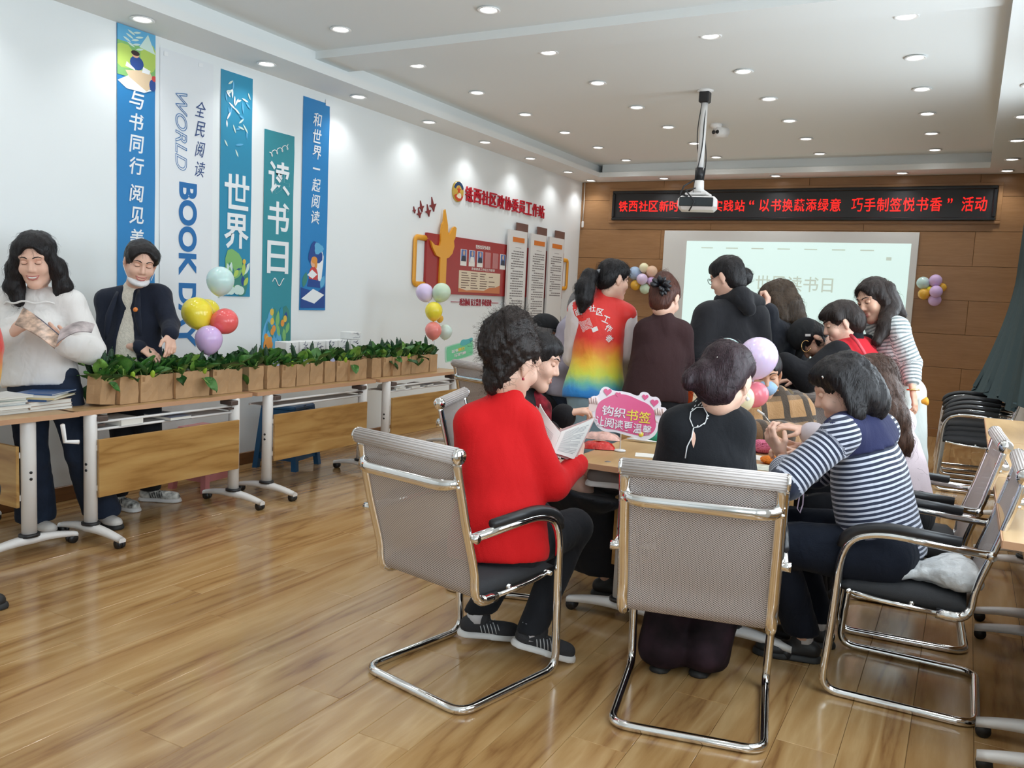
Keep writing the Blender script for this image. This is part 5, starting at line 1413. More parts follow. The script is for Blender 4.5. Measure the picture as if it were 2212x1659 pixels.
class Person:
    def __init__(s, label, d, H, face, N, SA, SB, EA, WA, EB, WB, P, legs, hs=1.05, sc=1.0, skin='fair', up=(0, -1, 0), fs=1, group=None, fat=1.0, bust=0, hunch=0.0, arch=0.0, handA=None, handB=None, root=None):
        s.d, s.hs, s.sc, s.skin, s.fat, s.bust = d, hs, sc, SK[skin], fat, bust
        p = lambda q: np.asarray(q, float) if isinstance(q, np.ndarray) else at(q[0], q[1], d + (q[2] if len(q) > 2 else 0))
        J = s.J = dict(N=p(N), SA=p(SA), SB=p(SB), EA=p(EA), WA=p(WA), EB=p(EB), WB=p(WB), P=p(P), fs=fs, hunch=hunch, arch=arch)
        (J['HA'], J['KA'], J['AA'], J['TA']), (J['HB'], J['KB'], J['AB'], J['TB']) = [[p(q) for q in l] for l in legs]
        s.root = root if root is not None else np.array([J['P'][0], J['P'][1], 0.0])
        s.T = empty('person', tuple(s.root)); tag(s.T, label, 'person', group)
        y = cdir(face); u = cdir(up); x = nrm(np.cross(y, u)); z = np.cross(x, y)
        s.R = np.array([x, y, z]); s.H = p(H)
        # body: head, trunk and limbs, hands
        sh = [((HV * hs) @ s.R + s.H, HF)]
        f = Field(.05); torso(f, J, sc, -.010, bust, fat); f.cap(J['N'] + J['sp'] * .005, s.H + np.array([0, -.015, -.055]) * hs @ s.R, .050 * sc, .050 * hs, k=.02)
        for a in 'AB': arm(f, J, a, sc, -.004); leg(f, J, a, sc, -.008)
        sh.append(f.mesh(.016))
        for a, hd in (('A', handA), ('B', handB)):
            if hd: sh.append(hand_field(J['W' + a], cdir(hd['D']), cdir(hd['N']), hd.get('side', 1), s=hd.get('s', 1.05) * sc, curl=hd.get('curl', .5), fingers=hd.get('fingers'), thumb=hd.get('thumb', .5)).mesh(.0042))
        s.shells = sh

    def local(s, pts): return (np.atleast_2d(np.asarray(pts, float)) * s.hs) @ s.R + s.H
    def lp(s, *q): return s.local([q])[0]
    def hmesh(s, f, h=.006):
        V, F = f.mesh(h); return s.local(V), F
    def done(s): finish_body(s.T, s.root, s.shells, s.skin); return s
    def face(s, smile=False, lips=(.50, .16, .14), brow='hair_black', teeth=True):
        k = (s.R, s.H, s.hs); a = lambda b, n, m: mbt(b, *k, n, m, s.T, s.root)
        [a(q, 'eyebrow', MATS[brow]) for q in BROW]; [a(q, 'eyelashes', MATS['hair_black']) for q in LASH]
        a(SMILE if smile else LIPS, 'lips', mat('lips_%02d' % int(lips[0] * 100), lips, .35))
        if smile and teeth: a(TEETH, 'teeth', mat('teeth', (.82, .80, .76), .3))
    def top(s, name, m, g=.012, hem=.16, up=1.0, h=.012, wr=.004, bands=None, arms='AB', r=(.047, .040, .038, .027), tight=1.0, seed=1, wsc=16, neck=.03, extra=None, necktilt=0.0):
        J = s.J; f = Field(.05); torso(f, J, s.sc, g, s.bust, s.fat)
        for a in arms: arm(f, J, a, s.sc, g, r=r, upto=up, tight=tight)
        if neck: f.cap(J['N'] - J['sp'] * .02, J['N'] + (s.H - J['N']) * neck * 4, .060 * s.sc + g * .5, .057 * s.sc + g * .4, k=.02)
        if extra: extra(f, J)
        if hem is not None:
            V_, F_ = None, None
            f.half(J['P'] - J['sp'] * hem, -J['sp'])
        V, F = f.mesh(h)
        return s.cloth(name, V, F, m, wr, wsc, seed, bands)
    def cloth(s, name, V, F, m, wr=.004, wsc=16, seed=1, bands=None, parent=None):
        class Q:
            def mesh(q, h): return V, F
        return garment(name, Q(), .012, m, parent or s.T, s.root, s.J, wr, wsc, seed, bands)
    def sleeves(s, name, m, a, g=.012, r=(.047, .040, .038, .027), start=0.0, upto=1.0, h=.011, wr=.004, seed=2, bands=None):
        f = Field(.03); J = s.J; S_ = J['S' + a] + (J['E' + a] - J['S' + a]) * start
        f.cap(S_, J['E' + a], r[0] * s.sc + g, r[1] * s.sc + g); f.cap(J['E' + a], J['E' + a] + (J['W' + a] - J['E' + a]) * upto, r[2] * s.sc + g, r[3] * s.sc + g, k=.02)
        V, F = f.mesh(h); return s.cloth(name, V, F, m, wr, 22, seed, bands)
    def trousers(s, m, g=.012, r=(.085, .062, .058, .045), rise=.02, h=.013, wr=.004, cuff=.05, name='trousers', seed=4):
        J = s.J; f = Field(.04)
        f.cap((J['HA'] * .62 + J['HB'] * .38), (J['HB'] * .62 + J['HA'] * .38), .105 * s.sc + g, k=.06); f.cap(J['P'], J['P'] - (J['P'] - (J['HA'] + J['HB']) / 2) * .5, .150 * s.sc * s.fat + g, .14 * s.sc * s.fat + g, sq=(J['front'], .80), k=.06)
        for a in 'AB': leg(f, J, a, s.sc, g, r)
        f.half(J['P'] + J['sp'] * (rise + .10), J['sp']); f.half((0, 0, cuff), (0, 0, -1))
        V, F = f.mesh(h); return s.cloth(name, V, F, m, wr, 14, seed)
    def shoes(s, up_, so, pitchA=0.0, pitchB=0.0, stripes=None, which='AB'):
        for a, pt in zip('AB', (pitchA, pitchB)):
            if a in which: shoe(s.T, s.root, s.J['A' + a], s.J['T' + a], up_, so, pt, stripes)
    def hair(s, f, m, h=.006, extra=None, **kw):
        V, F = s.hmesh(f, h)
        if extra: V, F = merge([(V, F)] + extra)
        return hair_obj(s.T, s.root, V, F, HAIR[m], **kw)
    def strands(s, name, paths, r, m, taper=.3):
        V, F = strands(paths, r, taper=taper); return mesh_np(name, V - s.root, F, HAIR[m], s.T)


def A3(*q): return np.array(q, float)
def feet(*pts): return [np.asarray(p, float) for p in pts]


white_sole = mat('white_sole', (.72, .70, .68), .5); shoe_black = mat('shoe_black', (.015, .015, .016), .5); shoe_white = mat('shoe_white', (.70, .67, .64), .5); sole_black = mat('sole_black', (.02, .02, .02), .6)
shoe_knit = mat('shoe_knit', (.03, .03, .034), .8, bump=(200, .3))
denim_dark = cloth('dark_denim', (.020, .030, .055), vary=(9, .25)); denim_light = cloth('light_denim', (.26, .36, .42), vary=(9, .15)); trouser_black = cloth('black_trouser', (.016, .017, .021), sheen=.15); navy_cloth = cloth('navy_blazer', (.014, .018, .032), sheen=.2)

# 1 woman in the white blouse, reading a magazine
d = 4.9
w1 = Person('smiling woman in a white blouse with long wavy black hair, holding an open magazine', d, (78, 565, -.10), (.22, .34, -.9), (80, 632), (10, 655), (152, 655), (-22, 770, .0), (28, 718, -.24), (196, 758, .0), (138, 745, -.26), (88, 815),
            (((58, 820), (72, 985, -.06), A3(-4.70, 3.00, .09), A3(.9, -.1, 0)), ((128, 820), (176, 980), A3(-4.53, 3.30, .09), A3(.9, -.1, 0))), hs=1.14, sc=1.02, bust=1, up=(-.04, -1, 0),
            handA=dict(D=(.55, -.35, -.2), N=(.3, .2, .9), side=1, curl=.75), handB=dict(D=(-.5, -.55, -.25), N=(-.2, .2, .9), side=-1, curl=.75))
w1.done(); w1.face(smile=True)
blouse = mat('blouse_white', (.78, .76, .74), .7, sheen=.3, bump=(90, .06))
def ex(f, J):
    sp = J['sp']
    f.cap(J['P'] + sp * .22, J['P'] - sp * .02, .155, .20, sq=(J['front'], .75), k=.05)
    for a in 'AB': f.ell((J['E' + a] * .6 + J['W' + a] * .4) - sp * .01, (.054, .054, .054), k=.05)
folds(blouse, 11, .7); w1.top('blouse', blouse, g=.022, hem=.05, up=.88, wr=.007, wsc=18, r=(.060, .058, .056, .034), extra=ex, seed=11, neck=0)
b_ = MB()
for zz, rr in ((.17, .17), (.30, .175)):
    J = w1.J; c = J['P'] + J['sp'] * (zz + .12); b_.tube([c + J['lat'] * rr * math.cos(a) + J['front'] * (rr * .80) * math.sin(a) + J['sp'] * .006 * math.sin(9 * a) - w1.root for a in np.linspace(.1, PI - .1, 30)], .006, 6)
b_.build('ruffle', blouse, w1.T)
w1.trousers(denim_dark, g=.015, r=(.088, .068, .074, .092), cuff=.055, wr=.008)
w1.shoes(shoe_white, sole_black)
f = hairfield(.025, 'open'); f.ell((0, -.03, .075), (.088, .10, .075), k=.03); f.ell((0, .118, -.004), (.058, .075, .094), k=.012, neg=True)
for s_ in (-1, 1):
    f.cap((s_ * .068, .02, .075), (s_ * .094, .015, -.04), .024, .036, k=.03); f.cap((s_ * .094, .0, -.03), (s_ * .108, .02, -.13), .042, .042, k=.03); f.cap((s_ * .108, .02, -.13), (s_ * .085, .05, -.20), .042, .020, k=.02)
    f.ell((s_ * .128, .02, -.12), (.034, .034, .034), k=.02); f.ell((s_ * .10, .035, -.185), (.034, .03, .03), k=.02)
w1.hair(f, 'black', cnt=520, L=.07, flow=(0, 0, -1), curl=.08, lift=.10, wr=.006, wsc=45, seed=5)
# the open magazine
mg_c = at(96, 722, d - .34); T = empty('open_magazine', tuple(mg_c)); tag(T, 'open colour magazine in the hands of the woman in white', 'magazine')
def page_sheet(P0, P1, P2, P3, bow, m, name, n=(0, 0, 1)):
    P = []; n = np.asarray(n, float)
    for i in range(9):
        t = i / 8; a = P0 + (P1 - P0) * t; c = P3 + (P2 - P3) * t
        P.append([a + (c - a) * j / 4 + n * bow * math.sin(PI * t) for j in range(5)])
    g = MB().grid(P); o = np.array([[p + n * -.004 for p in r_] for r_ in P]); g.grid(o[:, ::-1]); return g.build(name, m, T)
mag_m = mat('magazine_print', (.42, .36, .36), .3, vary=(14, .6)); mag_o = mat('magazine_orange', (.44, .30, .22), .3, vary=(26, .7))
q = lambda x, y, dd: at(x, y, d + dd) - mg_c
nn = cdir((0, -1, .25))
page_sheet(q(50, 664, -.26), q(132, 728, -.36), q(118, 752, -.44), q(32, 700, -.34), .012, mag_o, 'left_page', nn); page_sheet(q(130, 712, -.33), q(205, 700, -.24), q(198, 718, -.30), q(122, 742, -.43), .03, mag_m, 'right_page', nn)
MB().tube([q(50, 664, -.255), q(90, 692, -.31), q(128, 724, -.355)], .003, 5).build('top_edge', CV[7], T)

# 2 woman in the navy blazer with a mask on her chin
d = 5.36
w2 = Person('smiling woman in a navy blazer, white mask under her chin, reaching into the bags', d, (303, 568, -.10), (.50, .46, -.75), (287, 632, .02), (232, 650, .05), (345, 640, .05), (232, 742, .0), (306, 752, -.13), (368, 700, .0), (368, 722, -.12), (288, 815),
            (((265, 830), (268, 960), A3(-4.78, 3.60, .09), A3(.75, .0, 0)), ((312, 830), (322, 955), A3(-4.76, 3.84, .09), A3(.8, .45, 0))), hs=1.10, bust=0, up=(.10, -1, 0),
            handA=dict(D=(.75, .45, -.05), N=(-.3, .5, .5), side=1, curl=.6, s=.9), handB=dict(D=(.15, .85, -.3), N=(-.6, .2, .3), side=-1, fingers=[.25, .7, .9, .9], thumb=.3, s=1.03))
w2.done(); w2.face(smile=True, teeth=False)
cream = mat('cream_lace', (.68, .63, .54), .8, bump=(120, .5), vary=(60, .12))
w2.top('cream_top', cream, g=.010, hem=.06, arms='', wr=.003)
J = w2.J; f = Field(.05); torso(f, J, 1.0, .026, 0, 1.0)
for a in 'AB': arm(f, J, a, 1.0, .014, r=(.054, .046, .044, .034), upto=.93)
f.half(J['P'] - J['sp'] * .02, -J['sp'])
fr, la, sp = J['front'], J['lat'], J['sp']; c0 = J['N'] + fr * .12
f.cap(c0 + sp * .06, J['N'] - sp * .30 + fr * .14, .066, .062, k=.005, neg=True); f.cap(J['N'] - sp * .30 + fr * .14, J['P'] - sp * .1 + fr * .16, .062, .105, k=.005, neg=True)
V, F = f.mesh(.011); w2.cloth('blazer', V, F, navy_cloth, .005, 16, 8)
for s_ in (-1, 1):
    b_ = MB(); pts = [J['N'] + la * s_ * (.066 + .007 * k) - sp * (.0 + .05 * k) + fr * (.070 + .022 * min(k, 3)) for k in range(7)]
    b_.tube([p - w2.root for p in pts], [.010, .016, .020, .022, .020, .014, .006], 8, flat=(fr, .35)); b_.build('lapel', navy_cloth, w2.T)
bp_ = J['N'] + la * (.085 * (1 if (la @ cdir((1, 0, 0))) > 0 else -1)) - sp * .135 + fr * .155
MB().lathe([(0, .006), (.014, .004), (.016, 0), (0, 0)], n=8, R=Vector(fr).to_track_quat('Z', 'Y').to_matrix(), c=tuple(bp_ - w2.root)).build('badge', mat('badge_orange', (.75, .22, .04), .3), w2.T)
w2.trousers(trouser_black, g=.012, r=(.088, .066, .064, .058), cuff=.08)
w2.shoes(mat('sneaker_mixed', (.55, .52, .48), .5, vary=(28, .9)), white_sole, stripes=shoe_black)
f = hairfield(.025, 'open'); f.ell((.02, .032, .082), (.066, .050, .030), k=.03); f.ell((-.06, .03, .055), (.030, .05, .04), k=.03); f.ell((.055, .045, .055), (.030, .04, .035), k=.02); f.ell((-.055, -.085, -.02), (.035, .035, .042), k=.02); f.ell((-.07, -.06, .02), (.03, .03, .03), k=.02)
w2.hair(f, 'black', cnt=200, L=.05, flow=lambda p: nrm(np.array([0, 0, -.5])) + 0 * p - w2.R[1] * .7, lift=.05, seed=6)
# pale mask pulled under the chin
mv, mf = Field(.02).ell((0, .052, -.092), (.050, .058, .024)).ell((0, .036, -.086), (.060, .046, .020)).mesh(.006)
mm = mesh_np('chin_mask', w2.local(mv) - w2.root, mf, mat('mask_white', (.76, .76, .78), .7, bump=(120, .2)), w2.T)
b_ = MB()
for s_ in (-1, 1): b_.tube([w2.lp(s_ * .062, .055, -.075) - w2.root, w2.lp(s_ * .078, .02, -.045) - w2.root, w2.lp(s_ * .087, -.012, -.01) - w2.root], .0022, 5)
b_.build('ear_loop', mat('mask_white'), w2.T)

# 3 person cut off by the left edge
d = 3.9
w3 = Person('person almost out of the picture at the left edge, dark trousers and printed vest', d, (-82, 560), (.8, .3, .3), (-85, 625), (-85, 660, -.2), (-85, 660, .2), (-70, 770, -.2), (-60, 860, -.2), (-70, 770, .2), (-60, 860, .2), (-85, 860),
            (((-85, 880, -.1), (-45, 1060, -.05), A3(-3.80, 2.05, .10), A3(.6, .8, 0)), ((-85, 880, .1), (-60, 1060, .1), A3(-4.05, 2.15, .10), A3(.6, .8, 0))), hs=1.05)
w3.done(); w3.face()
vest_grad = ramp_mat('vest_rainbow', 'band', [(.0, (.72, .020, .016)), (.30, (.74, .026, .016)), (.38, (.80, .20, .02)), (.46, (.82, .52, .03)), (.53, (.60, .66, .06)), (.585, (.16, .50, .34)), (.64, (.02, .25, .62)), (.70, (.01, .17, .55))], wobble=.08, wscale=11, const=False, rough=.55, bump=(120, .1))
folds(vest_grad); w3.top('vest', vest_grad, g=.03, hem=.08, arms='', bands='')
w3.trousers(trouser_black, g=.012, r=(.09, .07, .066, .060), cuff=.14); w3.shoes(shoe_black, sole_black, which='AB')
w3.hair(hairfield(), 'black', cnt=0)
MB().tube([w3.J['AA'] - w3.root + A3(0, 0, .0), w3.J['AA'] - w3.root + A3(0, 0, .09)], .044, 12).build('sock', mat('sock_grey', (.42, .42, .45), .8), w3.T)

# 4 woman in the red sweater
d = 3.33
w4 = Person('woman in a red sweater with a messy black bun, seated facing away, reading', d, (1112, 783, .03), (.66, .36, .62), (1090, 864, .03), (1018, 912, .0), (1132, 914, .05), (1010, 1040, .12), (1150, 985, .36), (1196, 1048, .06), (1248, 1002, .22), (1078, 1172, .02),
            (((1050, 1180, .05), A3(-1.60, 3.30, .53), A3(-1.762, 3.085, .10), A3(.72, .62, 0)), ((1118, 1180, .02), A3(-1.40, 3.26, .53), A3(-1.47, 3.02, .115), A3(.75, .6, 0))), hs=1.10, fat=1.06, up=(.10, -1, -.12),
            handA=dict(D=(.5, -.6, .2), N=(.5, .3, .5), side=-1, curl=.5), handB=dict(D=(.10, -.9, .15), N=(-.75, .1, .4), side=1, fingers=[.45, .5, .55, .6], thumb=.6, s=1.0), fs=1)
w4.done()
red_knit = cloth('red_knit', (.62, .010, .012), rough=.8, sheen=.1, bump=(240, .22))
w4.top('sweater', red_knit, g=.016, hem=.055, up=.98, wr=.0045, wsc=14, r=(.050, .048, .046, .032), seed=21, neck=.05, extra=lambda f, J: f.cap(J['P'] + J['sp'] * .06, J['P'] - J['sp'] * .02, .180, .190, sq=(J['front'], .84), k=.05))
w4.trousers(trouser_black, g=.012, r=(.092, .068, .060, .050), rise=.06, cuff=.135)
w4.shoes(shoe_knit, white_sole, pitchA=-.12, pitchB=-.30, stripes=mat('stripe_grey', (.55, .55, .56), .6))
for a in 'AB': p = w4.J['A' + a] - w4.root; MB().tube([p + A3(0, 0, -.01), p + A3(.003, .005, .06)], .040, 12).build('sock', mat('sock_white', (.66, .66, .70), .8), w4.T)
f = hairfield(.03, front=False); f.ell((0, .12, -.05), (.075, .085, .10), k=.02, neg=True)
for s_ in (-1, 1): f.ell((s_ * .085, .03, -.055), (.03, .045, .065), k=.015, neg=True)
f.ell((-.01, -.085, .075), (.088, .082, .088), k=.03); f.ell((.01, -.06, .115), (.062, .062, .050), k=.03); f.ell((-.02, -.11, .02), (.062, .05, .07), k=.03); f.ell((0, -.045, -.08), (.06, .04, .05), k=.03)
w4.hair(f, 'brownblack', cnt=900, L=.045, r=.0010, rough=.40, dive=.12, flow=lambda p: np.cross(A3(.3, .25, .9), (p - w4.lp(0, -.05, .03)) * 4) + A3(0, 0, .3), curl=.20, lift=.15, wr=.015, wsc=40, seed=12, an=(1, 1, .8))
MB().tube([w4.lp(.085, -.008, -.05) - w4.root, w4.lp(.087, -.006, -.058) - w4.root], .005, 8).build('earring', mat('ruby', (.4, .02, .04), .2), w4.T)
# her open book
bc = at(1226, 942, d + .17); T = empty('open_book', tuple(bc)); tag(T, 'open printed book held up by the woman in the red sweater', 'book')
q = lambda x, y, dd: at(x, y, d + dd) - bc
paper = mat('book_paper', (.80, .78, .75), .7); ink = mat('book_ink', (.25, .25, .27), .7)
def leafblock(cs, bow, th, name):
    A_, B_, C_, D_ = cs; n = nrm(np.cross(B_ - A_, D_ - A_)); n = -n if n @ cdir((0, 0, -1)) < 0 else n
    def pt(t, u): a = A_ + (B_ - A_) * t; c = D_ + (C_ - D_) * t; return a + (c - a) * u + n * bow * math.sin(PI * min(1, t * 1.0)) ** .8
    top = [[pt(t, u) for u in np.linspace(0, 1, 5)] for t in np.linspace(0, 1, 12)]; bot = [[p - n * th for p in r_] for r_ in top]
    g = MB().grid(top); g.grid([r_[::-1] for r_ in bot])
    for e in ([r_[0] for r_ in top], [r_[-1] for r_ in top], top[0], top[-1]): g.grid([e, [p - n * th for p in e]])
    o = g.build(name, paper, T); b = MB(); r_ = random.Random(name)
    for k in range(20 if name == 'right_pages' else 11):
        u = .10 + .82 * k / (20 if name == 'right_pages' else 11)
        if name == 'left_pages': u = .32 + .05 * k
        t1 = r_.uniform(.80, .90) if k % 5 else r_.uniform(.4, .6)
        P = [[pt(t, u) + n * .0008, pt(t, u + .011) + n * .0008] for t in np.linspace(.12, t1, 7)]; b.grid(P)
    b.build('printed_lines', ink, o)['kind'] = 'stuff'
leafblock((q(1213, 932, .13), q(1284, 903, .20), q(1240, 993, .16), q(1194, 978, .10)), .012, .008, 'right_pages')
leafblock((q(1210, 934, .13), q(1166, 872, .28), q(1152, 955, .25), q(1193, 978, .10)), .030, .008, 'left_pages')
cvr = MB(); cvr.grid([[q(1193, 982, .115), q(1242, 998, .175)], [q(1209, 928, .15), q(1287, 900, .215)]]); cvr.grid([[q(1148, 962, .275), q(1193, 982, .115)], [q(1158, 876, .315), q(1209, 928, .15)]]); cvr.build('cover', mat('cover_pink', (.6, .38, .36), .5), T)

# 5 woman beside her in profile, pointing
d = 4.05
w5 = Person('dark haired woman in profile with a dark red scarf, seated beside the red sweater, pointing', d, (1160, 778), (.90, .40, -.18), (1128, 852, .06), (1108, 890, -.12), (1150, 880, .22), (1120, 985, -.1), (1190, 930, .0), (1170, 960, .22), (1222, 893, .10), (1085, 1070, .1),
            ((A3(-1.98, 3.78, .56), A3(-1.56, 3.70, .60), A3(-1.50, 3.95, .09), A3(1, .1, 0)), (A3(-1.98, 3.98, .56), A3(-1.50, 3.86, .66), at(1295, 1028, 4.0), A3(1, -.2, 0))), hs=1.10, up=(.12, -1, 0),
            handA=dict(D=(.9, .2, 0), N=(0, .8, .3), side=1, curl=.7), handB=dict(D=(.95, -.14, -.05), N=(.1, .9, .2), side=1, fingers=[.02, .75, .85, .9], thumb=.6, s=1.02), skin='fair')
w5.done(); w5.face(lips=(.50, .14, .14))
coat_b = cloth('black_coat', (.014, .013, .015)); w5.top('jacket', coat_b, g=.022, hem=.12, up=.92, r=(.054, .048, .046, .036))
f = Field(.03); J = w5.J; f.cap(J['N'] + J['sp'] * .02, J['N'] - J['sp'] * .06 + J['front'] * .09, .062, .05); f.cap(J['N'] - J['sp'] * .05 + J['front'] * .11, J['N'] - J['sp'] * .30 + J['front'] * .15, .055, .045)
V, F = f.mesh(.01); w5.cloth('scarf', V, F, cloth('dark_red_scarf', (.17, .010, .018), vary=(25, .6)), .008, 24, 3)
w5.trousers(trouser_black, g=.02, r=(.11, .115, .12, .15), cuff=.16, name='wide_trousers', wr=.008)
w5.shoes(shoe_black, sole_black, which='A')  # floor shoe of the taupe pair, coloured black for the shadow it stands in
# raised foot of the crossed leg
u, so = shoe_mesh('plain'); t = cdir((.95, .1, -.1)); t = nrm(t - A3(0, 0, t[2] * .7)); sd = nrm(np.cross(t, A3(0, 0, 1))); R3 = np.array([sd, t, np.cross(sd, t)]); c0 = at(1300, 1050, 3.96)
o = mesh_np('raised_shoe', u[0] @ R3 + c0 - w5.root, u[1], mat('shoe_taupe', (.20, .17, .155), .7), w5.T); mesh_np('sole', so[0] @ R3 + c0 - w5.root, so[1], white_sole, o)
f = hairfield(.025, front=True); f.ell((0, .015, .076), (.07, .065, .04), k=.03); f.ell((-.04, -.06, -.06), (.06, .05, .09), k=.03); f.cap((.07, .01, .05), (.075, .0, -.05), .026, .02, k=.02);
w5.hair(f, 'black', cnt=300, L=.06, lift=.1, seed=9)

# 6 man in the black cap
d = 6.1
w6 = Person('man in a black baseball cap and glasses with a lowered grey mask, seated, dark jacket', d, (1177, 722), (.86, .22, -.15), (1160, 765), (1140, 795, -.15), (1180, 793, .2), (1150, 870, -.2), (1215, 880, -.15), (1190, 870, .25), (1225, 880, .15), (1165, 925),
            (((1165, 930, -.1), (1230, 935, -.12), A3(-2.30, 5.35, .09), A3(1, 0, 0)), ((1165, 930, .1), (1230, 935, .12), A3(-2.35, 5.75, .09), A3(1, 0, 0))), hs=1.02, sc=1.05, skin='tan',
            handA=dict(D=(1, .1, 0), N=(0, 1, 0)), handB=dict(D=(1, .1, 0), N=(0, 1, 0)))
w6.done(); w6.face(lips=(.38, .15, .12)); w6.top('jacket', coat_b, g=.028, hem=.1, up=.95, r=(.056, .05, .048, .038)); w6.trousers(trouser_black); w6.shoes(shoe_black, sole_black)
w6.hair(hairfield(), 'grey', cnt=60, L=.03)
f = Field(.012); f.ell((0, -.012, .060), (.090, .108, .085)); f.half((0, 0, .042), (0, .10, -1)); V, F = w6.hmesh(f, .007); cp = cloth('black_cap', (.02, .021, .023), bump=(150, .1)); o = mesh_np('cap', V - w6.root, F, cp, w6.T)
P = [[w6.lp(.075 * math.sin(a) * (1 - .08 * t), .085 * math.cos(a) * (1 - .2 * (1 - t)) + .085 * t, .052 - .02 * t - .012 * abs(math.sin(a)) * t) - w6.root for a in np.linspace(-1.25, 1.25, 12)] for t in np.linspace(0, 1, 5)]
g = MB().grid(P); g.grid([[p - A3(0, 0, .006) for p in r_][::-1] for r_ in P]); g.build('brim', cp, o)
gl = MB()
for s_ in (-1, 1): gl.tube([w6.lp(s_ * .034 + .023 * math.cos(a), .094, .010 + .018 * math.sin(a)) - w6.root for a in np.linspace(0, 2 * PI, 15)], .0018, 5); gl.tube([w6.lp(s_ * .057, .09, .012) - w6.root, w6.lp(s_ * .083, .0, .012) - w6.root], .0018, 5)
gl.tube([w6.lp(-.011, .098, .012) - w6.root, w6.lp(.011, .098, .012) - w6.root], .0018, 5); gl.build('glasses', mat('glasses_frame', (.03, .03, .03), .3), w6.T)
mv, mf = Field(.02).ell((0, .062, -.08), (.058, .052, .040)).mesh(.007); mesh_np('chin_mask', w6.local(mv) - w6.root, mf, mat('mask_grey', (.30, .28, .27), .8), w6.T)

# 7 person in lavender behind the printed vest
d = 6.0
w7 = Person('grey haired person in a lavender sweater bending forward behind the printed vest', d, (1262, 668), (.9, .5, .1), (1240, 695), (1228, 715, -.12), (1240, 708, .25), (1215, 790, -.16), (1262, 830, -.1), (1250, 800, .2), (1280, 820, .25), (1222, 840),
            (((1225, 850, -.08), (1240, 980, -.05), A3(-2.50, 5.45, .09), A3(1, 0, 0)), ((1225, 850, .1), (1240, 980, .1), A3(-2.55, 5.75, .09), A3(1, 0, 0))), hs=1.05,
            handA=dict(D=(1, .1, 0), N=(0, 1, 0)), handB=dict(D=(1, .1, 0), N=(0, 1, 0)))
w7.done(); w7.top('sweater', cloth('lavender_knit', (.36, .33, .40)), g=.024, hem=.06, up=.95, r=(.058, .052, .048, .036)); w7.trousers(cloth('dark_navy', (.022, .03, .05))); w7.shoes(shoe_black, sole_black)
w7.hair(hairfield(), 'grey', cnt=60, L=.03)

# 8 woman in the printed vest
d = 5.5
w8 = Person('woman with a black ponytail in a red to blue rainbow vest over white sleeves', d, (1325, 605), (.86, .22, .42), (1303, 650, .02), (1250, 672, -.02), (1352, 680, .02), (1240, 770, .1), (1290, 820, .35), (1357, 762, .06), (1352, 812, .34), (1283, 845),
            (((1262, 860), (1275, 965, .02), A3(-2.24, 5.42, .09), A3(.5, .85, 0)), ((1305, 860), (1312, 965, .02), A3(-2.05, 5.52, .09), A3(.5, .85, 0))), hs=1.02, sc=1.02,
            handA=dict(D=(.3, .3, .9), N=(0, 1, 0)), handB=dict(D=(-.2, .3, .9), N=(0, 1, 0)))
w8.done(); w8.face()
blw = mat('blouse_pinkwhite', (.70, .62, .61), .7, sheen=.2, bump=(90, .08))
folds(blw)
for a in 'AB': w8.sleeves('sleeve', blw, a, g=.018, r=(.056, .056, .054, .034), upto=.95, wr=.007, seed=31)
def ex(f, J): f.cap(J['N'] + J['sp'] * .01, J['N'] + J['sp'] * .05, .068, .066, k=.015); f.cap(J['P'] + J['sp'] * .05, J['P'] - J['sp'] * .06, .17, .185, sq=(J['front'], .72), k=.05)
vest8 = w8.top('vest', vest_grad, g=.026, hem=.055, arms='', wr=.004, bands='', extra=ex, seed=33, wsc=12, h=.011)
ME = vest8.data; VV = [v.co.copy() for v in ME.vertices]; bv = BVHTree.FromPolygons(VV, [tuple(p.vertices) for p in ME.polygons])
def on_vest(px, py, lift=.0025):
    p = at(px, py, d - .8) - w8.root; dr = ray(px, py); h = bv.ray_cast(Vector(p), Vector(nrm(dr)))
    return (np.array(h[0]) - nrm(dr) * lift) if h[0] is not None else None
def vest_print(name, V2, T2, c, size, ang):
    ca, sa = math.cos(ang), math.sin(ang); W_ = []
    for x, y in V2:
        X, Y = x * size, -y * size; q_ = on_vest(c[0] + X * ca - Y * sa, c[1] + X * sa + Y * ca)
        if q_ is None: return
        W_.append(q_)
    mesh_np(name, W_, T2, mat('vest_print_white', (.78, .74, .72), .6), vest8, smooth=False)
for ch_, c, a in (('铁', (1237, 692), -.9), ('西', (1249, 674), -.55), ('社', (1279, 666), .0), ('区', (1296, 674), .35), ('工', (1309, 690), .7), ('作', (1315, 709), 1.0), ('者', (1316, 731), 1.25)):
    V2, T2 = text_mesh(ch_, bold=.02, ext=0.0, fit=(1, 1)); vest_print('lettering', V2[:, :2], T2, c, 15, a * .55 if ch_ in '铁西' else a * .6)
em = MB(); 
for k in range(6): o_ = .5 - .09 * k; em.prism([(-o_, -o_), (o_, -o_), (o_, -o_ + .035), (-o_, -o_ + .035)], (0, 0, 0), (1, 0, 0), (0, 1, 0), .001); em.prism([(-o_, -o_), (-o_ + .035, -o_), (-o_ + .035, o_), (-o_, o_)], (0, 0, 0), (1, 0, 0), (0, 1, 0), .001); em.prism([(-o_, o_ - .035), (o_ - .08, o_ - .035), (o_ - .08, o_), (-o_, o_)], (0, 0, 0), (1, 0, 0), (0, 1, 0), .001); em.prism([(o_ - .035, -o_ + .12), (o_, -o_ + .12), (o_, o_), (o_ - .035, o_)], (0, 0, 0), (1, 0, 0), (0, 1, 0), .001)
em.prism([(.32, -.86), (.86, -.86), (.86, -.46), (.32, -.46)], (0, 0, 0), (1, 0, 0), (0, 1, 0), .001)
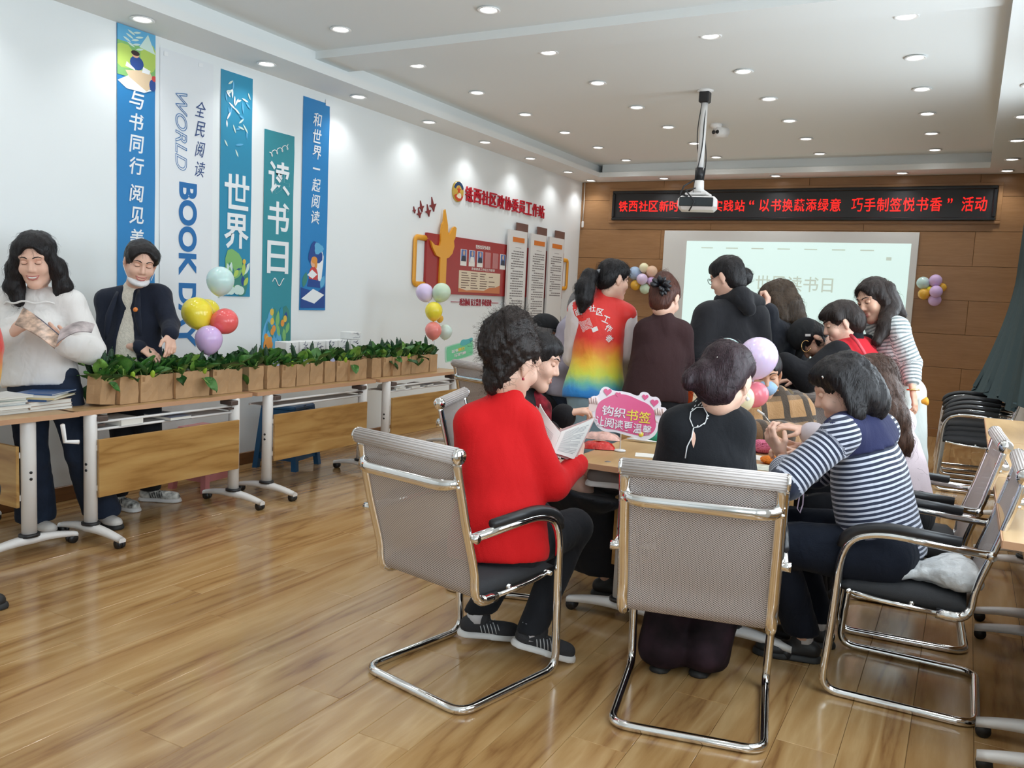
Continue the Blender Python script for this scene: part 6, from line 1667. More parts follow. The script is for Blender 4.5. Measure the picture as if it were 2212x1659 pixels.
eo = em.build('e', []); eo.data.calc_loop_triangles(); V2 = [(v.co.x, v.co.y) for v in eo.data.vertices]; T2 = [tuple(t.vertices) for t in eo.data.loop_triangles]; bpy.data.objects.remove(eo)
vest_print('emblem', V2, T2, (1266, 702), 24, -.38)
w8.trousers(denim_light, g=.012, r=(.094, .07, .064, .058), cuff=.085); w8.shoes(shoe_white, white_sole)
f = hairfield(.025); f.ell((0, .02, .072), (.075, .07, .042), k=.03)
f2 = Field(.02); Pq = [at(1292, 590, d - .03), at(1272, 598, d - .06), at(1263, 622, d - .08), at(1262, 648, d - .09), at(1258, 668, d - .10)]
for a, b, r1, r2 in zip(Pq[:-1], Pq[1:], (.028, .052, .062, .052), (.052, .062, .052, .022)): f2.cap(a, b, r1, r2)
pt_ = f2.mesh(.008)
w8.hair(f, 'black', cnt=700, L=.07, extra=[pt_], curl=.12, lift=.2, wr=.006, wsc=45, seed=15, flow=(0, 0, -1))
MB().tube([Pq[0] + cdir((0, 0, -1)) * .03 + A3(0, 0, .02) - w8.root, Pq[0] + cdir((.3, .4, -1)) * .03 - w8.root], .012, 8).build('hair_tie', mat('hair_tie', (.35, .35, .38), .5), w8.T)

# 9 woman in the dark brown sweater
d = 5.3
w9 = Person('woman in a dark brown sweater with a black flower clip in her auburn hair', d, (1437, 645, .02), (.50, .48, .72), (1432, 690), (1398, 717), (1470, 720, .03), (1382, 800, .08), (1412, 840, .35), (1476, 800, .1), (1455, 840, .4), (1415, 850),
            (((1392, 865), (1400, 985), A3(-1.86, 4.98, .09), A3(.1, 1, 0)), ((1440, 865), (1442, 985), A3(-1.66, 5.0, .09), A3(.1, 1, 0))), hs=1.06, fat=1.1,
            handA=dict(D=(.2, .3, .9), N=(0, 1, 0)), handB=dict(D=(-.2, .3, .9), N=(0, 1, 0)))
w9.done(); w9.top('sweater', cloth('brown_knit', (.040, .018, .019), bump=(230, .2)), g=.022, hem=.045, up=.97, r=(.056, .052, .048, .036), extra=lambda f, J: f.cap(J['P'] + J['sp'] * .05, J['P'] - J['sp'] * .08, .18, .195, sq=(J['front'], .72), k=.05)); w9.trousers(trouser_black); w9.shoes(shoe_black, sole_black)
f = hairfield(.025, front=False); f.ell((0, .12, -.05), (.075, .08, .10), neg=True); f.ell((.085, .02, -.05), (.03, .045, .06), k=.015, neg=True); f.ell((0, -.05, -.06), (.062, .05, .06), k=.03); f.ell((-.01, -.05, .11), (.05, .05, .04), k=.03)
w9.hair(f, 'auburn', cnt=260, L=.06, flow=(0, 0, .8), lift=.08, seed=17)
fl = MB(); cc = at(1427, 618, d - .08) - w9.root; rr_ = random.Random(4)
for k in range(26):
    v = nrm([rr_.gauss(0, 1), rr_.gauss(0, 1), rr_.gauss(.3, 1)]); e = cc + v * .068; fl.tube([cc + v * .012, cc + v * .05, e], [.006, .016, .004], 6)
fl.build('flower_clip', mat('clip_black', (.012, .012, .016), .35), w9.T)

# 10 person in the black hoodie
d = 5.6
w10 = Person('person in a black hooded sweatshirt with a black bun and glasses, standing, back to us', d, (1570, 600), (-.72, .30, .62), (1588, 650), (1532, 684, -.02), (1626, 686, .04), (1508, 772, -.06), (1530, 840, .25), (1640, 790, .12), (1620, 840, .42), (1580, 850),
             (((1555, 865), (1560, 985), A3(-1.50, 5.62, .09), A3(-.5, .85, 0)), ((1605, 865), (1606, 985), A3(-1.28, 5.65, .09), A3(-.4, .85, 0))), hs=1.10, sc=1.08, fat=1.08,
             handA=dict(D=(.2, .4, .9), N=(0, 1, 0)), handB=dict(D=(-.2, .4, .9), N=(0, 1, 0)))
w10.done(); hood_m = cloth('black_fleece', (.016, .016, .019), sheen=.3)
w10.top('sweatshirt', hood_m, g=.036, hem=.05, up=.97, r=(.064, .060, .058, .044), wr=.006, wsc=11, seed=41)
f = Field(.04); J = w10.J
for q_ in ((1552, 648, .0), (1570, 640, -.03), (1600, 640, -.03), (1632, 650, .02)): pass
f.cap(at(1560, 650, d + .02), at(1600, 640, d - .07), .055, .062); f.cap(at(1600, 640, d - .07), at(1636, 655, d + .02), .062, .055); f.cap(at(1600, 645, d - .08), at(1618, 668, d - .12), .060, .05)
V, F = f.mesh(.011); w10.cloth('hood', V, F, hood_m, .006, 14, 6); w10.trousers(trouser_black); w10.shoes(shoe_black, sole_black)
f = hairfield(.025); f.ell((0, .022, .076), (.07, .065, .04), k=.03); f.ell((0, -.05, -.05), (.065, .055, .06), k=.03)
f2 = Field(.02); f2.ell(at(1608, 598, d - .02), (.055, .055, .062)); w10.hair(f, 'black', cnt=250, L=.05, extra=[f2.mesh(.007)], flow=-w10.R[1] * .8, lift=.06, seed=19)
gl = MB(); gl.tube([w10.lp(-.057, .088, .012) - w10.root, w10.lp(-.083, .0, .012) - w10.root], .002, 5); gl.tube([w10.lp(-.034 + .023 * math.cos(a), .096, .010 + .018 * math.sin(a)) - w10.root for a in np.linspace(0, 2 * PI, 15)], .002, 5); gl.tube([w10.lp(.034 + .023 * math.cos(a), .096, .010 + .018 * math.sin(a)) - w10.root for a in np.linspace(0, 2 * PI, 15)], .002, 5); gl.build('glasses', mat('glasses_frame'), w10.T)

# 11 woman with long wavy brown hair, fist at her face
d = 6.0
w11 = Person('woman with long wavy brown hair and a dark coat, a hand raised to her face', d, (1682, 648), (-.82, .52, .05), (1702, 692), (1672, 718, -.12), (1722, 712, .12), (1655, 762, -.18), (1657, 672, -.16), (1700, 790, .1), (1660, 800, .15), (1705, 850),
             (((1690, 860, -.1), (1690, 980, -.1), A3(-.98, 6.0, .09), A3(-1, .1, 0)), ((1725, 860, .1), (1720, 980, .1), A3(-.85, 6.2, .09), A3(-1, .1, 0))), hs=1.10,
             handA=dict(D=(.05, -1, -.05), N=(-.8, 0, .5), side=1, curl=1.25, thumb=.9, s=1.12), handB=dict(D=(-1, .2, 0), N=(0, 1, 0)))
w11.done(); w11.top('coat', cloth('ink_coat', (.015, .017, .024), sheen=.3), g=.034, hem=.25, up=.93, r=(.062, .058, .052, .042), wr=.006); w11.trousers(trouser_black); w11.shoes(shoe_black, sole_black)
f = hairfield(.03); f.ell((0, .015, .072), (.08, .082, .045), k=.03)
f2 = Field(.03); Pq = [at(1690, 632, d), at(1708, 662, d - .05), at(1722, 692, d - .08), at(1732, 722, d - .06)]
for a, b, r1, r2 in zip(Pq[:-1], Pq[1:], (.09, .085, .065), (.085, .065, .03)): f2.cap(a, b, r1, r2)
f2.cap(at(1672, 640, d - .06), at(1690, 690, d - .12), .05, .05)
w11.hair(f, 'ash', cnt=650, L=.07, extra=[f2.mesh(.009)], flow=cdir((.5, 1, 0)), curl=.10, lift=.1, wr=.008, wsc=40, seed=23)

# 12 woman in the black cap with a hoop earring
d = 5.75
w12 = Person('woman in a black cap with a gold hoop earring, head bent low, seated, dark clothes', d, (1752, 735), (-.42, .88, -.1), (1782, 768), (1775, 800, -.15), (1815, 790, .2), (1760, 870, -.2), (1715, 880, -.1), (1790, 880, .2), (1740, 880, .25), (1815, 930),
             (((1810, 935, -.1), (1745, 940, -.1), A3(-.88, 5.55, .09), A3(-1, 0, 0)), ((1815, 935, .1), (1745, 940, .15), A3(-.85, 5.85, .09), A3(-1, 0, 0))), hs=1.08, up=(-.75, -.6, 0), skin='mid',
             handA=dict(D=(-1, .2, 0), N=(0, 1, 0)), handB=dict(D=(-1, .2, 0), N=(0, 1, 0)))
w12.done(); w12.face(); w12.top('dark_jacket', mat('dark_tartan', (.018, .016, .020), .85, vary=(24, .8)), g=.026, hem=.1, up=.95); w12.trousers(trouser_black); w12.shoes(shoe_black, sole_black)
f = hairfield(); w12.hair(f, 'black', cnt=150, L=.05, seed=29)
f2 = Field(.02); f2.ell(at(1768, 735, d - .04), (.045, .045, .05)); V, F = f2.mesh(.008); hair_obj(w12.T, w12.root, V, F, HAIR['black'], cnt=180, L=.05, curl=.2, lift=.4, wr=.008, name='hair_bun')
f = Field(.012); f.ell((0, -.012, .058), (.092, .110, .095)); f.half((0, 0, .045), (0, .06, -1)); V, F = w12.hmesh(f, .007); o = mesh_np('cap', V - w12.root, F, cp, w12.T)
P = [[w12.lp(.075 * math.sin(a), .085 * math.cos(a) * (1 - .2 * (1 - t)) + .085 * t, .052 - .02 * t) - w12.root for a in np.linspace(-1.25, 1.25, 10)] for t in np.linspace(0, 1, 4)]
g = MB().grid(P); g.grid([[p - A3(0, 0, .006) for p in r_][::-1] for r_ in P]); g.build('brim', cp, o)
tc_ = at(1745, 724, d - .13) - w12.root; MB().box(tuple(tc_), (.034, .010, .016), R=Matrix([[*CM[0]], [*CM[2]], [*(-CM[1])]]).transposed()).build('white_tag', shoe_white, o)
e0 = at(1741, 748, d - .12) - w12.root; MB().tube([e0 + CM[0] * .03 * math.cos(a) + CM[1] * .038 * math.sin(a) for a in np.linspace(.3, 5.4, 20)], .0025, 6).build('hoop_earring', mat('gold_metal', (.85, .55, .22), .2, 1.0), w12.T)

# 13 woman in the red vest over black
d = 5.3
w13 = Person('woman with short dark brown hair, red waistcoat over a black turtleneck, arms reaching left', d, (1818, 698), (-.88, .36, .18), (1842, 742), (1808, 768, -.12), (1872, 752, .18), (1744, 818, -.16), (1694, 782, -.12), (1790, 830, .2), (1720, 820, .2), (1862, 860),
             (((1855, 870, -.1), (1850, 985, -.1), A3(-.55, 5.35, .09), A3(-1, .2, 0)), ((1875, 870, .1), (1868, 985, .1), A3(-.48, 5.6, .09), A3(-1, .2, 0))), hs=1.08, fat=1.08,
             handA=dict(D=(-.85, -.35, .1), N=(-.2, .8, .2), side=1, curl=.9, s=1.0), handB=dict(D=(-1, .1, 0), N=(0, 1, 0)))
w13.done(); w13.face()
blk = cloth('black_knit', (.010, .010, .012))
for a in 'AB': w13.sleeves('black_sleeve', blk, a, g=.028, r=(.062, .056, .050, .038), upto=.97, seed=51)
f = Field(.02); J = w13.J; f.cap(J['N'] - J['sp'] * .02, J['N'] + J['sp'] * .055, .072, .070); V, F = f.mesh(.009); w13.cloth('turtleneck', V, F, blk, .004, 30, 2)
red_v = cloth('red_vest', (.50, .014, .025), rough=.7); w13.top('red_vest', red_v, g=.026, hem=.12, arms='', wr=.004)
st = MB(); st.tube([at(1838, 724, d - .10) - w13.root, at(1852, 738, d - .165) - w13.root, at(1866, 760, d - .17) - w13.root, at(1878, 790, d - .12) - w13.root], .012, 6, flat=(CM[2], .4)); st.build('strap', mat('strap_red', (.62, .05, .07), .5), w13.T)
f = hairfield(.03); f.ell((0, .022, .076), (.085, .078, .042), k=.03); f.ell((0, .072, .058), (.055, .024, .026), k=.02); f.ell((.0, -.055, -.015), (.090, .075, .080), k=.03); f.cap((.07, .0, .05), (.085, -.01, -.05), .03, .028, k=.02); f.cap((-.07, .02, .06), (-.08, .02, -.01), .03, .022, k=.02)
w13.hair(f, 'brownblack', cnt=420, L=.07, lift=.1, seed=33, wr=.004)

# 14 standing woman in the grey and white striped top
d = 5.45
w14 = Person('standing woman with long dark hair in a grey and white striped top and pale trousers', d, (1888, 648), (-.80, .34, -.30), (1918, 695, .03), (1938, 708, -.16), (1895, 705, .16), (1968, 785, -.17), (1972, 846, -.25), (1900, 800, .25), (1890, 845, .3), (1926, 838),
             (((1925, 850, -.06), (1935, 985, -.05), A3(-.35, 6.05, .09), A3(-.9, -.2, 0)), ((1960, 850, .08), (1962, 985, .08), A3(-.22, 6.22, .09), A3(-.9, -.2, 0))), hs=1.10, sc=.94, skin='mid', up=(-.12, -1, 0), fs=1,
             handA=dict(D=(.12, 1, -.1), N=(-.7, .1, .6), side=1, fingers=[.35, .45, .5, .6], thumb=.5, s=1.03), handB=dict(D=(0, 1, 0), N=(-1, 0, 0)))
J = w14.J
w14.done(); w14.face(lips=(.52, .15, .14))
striped = ramp_mat('grey_white_stripes', 'band', [(.0, (.62, .66, .66)), (.5, (.62, .66, .66)), (.56, (.20, .24, .25)), (.94, (.20, .24, .25)), (1.0, (.62, .66, .66))], freq=44, const=False, rough=.85, bump=(200, .1), wobble=.012, wscale=9)
folds(striped, 20); w14.top('striped_top', striped, g=.018, hem=.03, up=.55, bands='AB', r=(.052, .048, .044, .036), wr=.006, wsc=22, seed=61)
pale_tr = cloth('pale_trouser', (.58, .62, .60)); w14.trousers(pale_tr, g=.02, r=(.10, .10, .10, .11), cuff=.06); w14.shoes(shoe_white, white_sole)
f = hairfield(.03, 'open'); f.ell((0, .005, .074), (.078, .080, .040), k=.03); [f.cap((s_ * .072, .0, .05), (s_ * .086, -.005, -.06), .030, .034, k=.03) for s_ in (-1, 1)]
f2 = Field(.03); Pq = [at(1912, 628, d - .03), at(1924, 664, d - .06), at(1914, 705, d - .15), at(1894, 738, d - .17)]
for a, b, r1, r2 in zip(Pq[:-1], Pq[1:], (.068, .055, .050), (.055, .050, .03)): f2.cap(a, b, r1, r2)
f2.cap(at(1925, 640, d + .02), at(1950, 680, d + .02), .05, .03)
w14.hair(f, 'brownblack', cnt=500, L=.07, extra=[f2.mesh(.009)], flow=cdir((-.1, 1, 0)), curl=.06, lift=.08, seed=37, wr=.005)
MB().tube([J['WA'] - w14.root + CM[0] * .034 * math.cos(a) + CM[2] * .030 * math.sin(a) + A3(0, 0, .012) for a in np.linspace(0, 2 * PI, 20)], .006, 6).build('bracelet', mat('gold_metal'), w14.T)
og = MB().lathe([(0, 0), (.012, .004), (.02, .02), (.028, .035), (.0, .03)], n=9, R=Vector(cdir((1, -.1, 0))).to_track_quat('Z', 'Y').to_matrix()).build('orange_flower', mat('orange_paper', (.80, .36, .03), .6)); og.location = tuple(at(1990, 868, d - .14)); tag(og, 'small orange paper flower in the hand of the standing striped woman', 'flower')

# 15 seated man in the camel plaid coat with a blue mask
d = 4.85
w15 = Person('man in a camel plaid coat with a blue mask, seated behind the balloons', d, (1652, 808), (-.15, .40, -.9), (1682, 865, .05), (1622, 888, .0), (1718, 886, .1), (1625, 945, -.05), (1640, 938, -.28), (1728, 950, .02), (1680, 942, -.25), (1690, 985, .05),
             ((A3(-1.05, 5.33, .5), A3(-1.15, 5.02, .5), A3(-1.12, 5.05, .09), A3(-.2, -1, 0)), (A3(-.85, 5.35, .5), A3(-.9, 5.02, .5), A3(-.88, 5.05, .09), A3(-.2, -1, 0))), hs=1.08, skin='tan', sc=1.05, fat=1.06, fs=1,
             handA=dict(D=(.8, .2, -.4), N=(0, 1, 0), curl=.5), handB=dict(D=(-.9, .2, -.3), N=(0, 1, 0), curl=.5))
w15.done(); w15.face(lips=(.4, .15, .12))
m_ = ramp_mat('camel_plaid', 'band', [(.0, (.36, .20, .085)), (.62, (.36, .20, .085)), (.63, (.05, .035, .025)), (.80, (.05, .035, .025)), (.81, (.20, .12, .06)), (1.0, (.20, .12, .06))], freq=6.5, rough=.95, bump=(120, .3))
N_, L_ = nt(m_); b0 = N_['Principled BSDF']; a_ = N_.new('ShaderNodeAttribute'); a_.attribute_name = 'across'; q1 = N_.new('ShaderNodeMath'); q1.operation = 'MULTIPLY'; q1.inputs[1].default_value = 7.0; L_.new(a_.outputs['Fac'], q1.inputs[0]); q2 = N_.new('ShaderNodeMath'); q2.operation = 'FRACT'; L_.new(q1.outputs[0], q2.inputs[0]); q3 = N_.new('ShaderNodeMath'); q3.operation = 'GREATER_THAN'; q3.inputs[1].default_value = .72; L_.new(q2.outputs[0], q3.inputs[0])
src = b0.inputs['Base Color'].links[0].from_socket; mx = N_.new('ShaderNodeMix'); mx.data_type = 'RGBA'; L_.new(q3.outputs[0], mx.inputs[0]); L_.new(src, mx.inputs[6]); mx.inputs[7].default_value = (.06, .042, .028, 1); L_.new(mx.outputs[2], b0.inputs['Base Color'])
folds(m_); w15.top('plaid_coat', m_, g=.034, hem=.15, up=.93, bands='AB', r=(.066, .060, .056, .046), wr=.006); 
f = Field(.03); J = w15.J; f.cap(J['N'] + J['sp'] * .03 + J['lat'] * .05, J['N'] + J['lat'] * .10 - J['sp'] * .03, .045, .04); f.cap(J['N'] + J['sp'] * .03 - J['lat'] * .05, J['N'] - J['lat'] * .10 - J['sp'] * .03, .045, .04); V, F = f.mesh(.01); w15.cloth('collar', V, F, cloth('coat_collar', (.13, .095, .055)), .005, 20, 3)
w15.trousers(trouser_black); w15.shoes(shoe_black, sole_black); w15.hair(hairfield(), 'black', cnt=100, L=.04)
mv, mf = Field(.02).ell((0, .062, -.045), (.060, .056, .050)).mesh(.006); mesh_np('face_mask', w15.local(mv) - w15.root, mf, mat('mask_blue', (.32, .48, .68), .7, bump=(120, .2)), w15.T)

# 16 woman in black, centre foreground, back to us
d = 3.12
w16 = Person('woman in a black lace-backed top with pinned up plum-black hair, seated in the centre chair', d, (1566, 822), (.42, .42, .80), (1536, 882, .02), (1466, 922), (1588, 924), (1446, 1010, .08), (1500, 985, .42), (1598, 1025, .1), (1600, 990, .45), (1535, 1140, .05),
             ((A3(-.86, 3.10, .55), A3(-1.0, 3.50, .53), A3(-.985, 3.30, .09), A3(.05, 1, 0)), (A3(-.66, 3.13, .55), A3(-.76, 3.53, .53), A3(-.835, 3.35, .09), A3(.05, 1, 0))), hs=1.10, up=(.08, -1, -.1),
             handA=dict(D=(.3, -.2, .9), N=(0, 1, 0)), handB=dict(D=(-.2, -.2, .9), N=(0, 1, 0)))
w16.done(); blk16 = cloth('black_blouse', (.012, .013, .016), sheen=.2)
w16.top('blouse', blk16, g=.014, hem=.06, up=.97, wr=.004, r=(.054, .050, .046, .034), neck=.085)
bv16 = None
for o in w16.T.children:
    if o.name.startswith('blouse'): bv16 = BVHTree.FromPolygons([v.co.copy() for v in o.data.vertices], [tuple(p.vertices) for p in o.data.polygons]); ob16 = o
def onb(px, py, lift=.003):
    h = bv16.ray_cast(Vector(at(px, py, d - .6) - w16.root), Vector(nrm(ray(px, py)))); return np.array(h[0]) - nrm(ray(px, py)) * lift if h[0] is not None else at(px, py, d - .15) - w16.root
lc = MB(); lp_ = [(1497, 922), (1490, 905), (1492, 890), (1505, 880), (1520, 880), (1528, 895), (1524, 912), (1510, 922), (1498, 924)]
lc.tube([onb(*q_) for q_ in lp_], .002, 5)
for x, y in [(1494, 885), (1500, 878), (1508, 876), (1515, 877), (1524, 884), (1528, 900), (1526, 906), (1520, 917), (1512, 921), (1505, 922), (1502, 868), (1512, 872), (1520, 873)]: lc.tube([onb(x, y), onb(x + 3, y - 3)], .0022, 5)
lc.tube([onb(1498, 924), onb(1494, 945), onb(1484, 965), onb(1480, 990)], .0022, 5); lc.build('silver_lace', mat('silver_thread', (.75, .75, .75), .3), ob16)
kh = MB(); kh.grid([[onb(1500 - w_ * .5, 930 + y_, .002), onb(1500 + w_ * .5 - 4, 930 + y_, .002)] for y_, w_ in ((0, 4), (8, 12), (18, 14), (28, 10), (38, 4))]); kh.build('keyhole_opening', w16.skin, ob16)
vel = mat('plaid_velvet', (.018, .009, .013), .7, spec=.2, vary=(10, .9)); w16.trousers(vel, g=.02, r=(.092, .076, .072, .088), cuff=.03, name='wide_trousers', wr=.009); w16.shoes(shoe_black, sole_black)
f = hairfield(.025, front=False); f.ell((0, .115, -.045), (.072, .075, .095), neg=True)
for s_ in (-1, 1): f.ell((s_ * .088, .02, -.05), (.028, .042, .055), k=.015, neg=True)
f.ell((0, .02, .07), (.082, .082, .05), k=.03); f.ell((-.045, -.09, -.035), (.048, .05, .055), k=.03); f.ell((-.075, -.115, -.06), (.028, .035, .04), k=.02); f.ell((0, -.06, -.07), (.058, .045, .05), k=.03)
w16.hair(f, 'plum', cnt=500, L=.06, flow=lambda p: (w16.lp(-.04, -.11, -.03) - p) * 4, lift=.04, seed=43, wr=.004)
MB().tube([at(1548, 772, d - .10) - w16.root, at(1560, 770, d - .09) - w16.root, at(1574, 776, d - .07) - w16.root], .0022, 5).build('hair_pin', chrome, w16.T)
er = w16.lp(.088, .0, -.055) - w16.root; MB().lathe([(0, -.009), (.008, -.003), (.008, .003), (0, .009)], n=10, c=tuple(er)).build('pearl_earring', mat('pearl', (.8, .78, .74), .2), w16.T)

# 17 woman in the navy striped top
d = 3.42
w17 = Person('crocheting woman with a dark wavy bob and a navy striped top with plain navy yoke', d, (1822, 842), (-.86, .36, .36), (1850, 910), (1815, 940, -.12), (1900, 930, .16), (1702, 1040, -.14), (1690, 985, .06), (1760, 1020, .28), (1725, 985, .24), (1905, 1175),
             ((A3(-.22, 3.56, .55), A3(-.62, 3.52, .54), A3(-.50, 3.72, .09), A3(-1, -.2, 0)), (A3(-.22, 3.80, .55), A3(-.62, 3.84, .54), A3(-.47, 3.92, .09), A3(-1, -.2, 0))), hs=1.10, sc=1.03, fat=1.1, up=(-.1, -1, -.05), fs=1,
             handA=dict(D=(-.45, -.75, .05), N=(.75, -.5, .3), side=-1, fingers=[.75, .9, 1.0, 1.1], thumb=.9, s=1.02), handB=dict(D=(-.8, -.30, -.1), N=(-.2, .8, -.4), side=1, fingers=[.6, .8, .9, 1.0], thumb=.8, s=1.0))
w17.done()
nstr = ramp_mat('navy_white_stripes', 'band', [(.0, (.012, .018, .045)), (.52, (.012, .018, .045)), (.56, (.50, .52, .60)), (.96, (.50, .52, .60)), (1.0, (.012, .018, .045))], freq=50, const=False, bump=(200, .1), wobble=.010, wscale=7)
folds(nstr); t17 = w17.top('striped_top', nstr, g=.016, hem=.06, up=.42, bands='AB', r=(.056, .052, .050, .040), wr=.004, seed=71, wsc=12)
f = Field(.05); torso(f, w17.J, w17.sc, .030, 0, 1.08); f.cap(w17.J['N'], w17.J['N'] + (w17.H - w17.J['N']) * .2, .064, .06, k=.02); f.half(w17.J['N'] - w17.J['sp'] * .115, -w17.J['sp']); V, F = f.mesh(.011); w17.cloth('yoke', V, F, cloth('yoke_navy', (.022, .025, .072)), .003, 12, 2)
jean_navy = cloth('navy_jean', (.008, .011, .020)); w17.trousers(jean_navy, g=.014, r=(.10, .075, .066, .056), rise=.05, cuff=.12)
w17.shoes(shoe_black, sole_black)
for a in 'AB': p = w17.J['A' + a] - w17.root; MB().tube([p + A3(0, 0, -.01), p + A3(0, 0, .06)], .038, 12).build('sock', mat('sock_white'), w17.T)
f = hairfield(.03, front=True); f.ell((0, .0, .075), (.09, .092, .052), k=.03); f.ell((0, -.06, -.03), (.095, .080, .10), k=.03); f.ell((.03, -.06, -.08), (.080, .065, .065), k=.03)
for s_ in (-1, 1): f.cap((s_ * .08, .0, .05), (s_ * .095, -.01, -.085), .034, .034, k=.03)
w17.hair(f, 'black', cnt=500, L=.05, r=.0011, curl=.08, lift=.10, wr=.009, wsc=42, seed=47)
MB().tube([at(1776, 812, d - .07) - w17.root, at(1779, 818, d - .07) - w17.root], .004, 6).build('hair_clip', chrome, w17.T)

# 18 woman with long brown hair
d = 4.12
w18 = Person('woman with very long brown hair and pale pink top beside the navy striped woman', d, (1882, 828), (-.86, .40, .25), (1905, 895), (1862, 925, -.12), (1945, 912, .14), (1806, 962, -.12), (1740, 930, .02), (1840, 960, .2), (1735, 968, .08), (1945, 1085),
             ((A3(-.18, 4.30, .55), A3(-.60, 4.30, .54), A3(-.55, 4.35, .09), A3(-1, 0, 0)), (A3(-.18, 4.52, .55), A3(-.60, 4.52, .54), A3(-.55, 4.55, .09), A3(-1, 0, 0))), hs=1.06, fs=1,
             handA=dict(D=(-.95, -.22, .05), N=(.1, .9, .2), side=1, fingers=[.35, .5, .6, .7], thumb=.7, s=1.03), handB=dict(D=(-.95, -.3, .0), N=(.1, .9, -.2), side=1, fingers=[.3, .45, .55, .65], thumb=.6, s=1.03))
w18.done(); pk = cloth('pale_pink', (.66, .55, .58)); lvs = cloth('lilac_grey', (.52, .47, .50))
w18.top('pale_top', pk, g=.02, hem=.13, arms='')
for a in 'AB': w18.sleeves('sleeve', lvs if a == 'A' else pk, a, g=.02, r=(.056, .052, .050, .038), upto=.80, seed=81)
w18.trousers(trouser_black); w18.shoes(shoe_black, sole_black)
f = hairfield(.03); f.ell((0, .02, .075), (.085, .09, .05), k=.03)
f2 = Field(.03); Pq = [at(1892, 800, d - .02), at(1910, 850, d - .08), at(1928, 905, d - .14), at(1946, 955, d - .13), at(1962, 992, d - .10)]
for a, b, r1, r2 in zip(Pq[:-1], Pq[1:], (.085, .080, .070, .055), (.080, .070, .055, .02)): f2.cap(a, b, r1, r2, sq=(CM[2], .7))
w18.hair(f, 'brown', cnt=800, L=.09, r=.0014, extra=[f2.mesh(.009)], flow=cdir((.28, 1, 0)), curl=.06, lift=.08, wr=.008, wsc=36, seed=53)
hc = MB(); [hc.lathe([(0, -.008), (.011, 0), (0, .008)], n=8, c=tuple(at(x, y, d - .10) - w18.root), mi=k % 2) for k, (x, y) in enumerate(((1868, 788), (1873, 793), (1878, 798), (1871, 797)))]
hc.build('flower_clip', [mat('clip_pink', (.75, .5, .55), .3), mat('clip_blue', (.35, .45, .75), .3)], w18.T)


# ---------------------------------------------------------------- signs and things on the centre table
# pink cloud-shaped sign
c0 = at(1354, 893, 3.86); T = empty('pink_sign', tuple(c0)); tag(T, 'pink cloud-shaped sign with hearts, hands and Chinese words on the centre table', 'sign')
sx, sz, sn = CM[0], -CM[1], -CM[2]
sx = nrm(sx + CM[1] * .10); sz = nrm(sz - sx * (sz @ sx)); sn = np.cross(sx, sz)
k_ = 3.86 / FOC
def cloud(pts): return [((x - 1354) * k_, -(y - 893) * k_) for x, y in pts]
outer = [(1268, 880), (1275, 862), (1290, 862), (1293, 845), (1305, 838), (1320, 848), (1350, 846), (1376, 855), (1380, 843), (1395, 843), (1402, 853), (1418, 850), (1427, 866), (1424, 872), (1438, 872), (1440, 884), (1430, 898), (1424, 905), (1424, 928), (1412, 942), (1395, 948), (1375, 943), (1355, 940), (1330, 935), (1310, 938), (1292, 928), (1284, 914), (1280, 900)]
inner = [(1288, 884), (1294, 872), (1310, 862), (1324, 854), (1350, 852), (1378, 862), (1398, 868), (1412, 880), (1416, 898), (1420, 912), (1416, 928), (1400, 938), (1380, 938), (1355, 934), (1330, 930), (1310, 931), (1296, 922), (1286, 906)]
def smooth(p, n=3):
    for _ in range(n): p = [q for a, b in zip(p, p[1:] + p[:1]) for q in ((a[0] * .75 + b[0] * .25, a[1] * .75 + b[1] * .25), (a[0] * .25 + b[0] * .75, a[1] * .25 + b[1] * .75))]
    return p
sgw = mat('sign_white', (.82, .76, .80), .4); sgp = mat('sign_pink', (.72, .10, .25), .35); sgd = mat('sign_maroon', (.30, .02, .08), .4); sgy = mat('sign_yellow', (.85, .66, .08), .4)
MB().prism(smooth(cloud(outer), 2), -sn * .006, sx, sz, .006).build('board', sgw, T)
MB().prism(smooth(cloud(inner), 2), sn * .0002, sx, sz, .0015).build('pink_field', sgp, T)
def heart(cx_, cy_, r): return [((cx_ - 1354 + r * .062 * 16 * math.sin(a) ** 3) * k_, (-(cy_ - 893) + r * .062 * (13 * math.cos(a) - 5 * math.cos(2 * a) - 2 * math.cos(3 * a) - math.cos(4 * a))) * k_) for a in np.linspace(0, 2 * PI, 20)[:-1]]
for x, y, r in ((1308, 851, 9), (1331, 854, 6), (1390, 854, 7), (1411, 864, 9)): MB().prism(heart(x, y, r), sn * .002, sx, sz, .002).build('heart', sgp, T)
skn = mat('sign_hand', (.80, .62, .58), .5)
for q_, fl_ in (((1279, 880), 1), ((1424, 890), -1)):
    b_ = MB(); b_.prism(smooth(cloud([(q_[0] - 8, q_[1] + 14), (q_[0] - 9, q_[1] - 2), (q_[0] + 8 * fl_, q_[1] - 6), (q_[0] + 10 * fl_, q_[1] + 8), (q_[0] + 3, q_[1] + 18)]), 2), sn * .002, sx, sz, .002)
    for j in range(4): b_.tube([(sx * ((q_[0] - 6 + 5 * j - 1354) * k_) - sz * ((q_[1] - 893) * k_)) + sn * .004, (sx * ((q_[0] - 9 + 5 * j - 1354) * k_) - sz * ((q_[1] - 12 - 3 * (j % 2) - 893) * k_)) + sn * .004], .0045, 6)
    b_.build('printed_hand', skn, T)
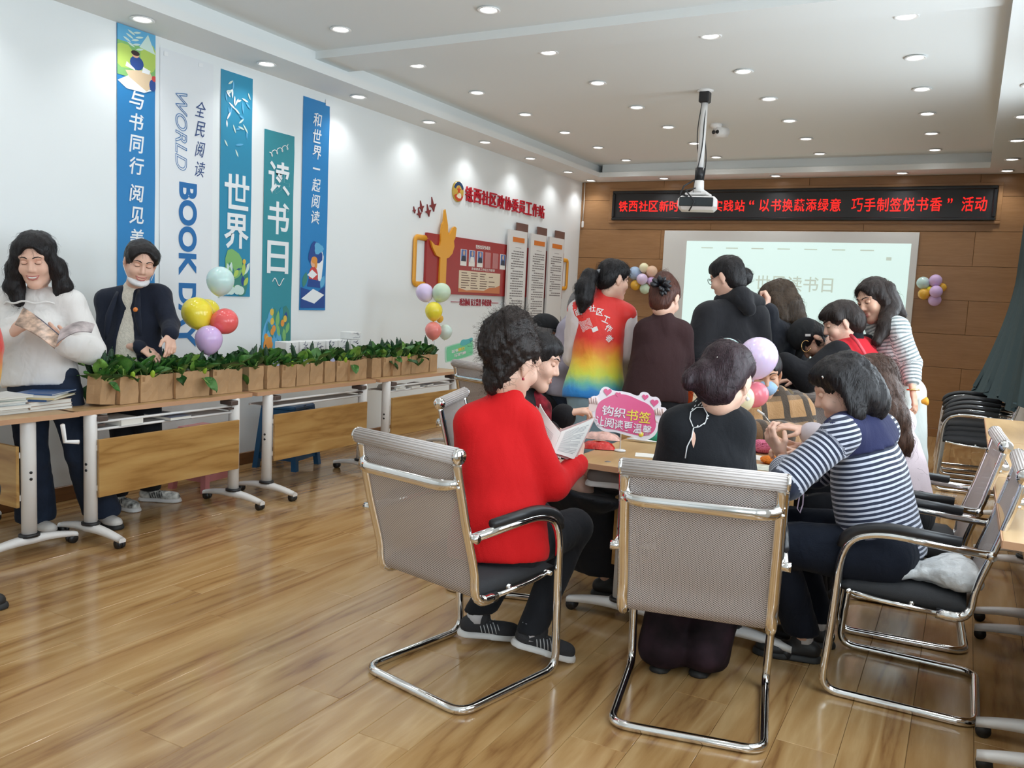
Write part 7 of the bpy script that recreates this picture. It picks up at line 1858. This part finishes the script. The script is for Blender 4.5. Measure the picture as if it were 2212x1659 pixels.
def sline(txt, xs, ys, h, m, lift):
    n = len(txt)
    for k, ch_ in enumerate(txt):
        t = (k + .5) / n; cx_, cy_ = xs[0] + (xs[1] - xs[0]) * t, ys[0] + (ys[1] - ys[0]) * t; o = sx * ((cx_ - 1354) * k_) - sz * ((cy_ - 893) * k_)
        w_ = abs(xs[1] - xs[0]) / n * .94 * k_
        letter('lettering_shadow', ch_, o + sn * (lift - .0015) + sx * .0012 - sz * .0012, sx, sz, (w_, h * k_), sgd, T, bold=.012, ext=.0); letter('lettering', ch_, o + sn * lift, sx, sz, (w_, h * k_), m, T, bold=.012, ext=.02)
sline('钩织', (1299, 1352), (890, 894), 22, sgw, .004); sline('书签', (1352, 1407), (895, 899), 24, sgy, .004); sline('让阅读更温馨', (1287, 1411), (914, 926), 21, sgw, .004)
MB().lathe([(0, .003), (.011, .002), (.012, 0)], n=10, R=Matrix([[*sx], [*sz], [*sn]]).transposed(), c=tuple(sx * ((1389 - 1354) * k_) - sz * ((935 - 893) * k_) + sn * .002)).build('yellow_dot', sgy, T)
fp = onz(1339, 974, .752) - c0; MB().tube([sz * (-.045 * 1.05) + sx * -.02 - sn * .004, fp + A3(0, 0, .02), fp], .003, 6).lathe([(0, 0), (.03, 0), (.028, .006), (.0, .010)], n=14, c=tuple(fp)).build('stand', mat('stand_white', (.78, .78, .78), .3), T)

# green sign at the end of the bag row
P0, P1, P2, P3 = onx(966, 748, -4.40), onx(1022, 734, -4.40), onx(1019, 768, -4.40), onx(968, 780, -4.40); c0 = (P0 + P2) / 2
T = empty('green_sign', tuple(c0)); tag(T, 'small green sign on a stand at the far end of the bag table', 'sign')
sx2, sz2 = nrm(P1 - P0), nrm(P0 - P3); sz2 = nrm(sz2 - sx2 * (sz2 @ sx2)); hw_, hh_ = np.linalg.norm(P1 - P0) / 2, np.linalg.norm(P0 - P3) / 2; sn2 = np.cross(sx2, sz2); sn2 = sn2 if sn2[0] > 0 else -sn2
rr2 = lambda a, b: smooth([(-a, -b + .02), (-a + .02, -b), (a - .02, -b), (a, -b + .02), (a, b - .02), (a - .02, b), (-a + .02, b), (-a, b - .02)], 1)
MB().prism(rr2(hw_ * 1.1, hh_ * 1.12), -sn2 * .004, sx2, sz2, .004).build('board', mat('sign_pale_green', (.45, .72, .58), .4), T)
MB().prism(rr2(hw_, hh_), sn2 * .0005, sx2, sz2, .001).build('green_field', mat('sign_green', (.18, .62, .34), .4), T)
MB().prism(smooth([(-.0, hh_ * .55), (hw_ * .95, hh_ * .75), (hw_ * 1.05, hh_ * 1.5), (hw_ * .6, hh_ * 1.3), (hw_ * .1, hh_ * 1.55)], 2), sn2 * .001, sx2, sz2, .003).build('teal_badge', mat('sign_teal', (.10, .48, .50), .4), T)
for txt, y_, x_, m_ in (('以书', .20, -.5, sgw), ('换蔬', .22, .0, sgy), ('添绿意', -.42, -.1, sgw)): letter('lettering', txt, sx2 * hw_ * (x_ + .12) + sz2 * hh_ * y_ + sn2 * .0025, sx2, sz2, (hw_ * (.5 if len(txt) == 2 else .95), hh_ * .45), m_, T, bold=.04, ext=.01)
bz = A3(0, .0, .752 - c0[2]); MB().tube([-sz2 * hh_ * 1.05, bz + A3(.0, .0, .01)], .005, 6).box(tuple(bz + A3(0, 0, .004)), (.06, .06, .006)).build('stand', mat('stand_white'), T)

def onT(x, y): return onz(x, y, .7505)
# red snack bags, lid with tag, brush, papers, yarn
def packet(label, px, w_, l, m_, rz, name='snack_bag', hgt=.035):
    o = onT(*px); P = []
    for i in range(11):
        t = i / 10 * 2 - 1; P.append([(t * l, s_ * w_ * (1 - .12 * t * t), hgt * (1 - t ** 4) * (1 - s_ * s_) ** .5 * (1 + .1 * math.sin(5 * s_ + 7 * t)) + .003) for s_ in np.linspace(-1, 1, 9)])
    g = MB().grid(P); g.grid([[(a, b, .001) for a, b, c in r_[::-1]] for r_ in P]); ob = g.build(name, m_); ob.location = tuple(o); ob.rotation_euler = (0, 0, rz); tag(ob, label, 'snack bag'); return ob
foil = mat('foil_red', (.60, .025, .02), .22, bump=(40, .5), vary=(35, .25)); foil2 = mat('foil_pale', (.70, .42, .36), .22, bump=(40, .5), vary=(25, .3))
sb_ = packet('shiny red snack bag lying by the open book', (1292, 968), .055, .085, foil, .4)
MB().prism(blob(.01, .0, .03, .012, 12), (0, 0, .040), (1, 0, 0), (0, 1, 0), .0006).build('pale_print', foil2, sb_)
packet('pale red snack bag behind the shiny red one', (1300, 948), .05, .10, foil2, .25)
lid = onT(1341, 969)
T = empty('green_box', tuple(onT(1412, 952))); tag(T, 'green rounded container behind the pink sign', 'container'); MB().lathe([(0, 0), (.055, 0), (.06, .02), (.055, .045), (.03, .055), (0, .056)], n=18, sx=1.2).build('body', mat('green_plastic', (.01, .26, .15), .3), T)
T = empty('white_comb', tuple(onT(1390, 956)), .05); tag(T, 'white long-handled comb on the centre table', 'comb'); MB().tube([(-.09, 0, .012), (-.05, 0, .014), (0, 0, .012), (.07, 0, .012)], [.008, .016, .014, .006], 8, flat=((0, 0, 1), .5)).build('body', mat('stand_white'), T)
def sheet(label, px, l, w_, rz, m_): o = MB().box((0, 0, .001), (l, w_, .002)).build('paper_sheet', m_); o.location = tuple(onT(*px)); o.rotation_euler = (0, 0, rz); return tag(o, label, 'paper')
sheet('white paper sheet at the near edge left of the woman in black', (1408, 985), .16, .10, .3, mat('paper'))
sheet('printed pale sheet beside the arm of the navy striped woman', (1665, 1012), .20, .15, .2, mat('printed_sheet', (.66, .68, .58), .6, vary=(30, .25)))
sheet('white sheet under the pink yarn', (1655, 992), .16, .12, -.2, mat('paper'))
def yarn(label, px, m_, r, n_, flat_=.6, lift=.0):
    o = onT(*px); T = empty('yarn', tuple(o)); tag(T, label, 'yarn'); b = MB(); q_ = random.Random(label)
    for k in range(n_):
        ax = nrm([q_.gauss(0, 1), q_.gauss(0, 1), q_.gauss(0, .6)]); u_ = nrm(np.cross(ax, [.3, .5, .8])); v_ = np.cross(ax, u_)
        b.tube([A3(0, 0, r * flat_) + (u_ * math.cos(a) + v_ * math.sin(a)) * r * q_.uniform(.85, 1.0) * A3(1.3, 1, flat_) for a in np.linspace(0, 2 * PI, 18)], .0035, 5)
    b.build('thread', m_, T); return T
yarn('ball of pink yarn on the centre table by the crocheting hands', (1645, 978), mat('yarn_pink', (.70, .18, .30), .8), .055, 46)
yarn('orange yarn heap at the table edge', (1668, 1002), mat('yarn_orange', (.78, .22, .02), .8), .045, 40, .4)
T = empty('crochet_hook', tuple(at(1652, 908, 4.1))); tag(T, 'thin crochet hook with a white handle in the hands of the long haired woman', 'hook')
q0 = at(1652, 908, 4.1); MB().tube([at(1636, 886, 4.1) - q0, at(1650, 896, 4.1) - q0], .006, 8).build('handle', shoe_white, T); MB().tube([at(1650, 896, 4.1) - q0, at(1668, 918, 4.1) - q0], .0022, 6).build('shaft', chrome, T)
# folded mask hanging beside the crocheting woman
T = empty('hanging_mask', tuple(at(1728, 1060, 3.5))); tag(T, 'lilac mask with loops hanging beside the crocheting woman', 'mask')
q0 = at(1728, 1060, 3.5); MB().tube([at(x, y, 3.5) - q0 for x, y in ((1722, 1032), (1728, 1050), (1726, 1078), (1722, 1098), (1728, 1108), (1734, 1090), (1736, 1062), (1738, 1036))], .003, 6).build('loops', mat('lilac', (.5, .38, .48), .7), T); MB().grid([[at(1722 + 12 * u, 1026 + 14 * v, 3.5 + .02 * math.sin(5 * u)) - q0 for u in np.linspace(0, 1, 5)] for v in (0, .5, 1)]).build('cloth', mat('lilac'), T)
# white plastic bag on the right chair
f = Field(.03); c = A3(.03, 3.60, .53); f.ell(c, (.10, .11, .055)); f.ell(c + A3(-.07, .0, -.012), (.075, .075, .035)); f.ell(c + A3(.03, -.08, -.01), (.08, .05, .04)); f.cap(c + A3(-.10, -.03, -.02), c + A3(-.17, -.08, -.03), .03, .012)
V, F = f.mesh(.008); n = vnormals(V, F); V = V + n * (wav(V, 38, 5) * .012)[:, None]; V[:, 2] = np.maximum(V[:, 2], .482)
o = mesh_np('plastic_bag', V - c, F, mat('white_film', (.70, .72, .73), .22, trans=.15, bump=(60, .4))); o.location = tuple(c); tag(o, 'crumpled white plastic bag on the seat of the right chair', 'bag')
# far tables behind the standing group, with what shows between them
for k, (x, y) in enumerate(((-1.9, 6.55), (-1.25, 6.6))):
    t = dup(c0_table); t.location = (x, y, 0); t.rotation_euler = (0, 0, -PI / 2 if k == 0 else PI / 2); tag(t, '%s folding table of the far block behind the standing group' % ('left', 'right')[k], 'table', 'folding tables of the far block')
for k in range(5):
    p = at(1348, 850, 6.4); book('book', '%s book from the bottom of the pile seen between the vest and the brown sweater' % ORD[k], 'book', 'books on the far block', (float(p[0]), float(p[1]) , .752 + .027 * k), (.26, .19, .026), PI / 2 + .15 * math.sin(3 * k), CV[(2, 0, 3, 5, 2)[k]])
p = at(1492, 790, 6.3); T = empty('paper_cup', (float(p[0]), float(p[1]), .752)); tag(T, 'orange paper cup seen between the brown sweater and the hoodie', 'cup'); MB().lathe([(.0, 0), (.03, 0), (.042, .20), (.040, .20), (.0, .01)], n=16).build('body', mat('cup_orange', (.72, .10, .02), .4), T)
p = at(1478, 845, 6.3); 
for k in range(3): T = empty('bottle', (float(p[0]) - .04 * k, float(p[1]) + .06 * k, .752)); tag(T, ('clear water bottle by the orange cup', 'second clear water bottle behind the first', 'third clear water bottle at the back')[k], 'bottle'); MB().lathe([(0, 0), (.03, 0), (.032, .14), (.014, .18), (.014, .20), (0, .20)], n=14).build('body', mat('bottle_clear', (.75, .80, .82), .1, trans=.6), T); MB().lathe([(.016, .195), (.016, .215), (0, .216)], n=12).build('cap', shoe_white, T)
